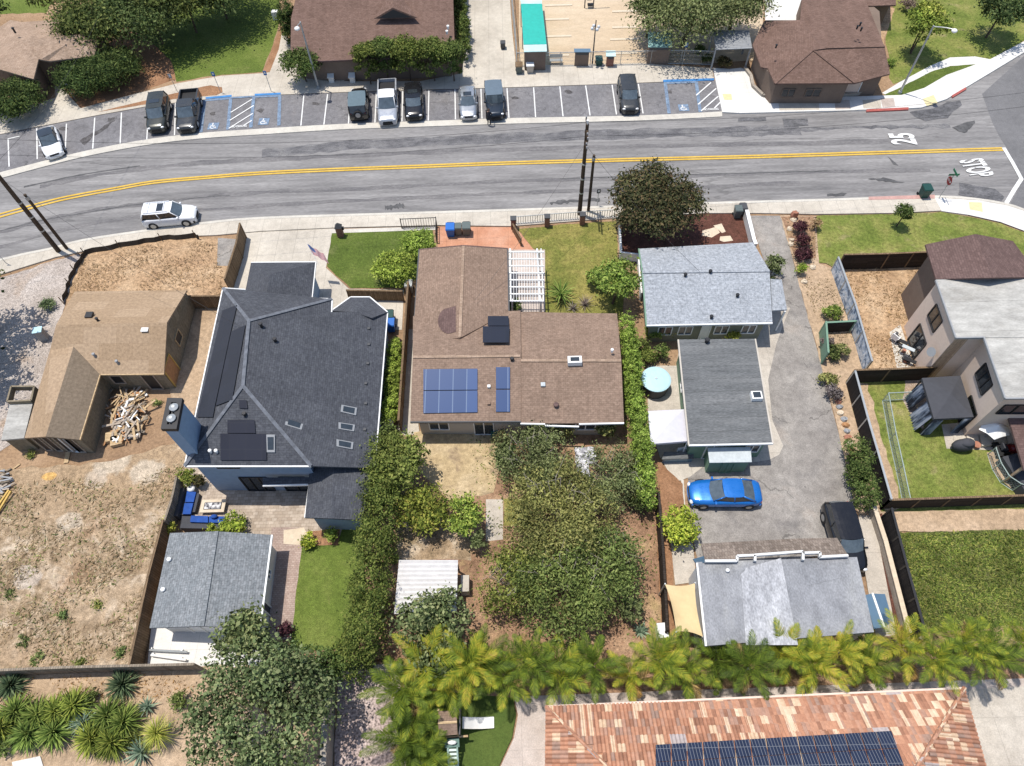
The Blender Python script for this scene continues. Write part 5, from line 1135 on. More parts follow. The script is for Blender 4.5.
# ------------------------------------------------------------------ fences, walls and rails
def fence(name, label, pts, h, m, t=.05, cat='fence', post=2.4, pm=None, group=None, zt=0.0, rail=True):
    q = [P(*p) for p in pts]
    root = thing(name, label, cat, base_of(q), group); posts = []
    for a, b in zip(q, q[1:]):
        d = (b-a); Ln = d.length; d.normalize(); n = Vector((-d.y, d.x, 0))*t/2
        mb = MB(); mb.prism([(a+n)[:2], (b+n)[:2], (b-n)[:2], (a-n)[:2]], .03, h, bottom=False); mb.build('panel', m, root)
        k = max(1, round(Ln/post)); posts += [a.lerp(b, j/k) for j in range(k)]
    posts.append(q[-1])
    for p in posts:
        mb = MB(); mb.box((p.x, p.y, (h+.06)/2), (.11, .11, h+.06)); mb.build('post', pm or m, root)
    if rail:
        for a, b in zip(q, q[1:]):
            mb = MB(); mb.beam(a+Vector((0, 0, h+.02)), b+Vector((0, 0, h+.02)), .14, .05); mb.build('rail', pm or m, root)
    return root
def wall(name, label, pts, h, m, t=.2, cat='wall', cap=None):
    q = [P(*p) for p in pts]; root = thing(name, label, cat, base_of(q))
    mb = MB()
    for a, b in zip(q, q[1:]):
        d = (b-a).normalized(); n = Vector((-d.y, d.x, 0))*t/2
        mb.prism([(a+n)[:2], (b+n)[:2], (b-n)[:2], (a-n)[:2]], 0, h, bottom=False)
    mb.build('wall_body', m, root)
    for a, b in zip(q, q[1:]):
        mb = MB(); mb.beam(a+Vector((0, 0, h+.03)), b+Vector((0, 0, h+.03)), t+.08, .06); mb.build('coping', cap or m, root)
    return root
def railing(name, label, pts, h, m, gap=.14, cat='fence', r=.014):
    q = [P(*p) for p in pts]; root = thing(name, label, cat, base_of(q)); bars = MB()
    for a, b in zip(q, q[1:]):
        Ln = (b-a).length; k = max(1, int(Ln/gap))
        for j in range(k+1):
            p = a.lerp(b, j/k); bars.box((p.x, p.y, h/2), (r*2, r*2, h))
    o = bars.build('bars', m, root); o['kind'] = 'stuff'
    for z in (.12, h):
        for a, b in zip(q, q[1:]):
            mb = MB(); mb.beam(a+Vector((0, 0, z)), b+Vector((0, 0, z)), .05, .04); mb.build('rail', m, root)
    for p in q:
        mb = MB(); mb.box((p.x, p.y, h/2+.04), (.07, .07, h+.08)); mb.build('post', m, root)
    return root
def chain(name, label, pts, h, m, cat='fence'):
    q = [P(*p) for p in pts]; root = thing(name, label, cat, base_of(q))
    net = MB(); rr = .011
    for a, b in zip(q, q[1:]):
        d = b-a; Ln = d.length; k = max(1, int(Ln/.22)); s = h/ (Ln/k)
        for j in range(k):
            u, v = a.lerp(b, j/k), a.lerp(b, (j+1)/k)
            for z in np.linspace(.08, h-.25, 4):
                net.beam(u+Vector((0, 0, z)), v+Vector((0, 0, z+.22)), rr, rr); net.beam(u+Vector((0, 0, z+.22)), v+Vector((0, 0, z)), rr, rr)
    o = net.build('mesh', m, root); o['kind'] = 'stuff'
    for a, b in zip(q, q[1:]):
        for z in (h, .06):
            mb = MB(); mb.tube(a+Vector((0, 0, z)), b+Vector((0, 0, z)), .035, .035, 6); mb.build('rail', m, root)
    for a, b in zip(q, q[1:]):
        k = max(1, round((b-a).length/2.6))
        for j in range(k):
            p = a.lerp(b, j/k); mb = MB(); mb.tube(p, p+Vector((0, 0, h+.05)), .035, .035, 6); mb.build('post', m, root)
    return root
fence('wood_fence', 'narrow brown board fence running from the pavement towards the slate-roofed house', [(246.5, 238), (243, 258), (232, 293)], 1.7, M['woodfence'])
fence('wood_fence', 'short yellowish board fence between the unfinished house and the slate-roofed house', [(196, 309), (226, 309)], 1.6, M['woodfence'])
fence('wood_fence', 'long grey-brown board fence bounding the dry lot along the bottom left', [(-60, 677), (0, 676.5), (80, 673), (140, 671.5), (205, 670)], 1.7, M['woodgrey'])
fence('wood_fence', 'brown board fence along the west side of the grey garage', [(174, 530), (160, 585), (143, 670)], 1.7, M['woodfence'])
fence('wood_fence', 'weathered board fence behind the blue patio sofa', [(186, 488), (182, 508), (175, 530)], 1.6, M['woodgrey'])
fence('wood_fence', 'brown board fence between the slate-roofed house and the brown house', [(411, 296), (408, 340), (405, 385), (402, 432)], 1.7, M['woodfence'])
fence('wood_fence', 'board fence behind the front lawn beside the slate-roofed house entry', [(350, 300), (404, 301)], 1.2, M['woodfence'])
fence('dark_wood_fence', 'dark weathered board fence below the lime hedge next to the round bright bush', [(655, 502), (659, 560), (663, 636)], 1.6, M['darkfence'])
fence('dark_fence', 'dark stained fence along the front of the fenced dry yard', [(836, 270), (880, 269), (927, 267)], 1.8, M['darkfence'], pm=M['woodfence'])
fence('dark_fence', 'dark stained fence between the fenced dry yard and the gazebo lawn', [(846, 383), (880, 382), (925, 380)], 1.7, M['darkfence'], pm=M['woodfence'])
fence('dark_fence', 'long dark stained fence along the lower edge of the gazebo lawn', [(880, 509), (940, 507), (1000, 505), (1090, 502)], 1.5, M['darkfence'], pm=M['woodfence'])
fence('dark_fence', 'dark slatted fence on the west side of the gazebo lawn', [(846, 384), (858, 430), (867, 462), (880, 509)], 1.7, M['darkslat'], pm=M['galv'])
fence('dark_fence', 'dark slatted fence stepping down beside the tall green grass', [(879, 520), (893, 575), (910, 640)], 1.9, M['darkslat'], pm=M['black'])
fence('tarp_fence', 'fence covered in faded blue tarpaulin along the rocky bed', [(831, 271), (847, 316), (863, 373)], 1.6, M['bluetarp'], pm=M['galv'])
fence('green_gate', 'pale green board gate at the edge of the long driveway', [(819, 334), (821, 364)], 1.5, M['greenpaint'], cat='gate', post=3)
fence('garden_fence', 'short dark fence across the top of the agave bed', [(820, 333), (849, 331.5)], 1.3, M['darkfence'], pm=M['greenpaint'])
chain('chain_link_fence', 'low chain-link fence running down the middle of the gazebo lawn', [(904, 400), (882, 401), (889, 440), (896, 472), (903, 506)], 1.1, M['steelgreen'])
chain('chain_link_fence', 'curved low chain-link fence at the right edge of the gazebo lawn', [(987, 455), (992, 470), (1000, 483), (1012, 491), (1027, 494)], 1.1, M['steelgreen'])
chain('chain_link_fence', 'tall chain-link fence along the front of the sand court', [(517, 66.5), (560, 66), (620, 65), (680, 64), (712, 65)], 1.5, M['galv'])
chain('chain_link_fence', 'chain-link fence along the left side of the sand court', [(509, -40), (512, 10), (515, 40), (517, 66)], 1.8, M['galv'])
wall('low_wall', 'pale low wall with red patches beside the parked black car', [(868, 508), (880, 545), (897, 612), (903, 636)], .8, M['block'], .2, cap=M['stonelight'])
wall('white_wall', 'white garden wall beside the driveway of the pale grey house', [(744, 218), (751, 247), (753, 252)], .9, M['stucco_white'], .22, cap=M['white'])
wall('garden_wall', 'pale block wall behind the big tree and pink gravel yard', [(333, 695), (332, 740), (329, 800)], 1.8, M['block'], .25)
wall('garden_wall', 'low pale wall across the top of the pink gravel yard', [(345, 672), (405, 670)], 1.0, M['block'], .25)
wall('retaining_kerb', 'narrow pale kerb bordering the tall green grass', [(893, 534), (905, 585), (917, 640)], .25, M['block'], .25)
wall('curb_wall', 'curved brown kerb wall around the corner house flower bed', [(744, 70), (750, 78), (752, 88), (762, 97.5), (790, 98), (851, 96.5), (868, 93)], .35, M['block'], .2)
railing('front_railing', 'pale metal railing in front of the lawn beside the salmon driveway', [(516, 224.5), (547, 222), (582, 219.5), (614, 217.5)], .9, M['galv'], .2, r=.022)
railing('black_railing', 'black metal railing beside the shrubs at the salmon driveway', [(402, 228.5), (437, 227), (437, 243)], 1.1, M['black'], .2)
fence('low_fence', 'dark low board fence angling beside the salmon driveway', [(513, 232), (521, 246)], .9, M['woodfence'])
fence('white_fence', 'white board fence between the dry front lawn and the pale grey house', [(618, 224), (620, 260), (637, 262), (640, 300)], .9, M['white'])
for k, (x, y, l) in enumerate(((513.5, 228, 'brick gate pillar at the corner of the salmon driveway'), (547, 226, 'brick pillar in the middle of the pale metal railing'), (582, 224, 'brick pillar in the railing beside the tall utility pole'))):
    pr = thing('brick_pillar', l, 'pillar', P(x, y)); mb = MB(); p = P(x, y); mb.box((p.x, p.y, .55), (.42, .42, 1.1)); mb.build('shaft', M['brick'], pr)
    mb = MB(); mb.box((p.x, p.y, 1.14), (.52, .52, .08)); mb.build('cap', M['darkgrey'], pr)
sf = thing('silt_fence', 'sagging black silt fence along the pavement edge of the dirt yard', 'fence', base_of([P(120, 250)]))
q = [P(*p) for p in ((64, 304), (70, 285), (76, 272), (84, 259), (86, 255), (120, 248), (163, 241), (195, 238.5), (200, 241))]
mb = MB(); qs = []
for a, b in zip(q, q[1:]):
    for j in range(5): qs.append(a.lerp(b, j/5)+Vector((random.uniform(-.1, .1), random.uniform(-.1, .1), 0)))
for a, b in zip(qs, qs[1:]):
    ha, hb = .5, .5; mb.poly([a, b, b+Vector((.05, .12, hb)), a+Vector((.05, .12, ha))])
mb.build('fabric', M['silt'], sf)
for p in qs[::5]:
    mb = MB(); mb.box((p.x, p.y, .45), (.05, .05, .9)); mb.build('stake', M['woodfence'], sf)
# ------------------------------------------------------------------ poles, lamps and signs
def upole(px, py, h, label, arm, stub, top_arm=True):
    p = P(px, py); r = thing('utility_pole', label, 'utility pole', p)
    mb = MB(); mb.tube(p, p+Vector((0, 0, h)), .2, .13, 10); mb.build('shaft', M['polewood'], r, smooth=False)
    d = Vector((math.cos(arm), math.sin(arm), 0))
    for z, l in (((h-.5), 1.3), ((h-1.5), 1.1)):
        mb = MB(); mb.beam(p-d*l+Vector((0, 0, z)), p+d*l+Vector((0, 0, z)), .11, .13); c = mb.build('crossarm', M['polewood'], r)
        for t in (-.95, -.55, .55, .95):
            q = p+d*(l*t)+Vector((0, 0, z+.06)); mb = MB(); mb.tube(q, q+Vector((0, 0, .2)), .05, .06, 8); mb.build('insulator', M['grey'], c)
    if top_arm:
        mb = MB(); q = p+Vector((0, 0, h)); mb.tube(q, q+Vector((0, 0, .35)), .06, .09, 8); mb.build('cap', M['white'], r)
    for z in (2.5, 4.0, 5.5):
        mb = MB(); mb.tube(p+Vector((0, 0, z)), p+Vector((0, 0, z+.12)), .2, .2, 10); mb.build('band', M['galv'], r)
    s = P(*stub[:2]); r2 = thing('utility_pole', stub[3], 'utility pole', s)
    mb = MB(); mb.tube(s, s+Vector((0, 0, stub[2])), .14, .11, 10); mb.build('shaft', M['polewood'], r2)
    mb = MB(); mb.tube(s+Vector((0, 0, stub[2]-.5)), s+Vector((0, 0, stub[2]-.2)), .15, .15, 10); mb.build('band', M['galv'], r2)
    return r
upole(59.4, 252, 11.5, 'tall leaning-looking utility pole at the left end of the near pavement', math.radians(80), (67.6, 249.4, 6.1, 'shorter cut-off utility pole close beside the tall left pole'))
upole(579.3, 215, 9.3, 'tall utility pole on the pavement beside the reddish street tree', math.radians(88), (588.2, 212, 6.1, 'shorter cut-off utility pole close beside the tall pole near the street tree'))
def lamp(px, py, h, arm, label):
    p = P(px, py); r = thing('street_lamp', label, 'street lamp', p)
    mb = MB(); mb.tube(p, p+Vector((0, 0, h)), .11, .07, 10); mb.tube(p, p+Vector((0, 0, .25)), .2, .18, 10); mb.build('post', M['galv'], r)
    a = Vector((arm[0], arm[1], 0)); pts = [p+Vector((0, 0, h-.1))+a*t+Vector((0, 0, .35*math.sin(t*1.6))) for t in np.linspace(0, 1, 6)]
    mb = MB(); mb.path(pts, .045); mb.build('arm', M['galv'], r)
    e = pts[-1]; mb = MB(); mb.ball(e-Vector((0, 0, .08)), (.26, .26, .17), 12); mb.build('lamp_head', M['white'], r, smooth=True)
    return r
lamp(318.5, 88.3, 6.9, (-.05, -1.35), 'grey street lamp with white head in front of the brown hall')
lamp(899.4, 93.3, 6.9, (1.35, -1.15), 'grey street lamp on the corner lawn by the curving path')
p = P(592.2, 64.6); r = thing('park_lamp', 'park lamp post with a cluster of glass globes behind the sand court hut', 'park lamp', p)
mb = MB(); mb.tube(p, p+Vector((0, 0, 4.1)), .08, .05, 8); mb.build('post', M['darkgrey'], r)
mb = MB(); mb.tube(p+Vector((0, 0, 3.7)), p+Vector((0, 0, 4.7)), .05, .05, 8); mb.build('finial', M['black'], r)
for t in range(4):
    a = math.pi/2*t+.4; mb = MB(); q = p+Vector((.36*math.cos(a), .36*math.sin(a), 3.95)); mb.ball(q, .17, 10); g_ = mb.build('globe', M['lampglass'], r, smooth=True); mb = MB(); mb.tube(p+Vector((0, 0, 3.7)), q-Vector((0, 0, .15)), .025, .025, 6); mb.build('bracket', M['darkgrey'], g_)
def sign(px, py, h, label, m, w=.32, hh=.45, name='parking_sign', face=-math.pi/2, cat='sign'):
    p = P(px, py); r = thing(name, label, cat, p)
    mb = MB(); mb.tube(p, p+Vector((0, 0, h)), .03, .03, 6); mb.build('post', M['galv'], r)
    mb = MB(); mb.box((p.x+math.cos(face)*.05, p.y+math.sin(face)*.05, h-hh/2+.05), (.03, w, hh), face); b = mb.build('plate', m, r)
    mb = MB(); mb.box((p.x+math.cos(face)*.07, p.y+math.sin(face)*.07, h-hh/2+.08), (.02, w*.5, hh*.45), face); mb.build('pictogram', M['white'], b)
    return r
sign(221, 93, 2.3, 'blue accessible parking sign beside the dark pickup', M['signblue']); sign(271.5, 92, 2.3, 'blue accessible parking sign left of the street lamp', M['signblue']); sign(177.5, 92, 2.0, 'small grey sign post between the two dark vehicles', M['grey'])
sign(682, 66, 2.5, 'blue accessible parking sign in front of the oak shade', M['signblue']); sign(75, 99, 1.7, 'small pale sign in front of the dark junipers', M['white'])
sign(597, 206, 1.9, 'small dark sign post on the pavement beside the cut-off pole', M['darkgrey']); sign(7, 264, 1.9, 'small dark sign post at the far left end of the near pavement', M['darkgrey'])
p = P(938, 199.5); r = thing('stop_sign', 'stop sign with green street name blades on the near corner', 'stop sign', p)
mb = MB(); mb.tube(p, p+Vector((0, 0, 2.9)), .035, .035, 6); mb.build('post', M['galv'], r)
mb = MB(); oc = [(.38*math.cos(math.pi/8+k*math.pi/4), .38*math.sin(math.pi/8+k*math.pi/4)) for k in range(8)]
i = len(mb.v); mb.loft([[(p.x-.05, p.y+a, 2.1+b) for a, b in oc], [(p.x-.08, p.y+a, 2.1+b) for a, b in oc]]); pl = mb.build('plate', M['red'], r)
cu = bpy.data.curves.new('stop_word', 'FONT'); cu.body = 'STOP'; cu.align_x = 'CENTER'; cu.align_y = 'CENTER'; cu.size = .26; ob = bpy.data.objects.new('t', cu); COL.objects.link(ob)
me = bpy.data.meshes.new_from_object(ob.evaluated_get(bpy.context.evaluated_depsgraph_get())); bpy.data.objects.remove(ob); me.materials.append(M['white'])
me.transform(Matrix.Rotation(-math.pi/2, 4, 'Z') @ Matrix.Rotation(math.pi/2, 4, 'X')); me.transform(Matrix.Translation(Vector((-.085, 0, 2.1)))); o = link('lettering', me, pl)
mb = MB(); mb.box((p.x, p.y, 2.75), (.9, .03, .18)); mb.box((p.x, p.y, 2.98), (.03, .9, .18)); mb.build('name_blade', M['signgreen'], r)
def bin_(px, py, m, label, rz=0.0, h=1.05, w=.6, name='trash_bin', cat='bin', group=None, lid=None):
    p = P(px, py); r = thing(name, label, cat, p, group, rz)
    mb = MB(); mb.loft([[(-w*.4, -w*.42, .08), (w*.4, -w*.42, .08), (w*.4, w*.42, .08), (-w*.4, w*.42, .08)], [(-w/2, -w*.55, h*.92), (w/2, -w*.55, h*.92), (w/2, w*.55, h*.92), (-w/2, w*.55, h*.92)]]); mb.build('body', m, r, local=True)
    mb = MB(); mb.loft([[(-w*.54, -w*.6, h*.92), (w*.54, -w*.6, h*.92), (w*.54, w*.62, h*.92), (-w*.54, w*.62, h*.92)], [(-w*.5, -w*.52, h), (w*.5, -w*.52, h), (w*.5, w*.58, h), (-w*.5, w*.58, h)]]); mb.build('lid', lid or m, r, local=True)
    for s in (-1, 1):
        mb = MB(); mb.tube((s*w*.42, w*.5, .12), (s*w*.5, w*.5, .12), .12, .12, 10); mb.build('wheel', M['tyre'], r, local=True)
    mb = MB(); mb.beam((-w*.4, w*.7, h*.93), (w*.4, w*.7, h*.93), .04, .04); mb.build('handle', M['black'], r, local=True)
bin_(451, 235, M['binblue'], 'blue wheeled bin, leftmost of three on the salmon driveway', w=.72)
bin_(459, 234.5, M['bingrey'], 'narrow grey-green wheeled bin between the blue bin and another bin', w=.55)
bin_(467, 234, M['bingrey'], 'grey-green wheeled bin, rightmost of three on the salmon driveway', w=.68)
bin_(922, 197, M['bingreen'], 'dark green wheeled bin standing on the faded red kerb', w=.72, h=1.15)
bin_(736, 217, M['bingrey'], 'grey bin by the white wall at the driveway entrance', w=.6); bin_(741, 214, M['darkgrey'], 'dark bin behind the grey bin by the white wall', w=.6, h=.95)
bin_(410, 291.5, M['galv'], 'grey bin in the gap beside the brown house fence', w=.6)
bin_(762, 88, M['binblue'], 'bright blue bin beside the corner brown house', w=.75); bin_(768, 87, M['binblue'], 'second blue bin closer to the wall of the corner brown house', w=.7)
bin_(519, 73, M['bingrey'], 'brown-green litter bin at the left corner of the sand court fence', w=.7, h=1.0, lid=M['woodfence']); bin_(530, 72, M['stucco_cream'], 'pale litter bin next to the dark booth of the teal canopy', w=.75, h=1.0, lid=M['white'])
bin_(503, 49, M['darkgrey'], 'lone dark litter bin on the concrete plaza', w=.5, h=.8); bin_(598.5, 65, M['bingreen'], 'dark bin between the two huts at the sand court', w=.7, h=.8)
bin_(392, 330, M['binblue'], 'blue bin beside the slate-roofed house at the lime hedge', w=.65); bin_(391, 322, M['bingreen'], 'green-lidded bin behind the blue bin at the slate-roofed house', w=.65)
# white object parts on the lawns
tag(bx := (lambda: (lambda mb: (mb.box((P(277, 19).x, P(277, 19).y, .45), (.7, .5, .9)), mb.build('utility_box', M['white'])))(MB())[1])(), 'white utility box on the lawn beside the dark cypress', 'utility box')
# mailbox pillar, flag
p = P(341, 236); r = thing('mailbox_pillar', 'brick mailbox pillar at the corner of the front lawn', 'mailbox', p)
mb = MB(); mb.box((p.x, p.y, .55), (.5, .45, 1.1)); mb.build('pillar', M['brick'], r); mb = MB(); mb.loft([[(p.x+a*.3, p.y+b*.27, 1.1) for a, b in ((-1,-1),(1,-1),(1,1),(-1,1))], [(p.x+a*.04, p.y+b*.04, 1.5) for a, b in ((-1,-1),(1,-1),(1,1),(-1,1))]]); mb.build('cap', M['darkgrey'], r)
mb = MB(); mb.box((p.x+.25, p.y+.1, .8), (.3, .2, .25)); mb.build('mailbox', M['black'], r)
a = P(318, 263, 2.6); r = thing('flag', 'stars and stripes flag on a slanting pole over the driveway of the slate-roofed house', 'flag', (a.x, a.y, 2.3))
b = P(307, 243.5, 3.8); mb = MB(); mb.tube(Vector((a.x, a.y, 2.4)), b, .02, .015, 6); mb.build('pole', M['white'], r)
M['flagred'] = flat('flag_red', (.5,.09,.10), .8); M['flagblue'] = flat('flag_blue', (.10,.14,.30), .8); M['flagwhite'] = flat('flag_white', (.62,.6,.6), .8)
base0 = Vector((a.x, a.y, 2.4)); u = (b-base0).normalized(); top = b; down = (P(322, 253, 2.9)-P(309, 245, 3.6)); dn = down.normalized(); fl_ = MB()
fw, fh = 1.45, .8; nx, ny = 16, 13
def fpt(i, j): return top-u*(.05+fh*j/ny)+dn*(fw*i/nx)+Vector((0, 0, .07*math.sin(i*.9+j*.25)))
for j in range(ny):
    for i in range(nx):
        m = 2 if (i < 6 and j < 7) else (0 if j % 2 == 0 else 1)
        fl_.poly([fpt(i, j), fpt(i+1, j), fpt(i+1, j+1), fpt(i, j+1)], m)
fl_.build('cloth', [M['flagred'], M['flagwhite'], M['flagblue']], r)
# ------------------------------------------------------------------ yard things
p = P(653.5, 388); r = thing('water_tank', 'round black-sided tank with pale blue cover on the side patio', 'tank', p)
mb = MB(); mb.tube(p, p+Vector((0, 0, 1.15)), .98, .98, 32); mb.build('side', M['darkgrey'], r)
mb = MB(); rings = [[(p.x+rr*math.cos(t), p.y+rr*math.sin(t), z) for t in np.linspace(0, 2*math.pi, 33)[:-1]] for rr, z in ((1.06, 1.1), (1.07, 1.2), (.95, 1.24), (.5, 1.29), (.05, 1.31))]; mb.loft(rings); mb.build('cover', M['poolcover'], r)
mb = MB(); mb.tube(p+Vector((0, 0, 1.3)), p+Vector((0, 0, 1.36)), .08, .08, 10); mb.build('valve', M['rust'], r)
for t in range(3):
    aa = t*2.1; mb = MB(); mb.box((p.x+1.0*math.cos(aa), p.y+1.0*math.sin(aa), .6), (.06, .1, 1.15), aa); mb.build('strap', M['black'], r)
r = thing('white_canopy', 'white peaked canopy against the low grey house', 'canopy', base_of([P(668, 432)])); z = 2.3
cn = [P(648, 411, z), P(684, 409.3, z), P(688.3, 441, z), P(651, 444, z)]; pk = sum(cn, Vector())/4+Vector((0, 0, .3)); mb = MB()
for k in range(4): mb.poly([cn[(k+1) % 4], cn[k], pk])
for k in range(4): mb.poly([cn[k], cn[(k+1) % 4], cn[(k+1) % 4]-Vector((0, 0, .22)), cn[k]-Vector((0, 0, .22))])
mb.build('cloth', M['canvas'], r)
for c in cn: mb = MB(); q = c+(pk-c)*.03; mb.tube((q.x, q.y, 0), (q.x, q.y, z-.03), .04, .04, 6); mb.build('leg', M['white'], r)
r = thing('corrugated_box', 'low box with grey corrugated lid below the white canopy', 'storage box', base_of([P(677, 462)])); q = [P(*p_, .7) for p_ in ((664, 452), (693, 451), (694, 458.5), (662, 459.5))]
mb = MB(); mb.slab(q, .05); mb.build('lid', M['rolled_dark'], r); mb = MB(); mb.prism([(v.x, v.y) for v in inset(q, .06)], 0, .64, bottom=False); mb.build('body', M['bluemetal'], r)
def chair(px, py, rz, m, label, name='patio_chair'):
    p = P(px, py); r = thing(name, label, 'chair', p, None, rz)
    mb = MB(); mb.box((0, 0, .42), (.5, .5, .05)); mb.build('seat', m, r, local=True)
    mb = MB(); mb.box((-.25, 0, .68), (.05, .5, .5)); mb.build('backrest', m, r, local=True)
    for x in (-.22, .22):
        for y in (-.22, .22): mb = MB(); mb.box((x, y, .2), (.05, .05, .4)); mb.build('leg', m, r, local=True)
    for y in (-.26, .26): mb = MB(); mb.box((0, y, .6), (.5, .05, .04)); mb.build('armrest', m, r, local=True)
chair(680, 457, -1.4, M['white'], 'white plastic chair, left of two under the white canopy edge'); chair(686, 456.5, -1.7, M['white'], 'white plastic chair, right of two under the white canopy edge')
chair(647, 452, .2, M['rust'], 'rusty chair beside the lime hedge and white canopy')
# shade sail
r = thing('shade_sail', 'sand-coloured shade sail beside the flat-roofed rear house', 'shade sail', base_of([P(685, 620)])); z = 2.4
cn = [P(665, 584, z), P(695, 583, z+.3), P(703, 637, z), P(676, 632, z+.3)]; mb = MB(); N = 10
def sail(u, v):
    a, b, c, d = cn; e = lambda t: t; bow = lambda t: 4*t*(1-t)
    uu = u+(.5-u)*.14*bow(v); vv = v+(.5-v)*.10*bow(u)
    return a*(1-uu)*(1-vv)+b*uu*(1-vv)+c*uu*vv+d*(1-uu)*vv-Vector((0, 0, .25*bow(u)*bow(v)))
for i in range(N):
    for j in range(N): mb.poly([sail(i/N, j/N), sail(i/N, (j+1)/N), sail((i+1)/N, (j+1)/N), sail((i+1)/N, j/N)])
mb.build('cloth', M['sail'], r, smooth=True)
for c in cn: mb = MB(); mb.tube((c.x, c.y, 0), (c.x, c.y, c.z+.05), .05, .05, 6); mb.build('post', M['galv'], r)
p = P(660, 634); mb = MB(); mb.box((p.x, p.y, .45), (.55, .8, .9), .05); mb.box((p.x, p.y, .92), (.6, .85, .05), .05); tag(mb.build('cabinet', M['white']), 'white cabinet left of the sand-coloured shade sail', 'cabinet')
# corrugated roof shelter
r = thing('corrugated_shelter', 'shelter with white corrugated metal roof beside the tall dark hedge', 'shelter', base_of([P(428, 595)])); z = 2.0
a, b, c, d = P(399, 560, z+.2), P(458, 560, z+.2), P(456.5, 612, z), P(394, 614, z); mb = MB(); n = 46
for k in range(n):
    t0, t1 = k/n, (k+1)/n; h0, h1 = .035*math.sin(k*math.pi/2), .035*math.sin((k+1)*math.pi/2)
    mb.poly([a.lerp(d, t0)+Vector((0, 0, h0)), a.lerp(d, t1)+Vector((0, 0, h1)), b.lerp(c, t1)+Vector((0, 0, h1)), b.lerp(c, t0)+Vector((0, 0, h0))])
mb.build('roof', M['corrug'], r)
for q in (a, b, c, d): mb = MB(); e = q+((a+c)/2-q)*.05; mb.box((e.x, e.y, z/2), (.1, .1, z-.02)); mb.build('post', M['woodgrey'], r)
mb = MB(); q = inset([a, b, c, d], .5); mb.prism([(v.x, v.y) for v in q], 0, z-.15, bottom=False); mb.build('wall', M['osb'], r)
p = P(466, 588); mb = MB(); mb.box((p.x, p.y, .5), (.5, 1.0, 1.0)); tag(mb.build('storage_cabinet', M['stucco_cream']), 'pale cabinet beside the corrugated shelter', 'cabinet')
# sofa corner with fire table
r = thing('corner_sofa', 'dark L-shaped patio sofa with royal blue cushions', 'sofa', base_of([P(193, 520)]))
def seat(q, z0, z1, m, nm): mb = MB(); mb.prism([(P(*v, z1).x, P(*v, z1).y) for v in q], z0, z1); return mb.build(nm, m, r)
seat([(184, 492), (197, 493), (191, 515), (180, 515)], .05, .38, M['charcoal'], 'base'); seat([(182, 516), (226, 517), (226, 525), (181, 525)], .05, .38, M['charcoal'], 'base')
for q in ([(187, 491), (196, 492), (193.5, 502), (185, 502)], [(184.5, 503), (193.2, 503), (190.5, 514), (182.5, 514)], [(191, 515.5), (208, 516), (208, 522.5), (190, 522)], [(209, 516), (225, 516.5), (225, 523), (209, 522.5)]): seat(q, .38, .55, M['bluecushion'], 'cushion')
seat([(180, 488), (184, 488), (177, 516), (173, 516)], .05, .8, M['charcoal'], 'backrest'); seat([(181, 524), (227, 525), (227, 529), (180, 528)], .05, .8, M['charcoal'], 'backrest')
seat([(197, 493), (199.5, 493.5), (195, 512), (192.5, 512)], .05, .45, M['charcoal'], 'armrest'); mb = MB(); mb.ball(P(191, 488.5, .6), (.28, .25, .16), 10); mb.build('throw_pillow', M['white'], r, smooth=True); mb = MB(); mb.ball(P(214, 516.5, .68), (.25, .16, .12), 8); mb.build('throw_pillow', M['bluecushion'], r, smooth=True)
r = thing('fire_table', 'rectangular fire table with pebble centre in front of the blue sofa', 'table', base_of([P(213, 508)])); c = P(213, 506, .45)
mb = MB(); mb.box((c.x, c.y, .22), (1.35, .7, .4)); mb.build('base', M['stonelight'], r)
mb = MB(); mb.box((c.x, c.y, .45), (1.6, .9, .07)); mb.build('top', M['stonelight'], r)
mb = MB(); mb.box((c.x, c.y, .49), (1.15, .5, .03)); t_ = mb.build('burner_tray', M['charcoal'], r)
pm = gmat('tray_pebbles', [(0.42, (.05,.05,.06)), (0.52, (.35,.34,.34)), (0.6, (.7,.69,.67))], 4.0, (9, .3)); mb = MB(); mb.box((c.x, c.y, .51), (1.05, .42, .02)); mb.build('pebbles', pm, t_)
# covered grill, steps, canopy and mower on the right
p = P(959, 449); r = thing('covered_grill', 'black covered grill beside the wooden steps on the right lawn', 'grill', p); mb = MB(); mb.ball((p.x, p.y, .55), (.78, .42, .55), 14, jit=.03); mb.build('cover', M['charcoal'], r, smooth=True); mb = MB(); mb.ball((p.x+.1, p.y, .95), (.5, .34, .22), 12, jit=.03); mb.build('lid_bulge', M['charcoal'], r, smooth=True)
p = P(974, 447); mb = MB(); mb.tube(p, p+Vector((0, 0, .4)), .18, .26, 12); tag(mb.build('clay_pot', M['terracotta']), 'clay pot right of the black covered grill', 'pot')
r = thing('wooden_steps', 'row of pale wide timber steps below the tan house', 'steps', base_of([P(985, 435)]))
for k in range(5):
    x = 951+k*12.5; mb = MB(); q = [P(x, 428-k*1.2), P(x+11.3, 427.5-k*1.2), P(x+15, 448-k*.5), P(x+3.5, 449-k*.5)]; mb.prism([(v.x, v.y) for v in q], 0, .12+.1*k); mb.build('step', M['conc'], r)
r = thing('white_umbrella', 'crumpled white patio umbrella near the tan house steps', 'umbrella', base_of([P(998, 440)])); c = P(999, 425, 2.0); mb = MB(); n = 10; pts = [c+Vector((1.05*math.cos(t*2*math.pi/n)*(1 if t % 2 else .8), .85*math.sin(t*2*math.pi/n)*(1 if t % 2 else .8), -.45-.1*(t % 2))) for t in range(n)]
for k in range(n): mb.poly([c, pts[k], pts[(k+1) % n]])
mb.build('canopy', M['white'], r); mb = MB(); mb.tube((c.x, c.y, 0), (c.x, c.y, 1.98), .03, .03, 6); mb.build('pole', M['grey'], r)
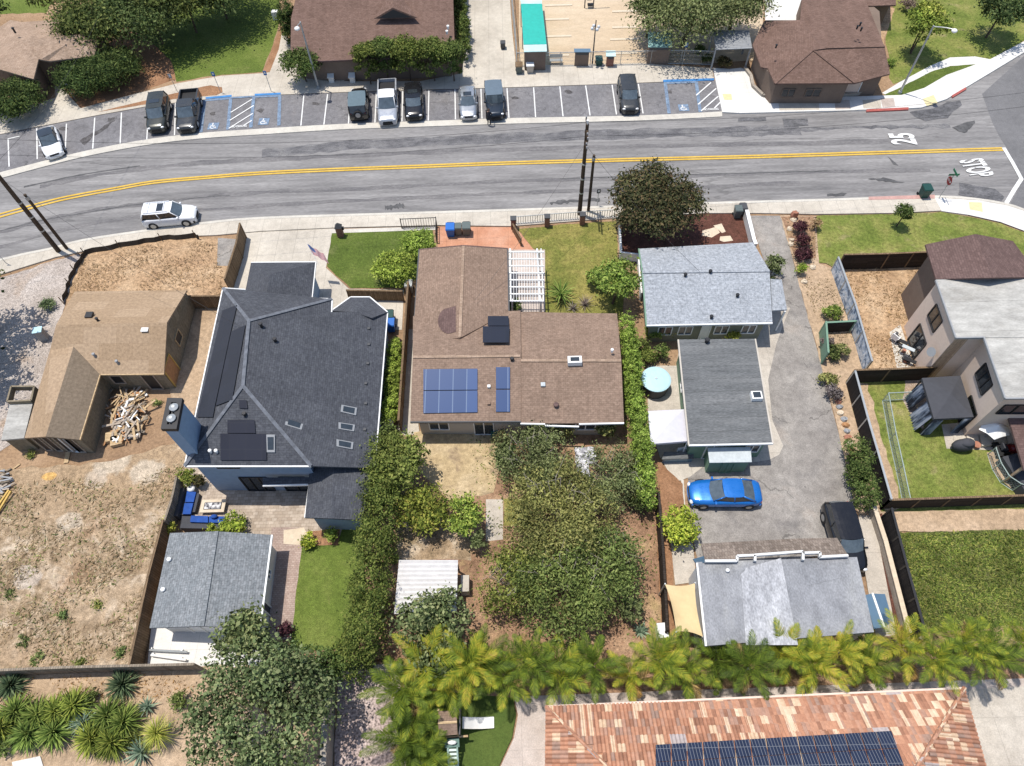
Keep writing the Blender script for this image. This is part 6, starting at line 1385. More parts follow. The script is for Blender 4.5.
p = P(1004, 452); r = thing('ride_on_mower', 'red and black garden machine by the curved chain-link fence', 'mower', p); mb = MB(); mb.box((p.x+.3, p.y, .45), (.7, .5, .35)); mb.ball((p.x+.45, p.y, .62), (.35, .27, .18), 8); mb.build('hood', M['red'], r); mb = MB(); mb.box((p.x-.4, p.y, .38), (.8, .75, .25)); mb.build('deck', M['black'], r); mb = MB(); mb.box((p.x-.35, p.y, .65), (.4, .4, .12)); mb.box((p.x-.55, p.y, .82), (.1, .4, .35)); mb.build('seat', M['charcoal'], r)
for x, y, w_ in ((-.6, -.45, .26), (-.6, .45, .26), (.55, -.35, .18), (.55, .35, .18)): mb = MB(); mb.tube((p.x+x, p.y+y-.08, w_), (p.x+x, p.y+y+.08, w_), w_, w_, 12); mb.build('wheel', M['tyre'], r)
p = P(1016, 478); r = thing('covered_trailer', 'dark covered load at the right edge beside the curved fence', 'trailer', p); mb = MB(); mb.box((p.x, p.y, .55), (1.6, 2.6, .9), .2); mb.ball((p.x, p.y, 1.0), (.85, 1.35, .3), 12, jit=.03); mb.build('cover', M['charcoal'], r)
# plant stand on the fenced yard patio
r = thing('plant_stand', 'cluttered dark plant stand against the tan house wall', 'plant stand', base_of([P(903, 352)]))
for k, (x, y, z) in enumerate(((899, 345, .5), (903, 355, .9), (907, 364, .5))):
    c = P(x, y); mb = MB(); mb.box((c.x, c.y, z), (.9, .3, .05), -.6); mb.build('shelf', M['rust'] if k == 1 else M['black'], r)
    for s in (-.4, .4): mb = MB(); mb.box((c.x+s*.8, c.y-s*.5, z/2), (.05, .05, z)); mb.build('leg', M['black'], r)
for k in range(10):
    x, y = random.uniform(895, 908), 0; y = 340+(x-895)*1.8+random.uniform(-6, 6); c = P(x, y); mb = MB(); mb.tube(c, c+Vector((0, 0, .3)), .1, .15, 8)
    o = mb.build('plant_pot', M[random.choice(['terracotta', 'darkgrey', 'black', 'white'])]); tag(o, 'small plant pot in the clutter by the tan house sliding door', 'pot', 'plant pots by the tan house sliding door')
chair(893, 341, .6, M['white'], 'white chair on the pale slab by the tan house wall')
# debris and lumber
r = thing('debris_pile', 'heap of broken boards and scrap wood in the corner of the unfinished house', 'debris pile', base_of([P(127, 412)]))
ms = ['lumber', 'lumbergrey', 'lumberorange', 'white', 'woodgrey', 'lumbergrey', 'lumber']
bd = {k: MB() for k in set(ms)}
for k in range(230):
    t = random.random(); x = 122+random.gauss(0, 9)+6*(1-t); y = 392+t*46
    if x < 106+t*2 or x > 148: continue
    c = P(x, y, .1+random.random()*.65*(1-abs(t-.4)))
    l = random.uniform(.35, 1.5); bd[random.choice(ms)].box(c, (l, random.uniform(.06, .18), random.uniform(.03, .08)), random.gauss(1.2, .8), tilt=('Y', random.uniform(-.35, .35)))
for k, mb in bd.items():
    o = mb.build('boards', M[k], r); o['kind'] = 'stuff'
for x, y in ((112, 437), (117, 441)): mb = MB(); mb.box(P(x, y, .2), (.8, .75, .3), .25); tag(mb.build('cardboard_box', M['lumber']), 'pale square sheet at the '+('left' if x < 114 else 'right')+' foot of the debris heap', 'box')
r = thing('lumber_pile', 'untidy pile of grey offcuts and yellow beams at the left edge of the dirt lot', 'lumber pile', base_of([P(5, 488)]))
bd = {k: MB() for k in ('lumbergrey', 'grey', 'woodgrey')}
for k in range(45): bd[random.choice(list(bd))].box(P(random.gauss(2, 4), random.gauss(483, 5), random.uniform(.05, .4)), (random.uniform(.3, 1.0), .1, .06), random.uniform(-.6, .9), tilt=('Y', random.uniform(-.2, .2)))
for k, mb in bd.items(): o = mb.build('offcuts', M[k], r); o['kind'] = 'stuff'
for a, b, z in (((-6, 512), (9, 490), .2), ((-3, 514), (11, 491), .25)): mb = MB(); mb.beam(P(*a, z), P(*b, z+.15), .12, .12); mb.build('beam', M['yellowwood'], r)
for k, (a, b) in enumerate((((22, 486), (24, 497)), ((23, 503), (28, 498)), ((6, 474), (20, 464)), ((6, 523), (11, 531)), ((68, 452), (66, 463)))):
    mb = MB(); mb.beam(P(*a, .06), P(*b, .06), .3 if k == 4 else .12, .05); tag(mb.build('loose_plank', M['lumber']), ['thin plank lying near the yellow beams', 'short plank lying below the thin plank on the dirt lot', 'long plank sticking out above the offcut pile', 'pale plank lying at the left edge of the dry lot', 'wide board lying against the south gable of the unfinished house'][k], 'plank')
mb = MB(); c = P(63, 316-16, .15); mb.tube(c, c+Vector((0, 0, .2)), .5, .5, 14); 
c = P(38, 331, 1.0); r = thing('utility_cabinet', 'pale blue-grey cabinet on the gravel left of the unfinished house', 'cabinet', P(39, 334)); mb = MB(); mb.box((c.x, c.y, .55), (.6, .5, 1.1), .2); mb.build('body', M['grey'], r); mb = MB(); mb.box((c.x, c.y, 1.13), (.68, .58, .06), .2); mb.build('lid', M['poolcover'], r)
# covered thing by the hedge, garage clutter, planter
p = P(389, 426); mb = MB(); mb.ball((p.x, p.y, .55), (.42, .42, .5), 12, jit=.08); mb.ball((p.x-.2, p.y+.25, .7), (.28, .28, .3), 10, jit=.08); mb.ball((p.x+.25, p.y+.1, .65), (.28, .26, .3), 10, jit=.08); tag(mb.build('fabric_cover', M['white'], smooth=True), 'white lumpy fabric-covered object at the lower end of the lime hedge', 'cover')
for a, b, l in (((149, 650), (187, 652), 'upper of two long white pipes lying south of the grey garage'), ((151, 655), (186, 660), 'lower of two long white pipes lying south of the grey garage')):
    mb = MB(); mb.tube(P(*a, .35), P(*b, .35), .07, .07, 8)
    for t in (.1, .9): q = P(*a).lerp(P(*b), t); mb.box((q.x, q.y, .14), (.12, .2, .28))
    tag(mb.build('pipe', M['galv'] if 'upper' in l else M['white']), l, 'pipe')
for q, m, l in (([(153, 632), (190, 634), (188, 648), (151, 646)], 'white', 'white panel lying flat just south of the grey garage'), ([(150, 661), (186, 661), (185, 667), (150, 667)], 'canvas', 'white sheet lying at the fence south of the grey garage')):
    mb = MB(); mb.slab([P(*v, .1) for v in q], .06); tag(mb.build('tarp_sheet', M[m]), l, 'sheet')
p = P(793, 218); r = thing('rock_ornament', 'reddish rock ornament at the top of the maroon shrub bed', 'rock', p); mb = MB(); mb.ball((p.x, p.y, .35), (.35, .3, .5), 8, jit=.25); mb.build('rock', M['terracotta'], r)
for k, (x, y) in enumerate(((793, 221), (789, 230), (791, 241), (790, 245), (812, 268), (804, 283))): c = P(x, y); mb = MB(); mb.ball((c.x, c.y, .12), (.28, .24, .2), 7, jit=.25); tag(mb.build('white_rock', M['stonelight']), 'pale rock in the bed of maroon shrubs beside the driveway', 'rock', 'pale rocks in the maroon shrub bed')
# scattered border stones along the driveway
for k in range(16):
    t = k/15; x, y = 838+t*22, 402+t*90; c = P(x+random.uniform(-1.5, 1.5), y); mb = MB(); mb.ball((c.x, c.y, .12), (.25, .22, .18), 7, jit=.25)
    tag(mb.build('border_stone', M[random.choice(['terracotta', 'stonelight', 'lumberorange', 'grey'])]), 'rough stone in the row edging the long driveway below the dark slatted fence', 'stone', 'edging stones along the driveway')
# bench-like gear in the sand court
p = P(556, 64); r = thing('court_bench', 'silver metal bench by the sand court fence', 'bench', p); mb = MB(); mb.box((p.x, p.y, .45), (1.3, .45, .06)); mb.build('seat', M['galv'], r); mb = MB(); mb.box((p.x, p.y+.25, .75), (1.3, .06, .4)); mb.build('backrest', M['galv'], r)
for s in (-.55, .55): mb = MB(); mb.box((p.x+s, p.y, .21), (.08, .4, .42)); mb.build('leg', M['galv'], r)
p = P(590, 8); r = thing('exercise_frame', 'dark exercise frame with outstretched bar on the sand court', 'exercise frame', p); mb = MB(); mb.box((p.x, p.y, .4), (.6, .4, .12)); mb.build('seat', M['black'], r)
for s in (-.6, .35): mb = MB(); mb.tube((p.x+s, p.y, 0), (p.x+s, p.y, 1.4), .06, .06, 8); mb.build('upright', M['darkgrey'], r)
mb = MB(); mb.tube((p.x-.6, p.y, 1.35), (p.x+1.9, p.y+.1, 1.3), .05, .05, 8); mb.build('bar', M['black'], r); mb = MB(); mb.box((p.x-.1, p.y+.4, .9), (.5, .1, .5)); mb.build('backrest', M['galv'], r)
# playset
r = thing('wooden_playset', 'playset with small brown roof, white slide and green ladder on the turf', 'playset', base_of([P(455, 725)])); z = 2.5
a = P(449.5, 720, z); mb = MB(); w_, l_ = 1.2, .95
mb.slab([P(438.5, 711, z-.35), P(456.5, 710.5, z-.35), P(457, 722, z), P(438, 723, z)], .05); mb.slab([P(438, 723, z), P(457, 722, z), P(457.5, 734.5, z-.35), P(439.5, 736, z-.35)], .05); mb.build('roof', M['shingle_brown'], r)
mb = MB(); mb.beam(P(438, 723, z+.03), P(457, 722, z+.03), .12, .05); mb.build('ridge_cap', M['lumber'], r)
dk = [P(440, 712, 1.2), P(456, 711, 1.2), P(457, 733, 1.2), P(440, 734, 1.2)]
mb = MB(); mb.slab(dk, .1); mb.build('deck', M['lumber'], r)
for c in dk: mb = MB(); mb.box((c.x, c.y, 1.05), (.1, .1, 2.1)); mb.build('post', M['lumber'], r)
mb = MB(); mb.beam(dk[0]+Vector((0, 0, .6)), dk[3]+Vector((0, 0, .6)), .06, .5); mb.build('rail', M['woodfence'], r); mb = MB(); mb.beam(P(435, 738.5, 1.25), P(468, 736, 1.25), .1, .1); mb.build('beam', M['lumber'], r)
s0, s1 = P(462.5, 723, 1.25), P(494, 722.5, .15); mb = MB(); n = 10
for k in range(n):
    t0, t1 = k/n, (k+1)/n; f = lambda t: s0.lerp(s1, t)+Vector((0, 0, -.25*math.sin(math.pi*t)))
    u, v = f(t0), f(t1); W = Vector((0, .27, 0)); mb.poly([u-W, v-W, v+W, u+W])
    for s in (-1, 1): mb.poly([u+W*s, v+W*s, v+W*s*1.1+Vector((0, 0, .12)), u+W*s*1.1+Vector((0, 0, .12))])
mb.build('slide', M['white'], r)
mb = MB(); mb.box(P(460, 722, 1.6), (.08, 1.3, .7)); mb.build('slide_gate', M['darkgrey'], r)
sw = [P(445, 741, 1.3), P(457, 740, 1.3)]; mb = MB(); mb.slab([P(443.5, 738, 1.3), P(459, 737, 1.3), P(459.5, 747, 1.3), P(445, 748, 1.3)], .12); mb.build('lower_deck', M['playgreen'], r); mb = MB(); mb.ball(P(452, 742.5, 1.5), (.25, .12, .1), 8); mb.build('steering_panel', M['white'], r)
for s in (-.25, .25): mb = MB(); c = P(452.5, 748, 1.3); d_ = P(454, 772, .2); mb.beam(c+Vector((s, 0, 0)), d_+Vector((s, 0, 0)), .09, .14); mb.build('ladder_rail', M['palegreen'], r)
for k in range(6): mb = MB(); c = P(452.5, 748, 1.3).lerp(P(454, 772, .2), (k+.5)/6); mb.box(c, (.5, .12, .04)); mb.build('rung', M['palegreen'], r)
# litter of pale sheets in the big back yard
M['tarpsheet'] = gmat('silvery_tarp', [(0.4, (.3,.3,.33)), (0.6, (.7,.7,.72))], 1.5, (6, .3), rough=.5)
r = MB(); cc = P(584, 460, .5)
g0 = [[P(574+i*4.2+random.uniform(-1, 1)+j*.6, 447+j*4.2+random.uniform(-1, 1), .35+random.uniform(0, .45)) for i in range(6 if True else 0)] for j in range(8)]
for j in range(7):
    for i in range(5):
        if (i > 2 and j > 3) or (i < 1 and j > 5): continue
        r.poly([g0[j][i], g0[j+1][i], g0[j+1][i+1], g0[j][i+1]])
tag(r.build('crumpled_tarp', M['tarpsheet']), 'crumpled silvery tarp among the back yard trees', 'tarp')
p = P(496, 437); mb = MB(); mb.box((p.x, p.y, .3), (.7, .5, .6)); tag(mb.build('green_crate', M['playgreen']), 'small green crate at the back wall of the brown house', 'crate')
p = P(20, 752); mb = MB(); mb.slab([P(12, 762, .2), P(40, 756, .2), P(43, 766, .2), P(14, 775, .2)], .1); tag(mb.build('concrete_lid', M['conc_new']), 'pale slab at the bottom left below the aloe row', 'slab')
# overhead wires
def cable(a, b, sag, label, r=.011):
    pts = [a.lerp(b, t)-Vector((0, 0, sag*4*t*(1-t))) for t in np.linspace(0, 1, 18)]; mb = MB(); mb.path(pts, r, 4); tag(mb.build('power_cable', M['black']), label, 'cable')
A1, A2 = P(59.4, 252), P(579.3, 215)
for dx, l in ((-.8, 'house'), (.8, 'road')):
    cable(A1+Vector((dx*.2, dx, 10.95)), A2+Vector((0, dx, 8.85)), 1.1, 'thin black cable strung between the two tall poles, '+l+' side')
    cable(A1+Vector((dx*.2, dx, 10.95)), A1+Vector((-32, -12+dx, 10.9)), .6, 'thin black cable leaving the left pole past the frame, '+l+' side')
    cable(A2+Vector((0, dx, 8.85)), A2+Vector((42, 3+dx, 9.2)), .9, 'thin black cable running right from the middle pole, '+l+' side')
cable(A2+Vector((0, 0, 7.6)), P(475, 300, 3.6), .5, 'service wire from the middle pole to the brown-roofed house'); cable(A2+Vector((0, 0, 7.4)), P(700, 272, 3.5), .4, 'service wire from the middle pole to the pale grey house'); cable(A1+Vector((0, 0, 9)), P(97, 20, 9), .7, 'cable crossing the road from the left pole towards the dark trees'); cable(A1+Vector((0, 0, 8)), P(246, 330, 7), .7, 'service wire from the left pole to the slate-roofed house')
# ------------------------------------------------------------------ vehicles
def carpaint(name, c, rough=.28, metal=.3):
    m, nt, b = _new(name, rough, metal, .5); b.inputs['Base Color'].default_value = (*c, 1); b.inputs['Coat Weight'].default_value = .5; b.inputs['Coat Roughness'].default_value = .08
    f = _noise(nt, _coord(nt, 'O', (1, 1, 1)), 2.5, 5)
    nt.links.new(_ramp(nt, f, [(0.3, (rough*.8,)*3), (0.7, (min(1, rough*1.5),)*3)]), b.inputs['Roughness']); return m
CAR = {
 'sedan': dict(st=[(0,.60,.62),(.025,.78,.80),(.08,.90,.88),(.2,1,.91),(.45,.99,.90),(.62,.99,.88),(.72,.98,.84),(.86,.93,.76),(.94,.82,.68),(.98,.68,.6),(1,.5,.5)], cab=(.12,.69,.30,.55), cw=.88, rw=.70),
 'suv': dict(st=[(0,.84,.88),(.02,.94,1.02),(.1,1,1.08),(.5,1,1.08),(.7,.99,1.05),(.8,.98,1.0),(.92,.92,.92),(.975,.82,.80),(1,.66,.66)], cab=(.02,.73,.08,.60), cw=.93, rw=.80),
 'jeep': dict(st=[(0,.9,.95),(.02,.95,1.02),(.3,.96,1.05),(.6,.96,1.05),(.68,.9,1.04),(.8,.82,1.0),(.95,.76,.95),(1,.7,.85)], cab=(.02,.62,.04,.57), cw=.94, rw=.88),
 'pickup': dict(st=[(0,.9,.92),(.01,.96,1.0),(.3,.97,1.02),(.5,1,1.03),(.72,.99,1.02),(.8,.98,1.0),(.92,.94,.94),(.98,.88,.84),(1,.78,.72)], cab=(.36,.74,.42,.63), cw=.93, rw=.78)}
def car(name, label, cat, px, py, hd, Lc, W, Ht, kind, paint, roofm=None, sunroof=False, rack=False, spare=False, group=None, zc=.9, hood=None):
    c = P(px, py, zc); r = thing(name, label, cat, (c.x, c.y, .065 if py < 130 else (.03 if py < 240 else LZ0)), group, hd)
    k = CAR[kind]; hw = W/2; zl = .2; st = k['st']; roofm = roofm or paint
    def sec(f, wf, zt):
        x = (f-.5)*Lc; w = hw*wf; cr = .03
        y = [(-.9*w, zl), (-w*.985, zl+.15), (-w, zl+.45*(zt-zl)), (-w*.985, zt-.14), (-w*.93, zt-.03), (-w*.6, zt+cr*.5), (0, zt+cr)]
        y = y+[(-a, b) for a, b in y[-2::-1]]
        return [(x, a, b) for a, b in y]
    # finer stations
    fs = sorted(set(np.linspace(0, 1, 25).tolist()+[s[0] for s in st]))
    rings = [sec(f, np.interp(f, [s[0] for s in st], [s[1] for s in st]), np.interp(f, [s[0] for s in st], [s[2] for s in st])) for f in fs]
    mb = MB(); mb.loft(rings); mb.build('body', paint, r, smooth=True, local=True)
    b0, b1, t0, t1 = [(v-.5)*Lc for v in k['cab']]; zb = np.interp(k['cab'][1]-.1, [s[0] for s in st], [s[2] for s in st])-.02
    bw, tw, zt = hw*k['cw'], hw*k['rw'], Ht-.05
    B = {('b', s): (b0, s*bw*.92, zb) for s in (-1, 1)}; B.update({('f', s): (b1, s*bw*.88, zb) for s in (-1, 1)})
    T = {('b', s): (t0, s*tw*.95, zt) for s in (-1, 1)}; T.update({('f', s): (t1, s*tw*.97, zt) for s in (-1, 1)})
    xm = (t0+t1)/2
    def quad(nm, pts):
        m_ = MB(); m_.poly(pts); m_.build(nm, M['glass_dark'], r, local=True)
    def bowed(nm, key, dx):
        m_ = MB(); n = 6
        for i in range(n):
            q = []
            for j in (i, i+1):
                t = j/n; a = Vector(B[(key, -1)]).lerp(Vector(B[(key, 1)]), t); d = Vector(T[(key, -1)]).lerp(Vector(T[(key, 1)]), t); bo = 4*t*(1-t)*dx
                q.append((a+Vector((bo, 0, 0)), d+Vector((bo*.6, 0, 0))))
            m_.poly([q[0][0], q[1][0], q[1][1], q[0][1]])
        m_.build(nm, M['windshield'], r, smooth=True, local=True)
    bowed('windshield', 'f', .16); bowed('rear_window', 'b', -.1)
    for s in (-1, 1):
        mid_b, mid_t = (0*b0+(b0+b1)/2, s*bw*.985, zb), (xm, s*tw, zt)
        m_ = MB(); m_.poly([B[('b', s)], mid_b, mid_t, T[('b', s)]]); m_.poly([mid_b, B[('f', s)], T[('f', s)], mid_t]); m_.build('side_window', M['glass_dark'], r, local=True)
        for a, d, w_ in ((B[('f', s)], T[('f', s)], .07), (B[('b', s)], T[('b', s)], .12), (mid_b, mid_t, .07)):
            m_ = MB(); m_.tube(a, d, w_/2+.01, w_/2, 6); m_.build('pillar', paint if w_ > .1 else roofm, r, smooth=True, local=True)
        m_ = MB(); m_.box((b1-.12, s*(bw+.06), zb+.04), (.12, .2, .14)); m_.build('side_mirror', paint, r, local=True)
        m_ = MB(); fx = Lc/2; m_.ball((fx-.12, s*hw*.66, np.interp(.96, [q[0] for q in st], [q[2] for q in st])-.1), (.13, .17, .085), 10); m_.build('headlight', M['lampglass'], r, smooth=True, local=True)
        m_ = MB(); m_.box((-Lc/2+(.16 if kind == 'sedan' else .06), s*hw*.66, st[1][2]-.1), (.08, .24, .12)); m_.build('taillight', M['taillight'], r, local=True)
        for f in (.19, .81):
            x = (f-.5)*Lc; rad = .33 if kind == 'sedan' else .39
            m_ = MB(); m_.tube((x, s*(hw-.2), rad), (x, s*(hw+.015), rad), rad, rad, 18); wh = m_.build('wheel', M['tyre'], r, smooth=False, local=True)
            m_ = MB(); m_.tube((x, s*(hw+.01), rad), (x, s*(hw+.025), rad), rad*.62, rad*.58, 14); m_.build('rim', M['rim'], wh, local=True)
    # roof: domed slab
    m_ = MB(); nx, ny = 8, 6; g = []
    for i in range(nx+1):
        row = []
        for j in range(ny+1):
            u, v = i/nx, -1+2*j/ny; x = t0-.03+(t1-t0+.05)*u; wd = (tw+.02)*(1-.10*abs(2*u-1)**4)
            row.append((x+(.05*(1-v*v) if i == nx else (-.04*(1-v*v) if i == 0 else 0)), v*wd, zt+.05*(1-(abs(v))**2.5)*(1-.5*abs(2*u-1)**3)))
        g.append(row)
    for i in range(nx):
        for j in range(ny): m_.poly([g[i][j], g[i+1][j], g[i+1][j+1], g[i][j+1]])
    for i in range(nx):
        for j in (0, ny): a, d = g[i][j], g[i+1][j]; m_.poly([a, d, (d[0], d[1], zt-.05), (a[0], a[1], zt-.05)])
    rf = m_.build('roof', roofm, r, smooth=True, local=True)
    if sunroof:
        m_ = MB(); m_.box((xm+.28, 0, zt+.058), (.55, tw*1.25, .02)); m_.build('sunroof', M['glass_dark'], rf, local=True)
    if rack:
        for s in (-1, 1): m_ = MB(); m_.beam((t0+.1, s*tw*.85, zt+.09), (t1-.2, s*tw*.85, zt+.09), .05, .05); m_.build('roof_rail', M['trim'] if rack == 2 else paint, rf, local=True)
        for q in (.2, .5, .75): m_ = MB(); m_.beam((t0+(t1-t0)*q, -tw*.85, zt+.1), (t0+(t1-t0)*q, tw*.85, zt+.1), .05, .03); m_.build('crossbar', M['trim'] if rack == 2 else paint, rf, local=True)
    for f, nm in ((1, 'front_bumper'), (0, 'rear_bumper')):
        x = (f-.5)*Lc; s = 1 if f else -1; m_ = MB(); n = 8; ri = []
        for j in range(n+1):
            v = -1+2*j/n; xx = x+s*(.05-.20*abs(v)**2.6); ri.append([(xx-s*.1, v*hw*.9, .3), (xx, v*hw*.9, .3), (xx, v*hw*.9, .5), (xx-s*.1, v*hw*.9, .5)])
        m_.loft(ri); m_.build(nm, M['trim'] if kind != 'sedan' else paint, r, local=True)
    m_ = MB(); m_.box((Lc/2-.02, 0, .58), (.06, hw*.9, .14)); m_.build('grille', M['trim'], r, local=True)
    if kind == 'pickup':
        x0, x1 = (.025-.5)*Lc, (.35-.5)*Lc; z0 = 1.02
        m_ = MB(); m_.box(((x0+x1)/2, 0, z0+.015), (x1-x0, hw*1.62, .02)); m_.build('bed_liner', M['trim'], r, local=True)
        for s in (-1, 1): m_ = MB(); m_.box(((x0+x1)/2, s*hw*.88, z0+.16), (x1-x0, .13, .4)); m_.build('bed_side', paint, r, local=True)
        m_ = MB(); m_.box((x0-.02, 0, z0+.16), (.09, hw*1.75, .4)); m_.build('tailgate', paint, r, local=True)
    if spare:
        m_ = MB(); m_.tube((-Lc/2-.22, 0, .95), (-Lc/2-.01, 0, .95), .4, .4, 18); sp = m_.build('spare_wheel', M['tyre'], r, local=True); m_ = MB(); m_.tube((-Lc/2-.24, 0, .95), (-Lc/2-.21, 0, .95), .24, .26, 14); m_.build('rim', M['rim'], sp, local=True)
    return r
LZ0 = .13
CP = dict(white=carpaint('white_car_paint', (.76,.77,.78), .3, 0), black=carpaint('black_car_paint', (.012,.012,.014), .22, .2), char=carpaint('charcoal_car_paint', (.06,.062,.062), .3, .5), lsilver=carpaint('pale_silver_paint', (.5,.52,.55), .3, .5), silver=carpaint('silver_car_paint', (.42,.44,.46), .3, .7), blue=carpaint('blue_car_paint', (.01,.15,.5), .25, .3), grey=carpaint('grey_car_paint', (.16,.175,.18), .3, .6), navy=carpaint('dark_blue_car_paint', (.02,.03,.045), .3, .4), tan=carpaint('olive_black_paint', (.05,.053,.045), .3, .4))
CP['soft'] = flat('faded_soft_top', (.105,.15,.175), .85); CP['softb'] = flat('grey_blue_soft_top', (.11,.15,.19), .8)
G = 'vehicles in the parking bay'
dn = lambda a, b: heading(a, b)
car('parked_car', 'white parked car with dark glass roof in the leftmost marked bays', 'car', 48.5, 139, dn((43, 126), (52, 155)), 4.3, 1.8, 1.5, 'sedan', CP['white'], roofm=M['glass_dark'], group=G)
car('parked_suv', 'dark green-grey parked SUV with sunroof left of the dark pickup', 'SUV', 157.5, 112, dn((160, 96), (155, 128)), 4.7, 1.85, 1.72, 'suv', CP['tan'], sunroof=True, group=G)
car('pickup_truck', 'dark grey parked pickup truck beside the accessible bays', 'pickup', 188, 110, dn((191.5, 92), (185, 127)), 5.3, 1.9, 1.8, 'pickup', CP['char'], group=G)
car('parked_jeep', 'black off-roader with faded blue top left of the silver pickup', 'off-roader', 358.5, 101.5, dn((359, 115), (359.5, 86)), 4.1, 1.85, 1.8, 'jeep', CP['black'], roofm=CP['soft'], spare=True, group=G)
car('pickup_truck', 'large silver pickup truck parked between two black vehicles', 'pickup', 387.5, 101, dn((388, 80), (387.5, 122)), 5.7, 1.95, 1.85, 'pickup', CP['lsilver'], roofm=CP['white'], group=G)
car('parked_suv', 'black parked car right of the silver pickup', 'car', 413.5, 100.5, dn((413, 85), (414, 115)), 4.5, 1.82, 1.55, 'suv', CP['black'], sunroof=True, group=G)
car('parked_sedan', 'silver parked sedan with sunroof', 'sedan', 467.7, 99.5, dn((467, 84), (468.5, 114)), 4.6, 1.78, 1.45, 'sedan', CP['silver'], sunroof=True, group=G)
car('parked_jeep', 'black off-roader with grey-blue top beside the person on the gutter', 'off-roader', 494.5, 101, dn((493, 86), (496, 115)), 4.2, 1.85, 1.8, 'jeep', CP['navy'], roofm=CP['softb'], group=G)
car('parked_suv', 'dark parked SUV standing alone in the right half of the parking bay', 'SUV', 628.5, 93.5, dn((626, 76), (631, 108)), 4.6, 1.85, 1.65, 'suv', CP['char'], group=G)
car('parked_suv', 'white SUV with roof rack parked at the near kerb', 'SUV', 169, 213.5, dn((142, 217), (198, 212)), 4.45, 1.8, 1.66, 'suv', CP['white'], sunroof=True, rack=1)
car('parked_sedan', 'bright blue sedan on the long driveway', 'sedan', 725.5, 491.5, dn((762, 491), (690, 491)), 4.75, 1.86, 1.42, 'sedan', CP['blue'])
car('parked_suv', 'black SUV squeezed beside the flat-roofed rear house', 'SUV', 845.5, 536, dn((837, 508), (854, 565)), 4.5, 1.82, 1.6, 'suv', CP['black'])
# ------------------------------------------------------------------ a person
def person(px, py, label, face, cloth, trousers):
    p = P(px, py); r = thing('person', label, 'person', (p.x, p.y, .07), None, face)
    me = bpy.data.meshes.new('body')
    J = {'pel': (0, 0, .95, .15), 'sp': (.02, 0, 1.15, .14), 'ch': (.05, 0, 1.34, .155), 'nk': (.08, 0, 1.5, .06), 'hd': (.1, 0, 1.6, .095), 'tp': (.1, 0, 1.72, .085)}
    for s, n in ((-1, 'r'), (1, 'l')):
        J.update({n+'sh': (.05, .19*s, 1.42, .065), n+'el': (.12, .27*s, 1.16, .045), n+'wr': (.32, .22*s, 1.05, .033), n+'ha': (.41, .20*s, 1.04, .035), n+'hp': (0, .1*s, .88, .1), n+'kn': (.04, .11*s, .49, .065), n+'an': (-.02, .12*s, .1, .045), n+'to': (.15, .13*s, .05, .04)})
    E = [('pel','sp'),('sp','ch'),('ch','nk'),('nk','hd'),('hd','tp')]
    for n in 'rl': E += [('ch', n+'sh'), (n+'sh', n+'el'), (n+'el', n+'wr'), (n+'wr', n+'ha'), ('pel', n+'hp'), (n+'hp', n+'kn'), (n+'kn', n+'an'), (n+'an', n+'to')]
    ks = list(J); me.from_pydata([J[q][:3] for q in ks], [(ks.index(a), ks.index(b)) for a, b in E], [])
    o = link('body', me, r); sk = o.modifiers.new('skin', 'SKIN'); o.modifiers.new('sub', 'SUBSURF').levels = 1
    for i, q in enumerate(ks): o.data.skin_vertices[0].data[i].radius = (J[q][3],)*2
    o.data.skin_vertices[0].data[0].use_root = True
    dg = bpy.context.evaluated_depsgraph_get(); m2 = bpy.data.meshes.new_from_object(o.evaluated_get(dg)); o.modifiers.clear(); o.data = m2; m2.name = 'body'
    m2.materials.clear()
    for q in (M['skin'], cloth, trousers, M['black']): m2.materials.append(q)
    for f in m2.polygons:
        z, x, y = f.center.z, f.center.x, abs(f.center.y)
        f.material_index = 3 if z < .12 else (2 if z < .97 and y < .21 and x < .2 else (1 if z < 1.47 and x < .2 else 0)); f.use_smooth = True
    mb = MB(); mb.ball((.085, 0, 1.685), (.115, .105, .1), 12); mb.build('hair', M['hair'], r, smooth=True, local=True)
    for s in (-1, 1):
        for k in range(5):
            mb = MB(); y0 = .20*s+(-.03+.015*k); l = (.07, .085, .09, .08, .05)[k]; mb.path([Vector((.42, y0, 1.04)), Vector((.42+l*.6, y0, 1.03)), Vector((.42+l, y0, 1.0))], .009, 6); 
            mb.build('finger', M['skin'], r, local=True)
person(489.3, 126, 'person in dark clothes standing behind the black off-roader with the grey-blue top', math.radians(80), M['darkcloth'], M['darkcloth'])
# ------------------------------------------------------------------ vegetation
def quads_mesh(name, C, T, Bv, mats, idx=None, bend=None):
    """C centres (N,3); T half-length vectors; Bv half-width vectors -> pointed leaf quads (one island each)"""
    N = len(C); V = np.empty((N, 4, 3)); V[:,0] = C-T; V[:,1] = C+Bv; V[:,2] = C+T; V[:,3] = C-Bv
    if bend is not None: V[:,1] += bend; V[:,3] += bend
    me = bpy.data.meshes.new(name); me.vertices.add(N*4); me.loops.add(N*4); me.polygons.add(N)
    me.vertices.foreach_set('co', V.reshape(-1)); me.loops.foreach_set('vertex_index', np.arange(N*4, dtype=np.int32))
    me.polygons.foreach_set('loop_start', np.arange(0, N*4, 4, dtype=np.int32)); me.polygons.foreach_set('loop_total', np.full(N, 4, dtype=np.int32))
    for m in mats: me.materials.append(m)
    if idx is not None: me.polygons.foreach_set('material_index', idx)
    me.update(calc_edges=True); return me
def unit(a): return a/np.maximum(np.linalg.norm(a, axis=1, keepdims=True), 1e-6)
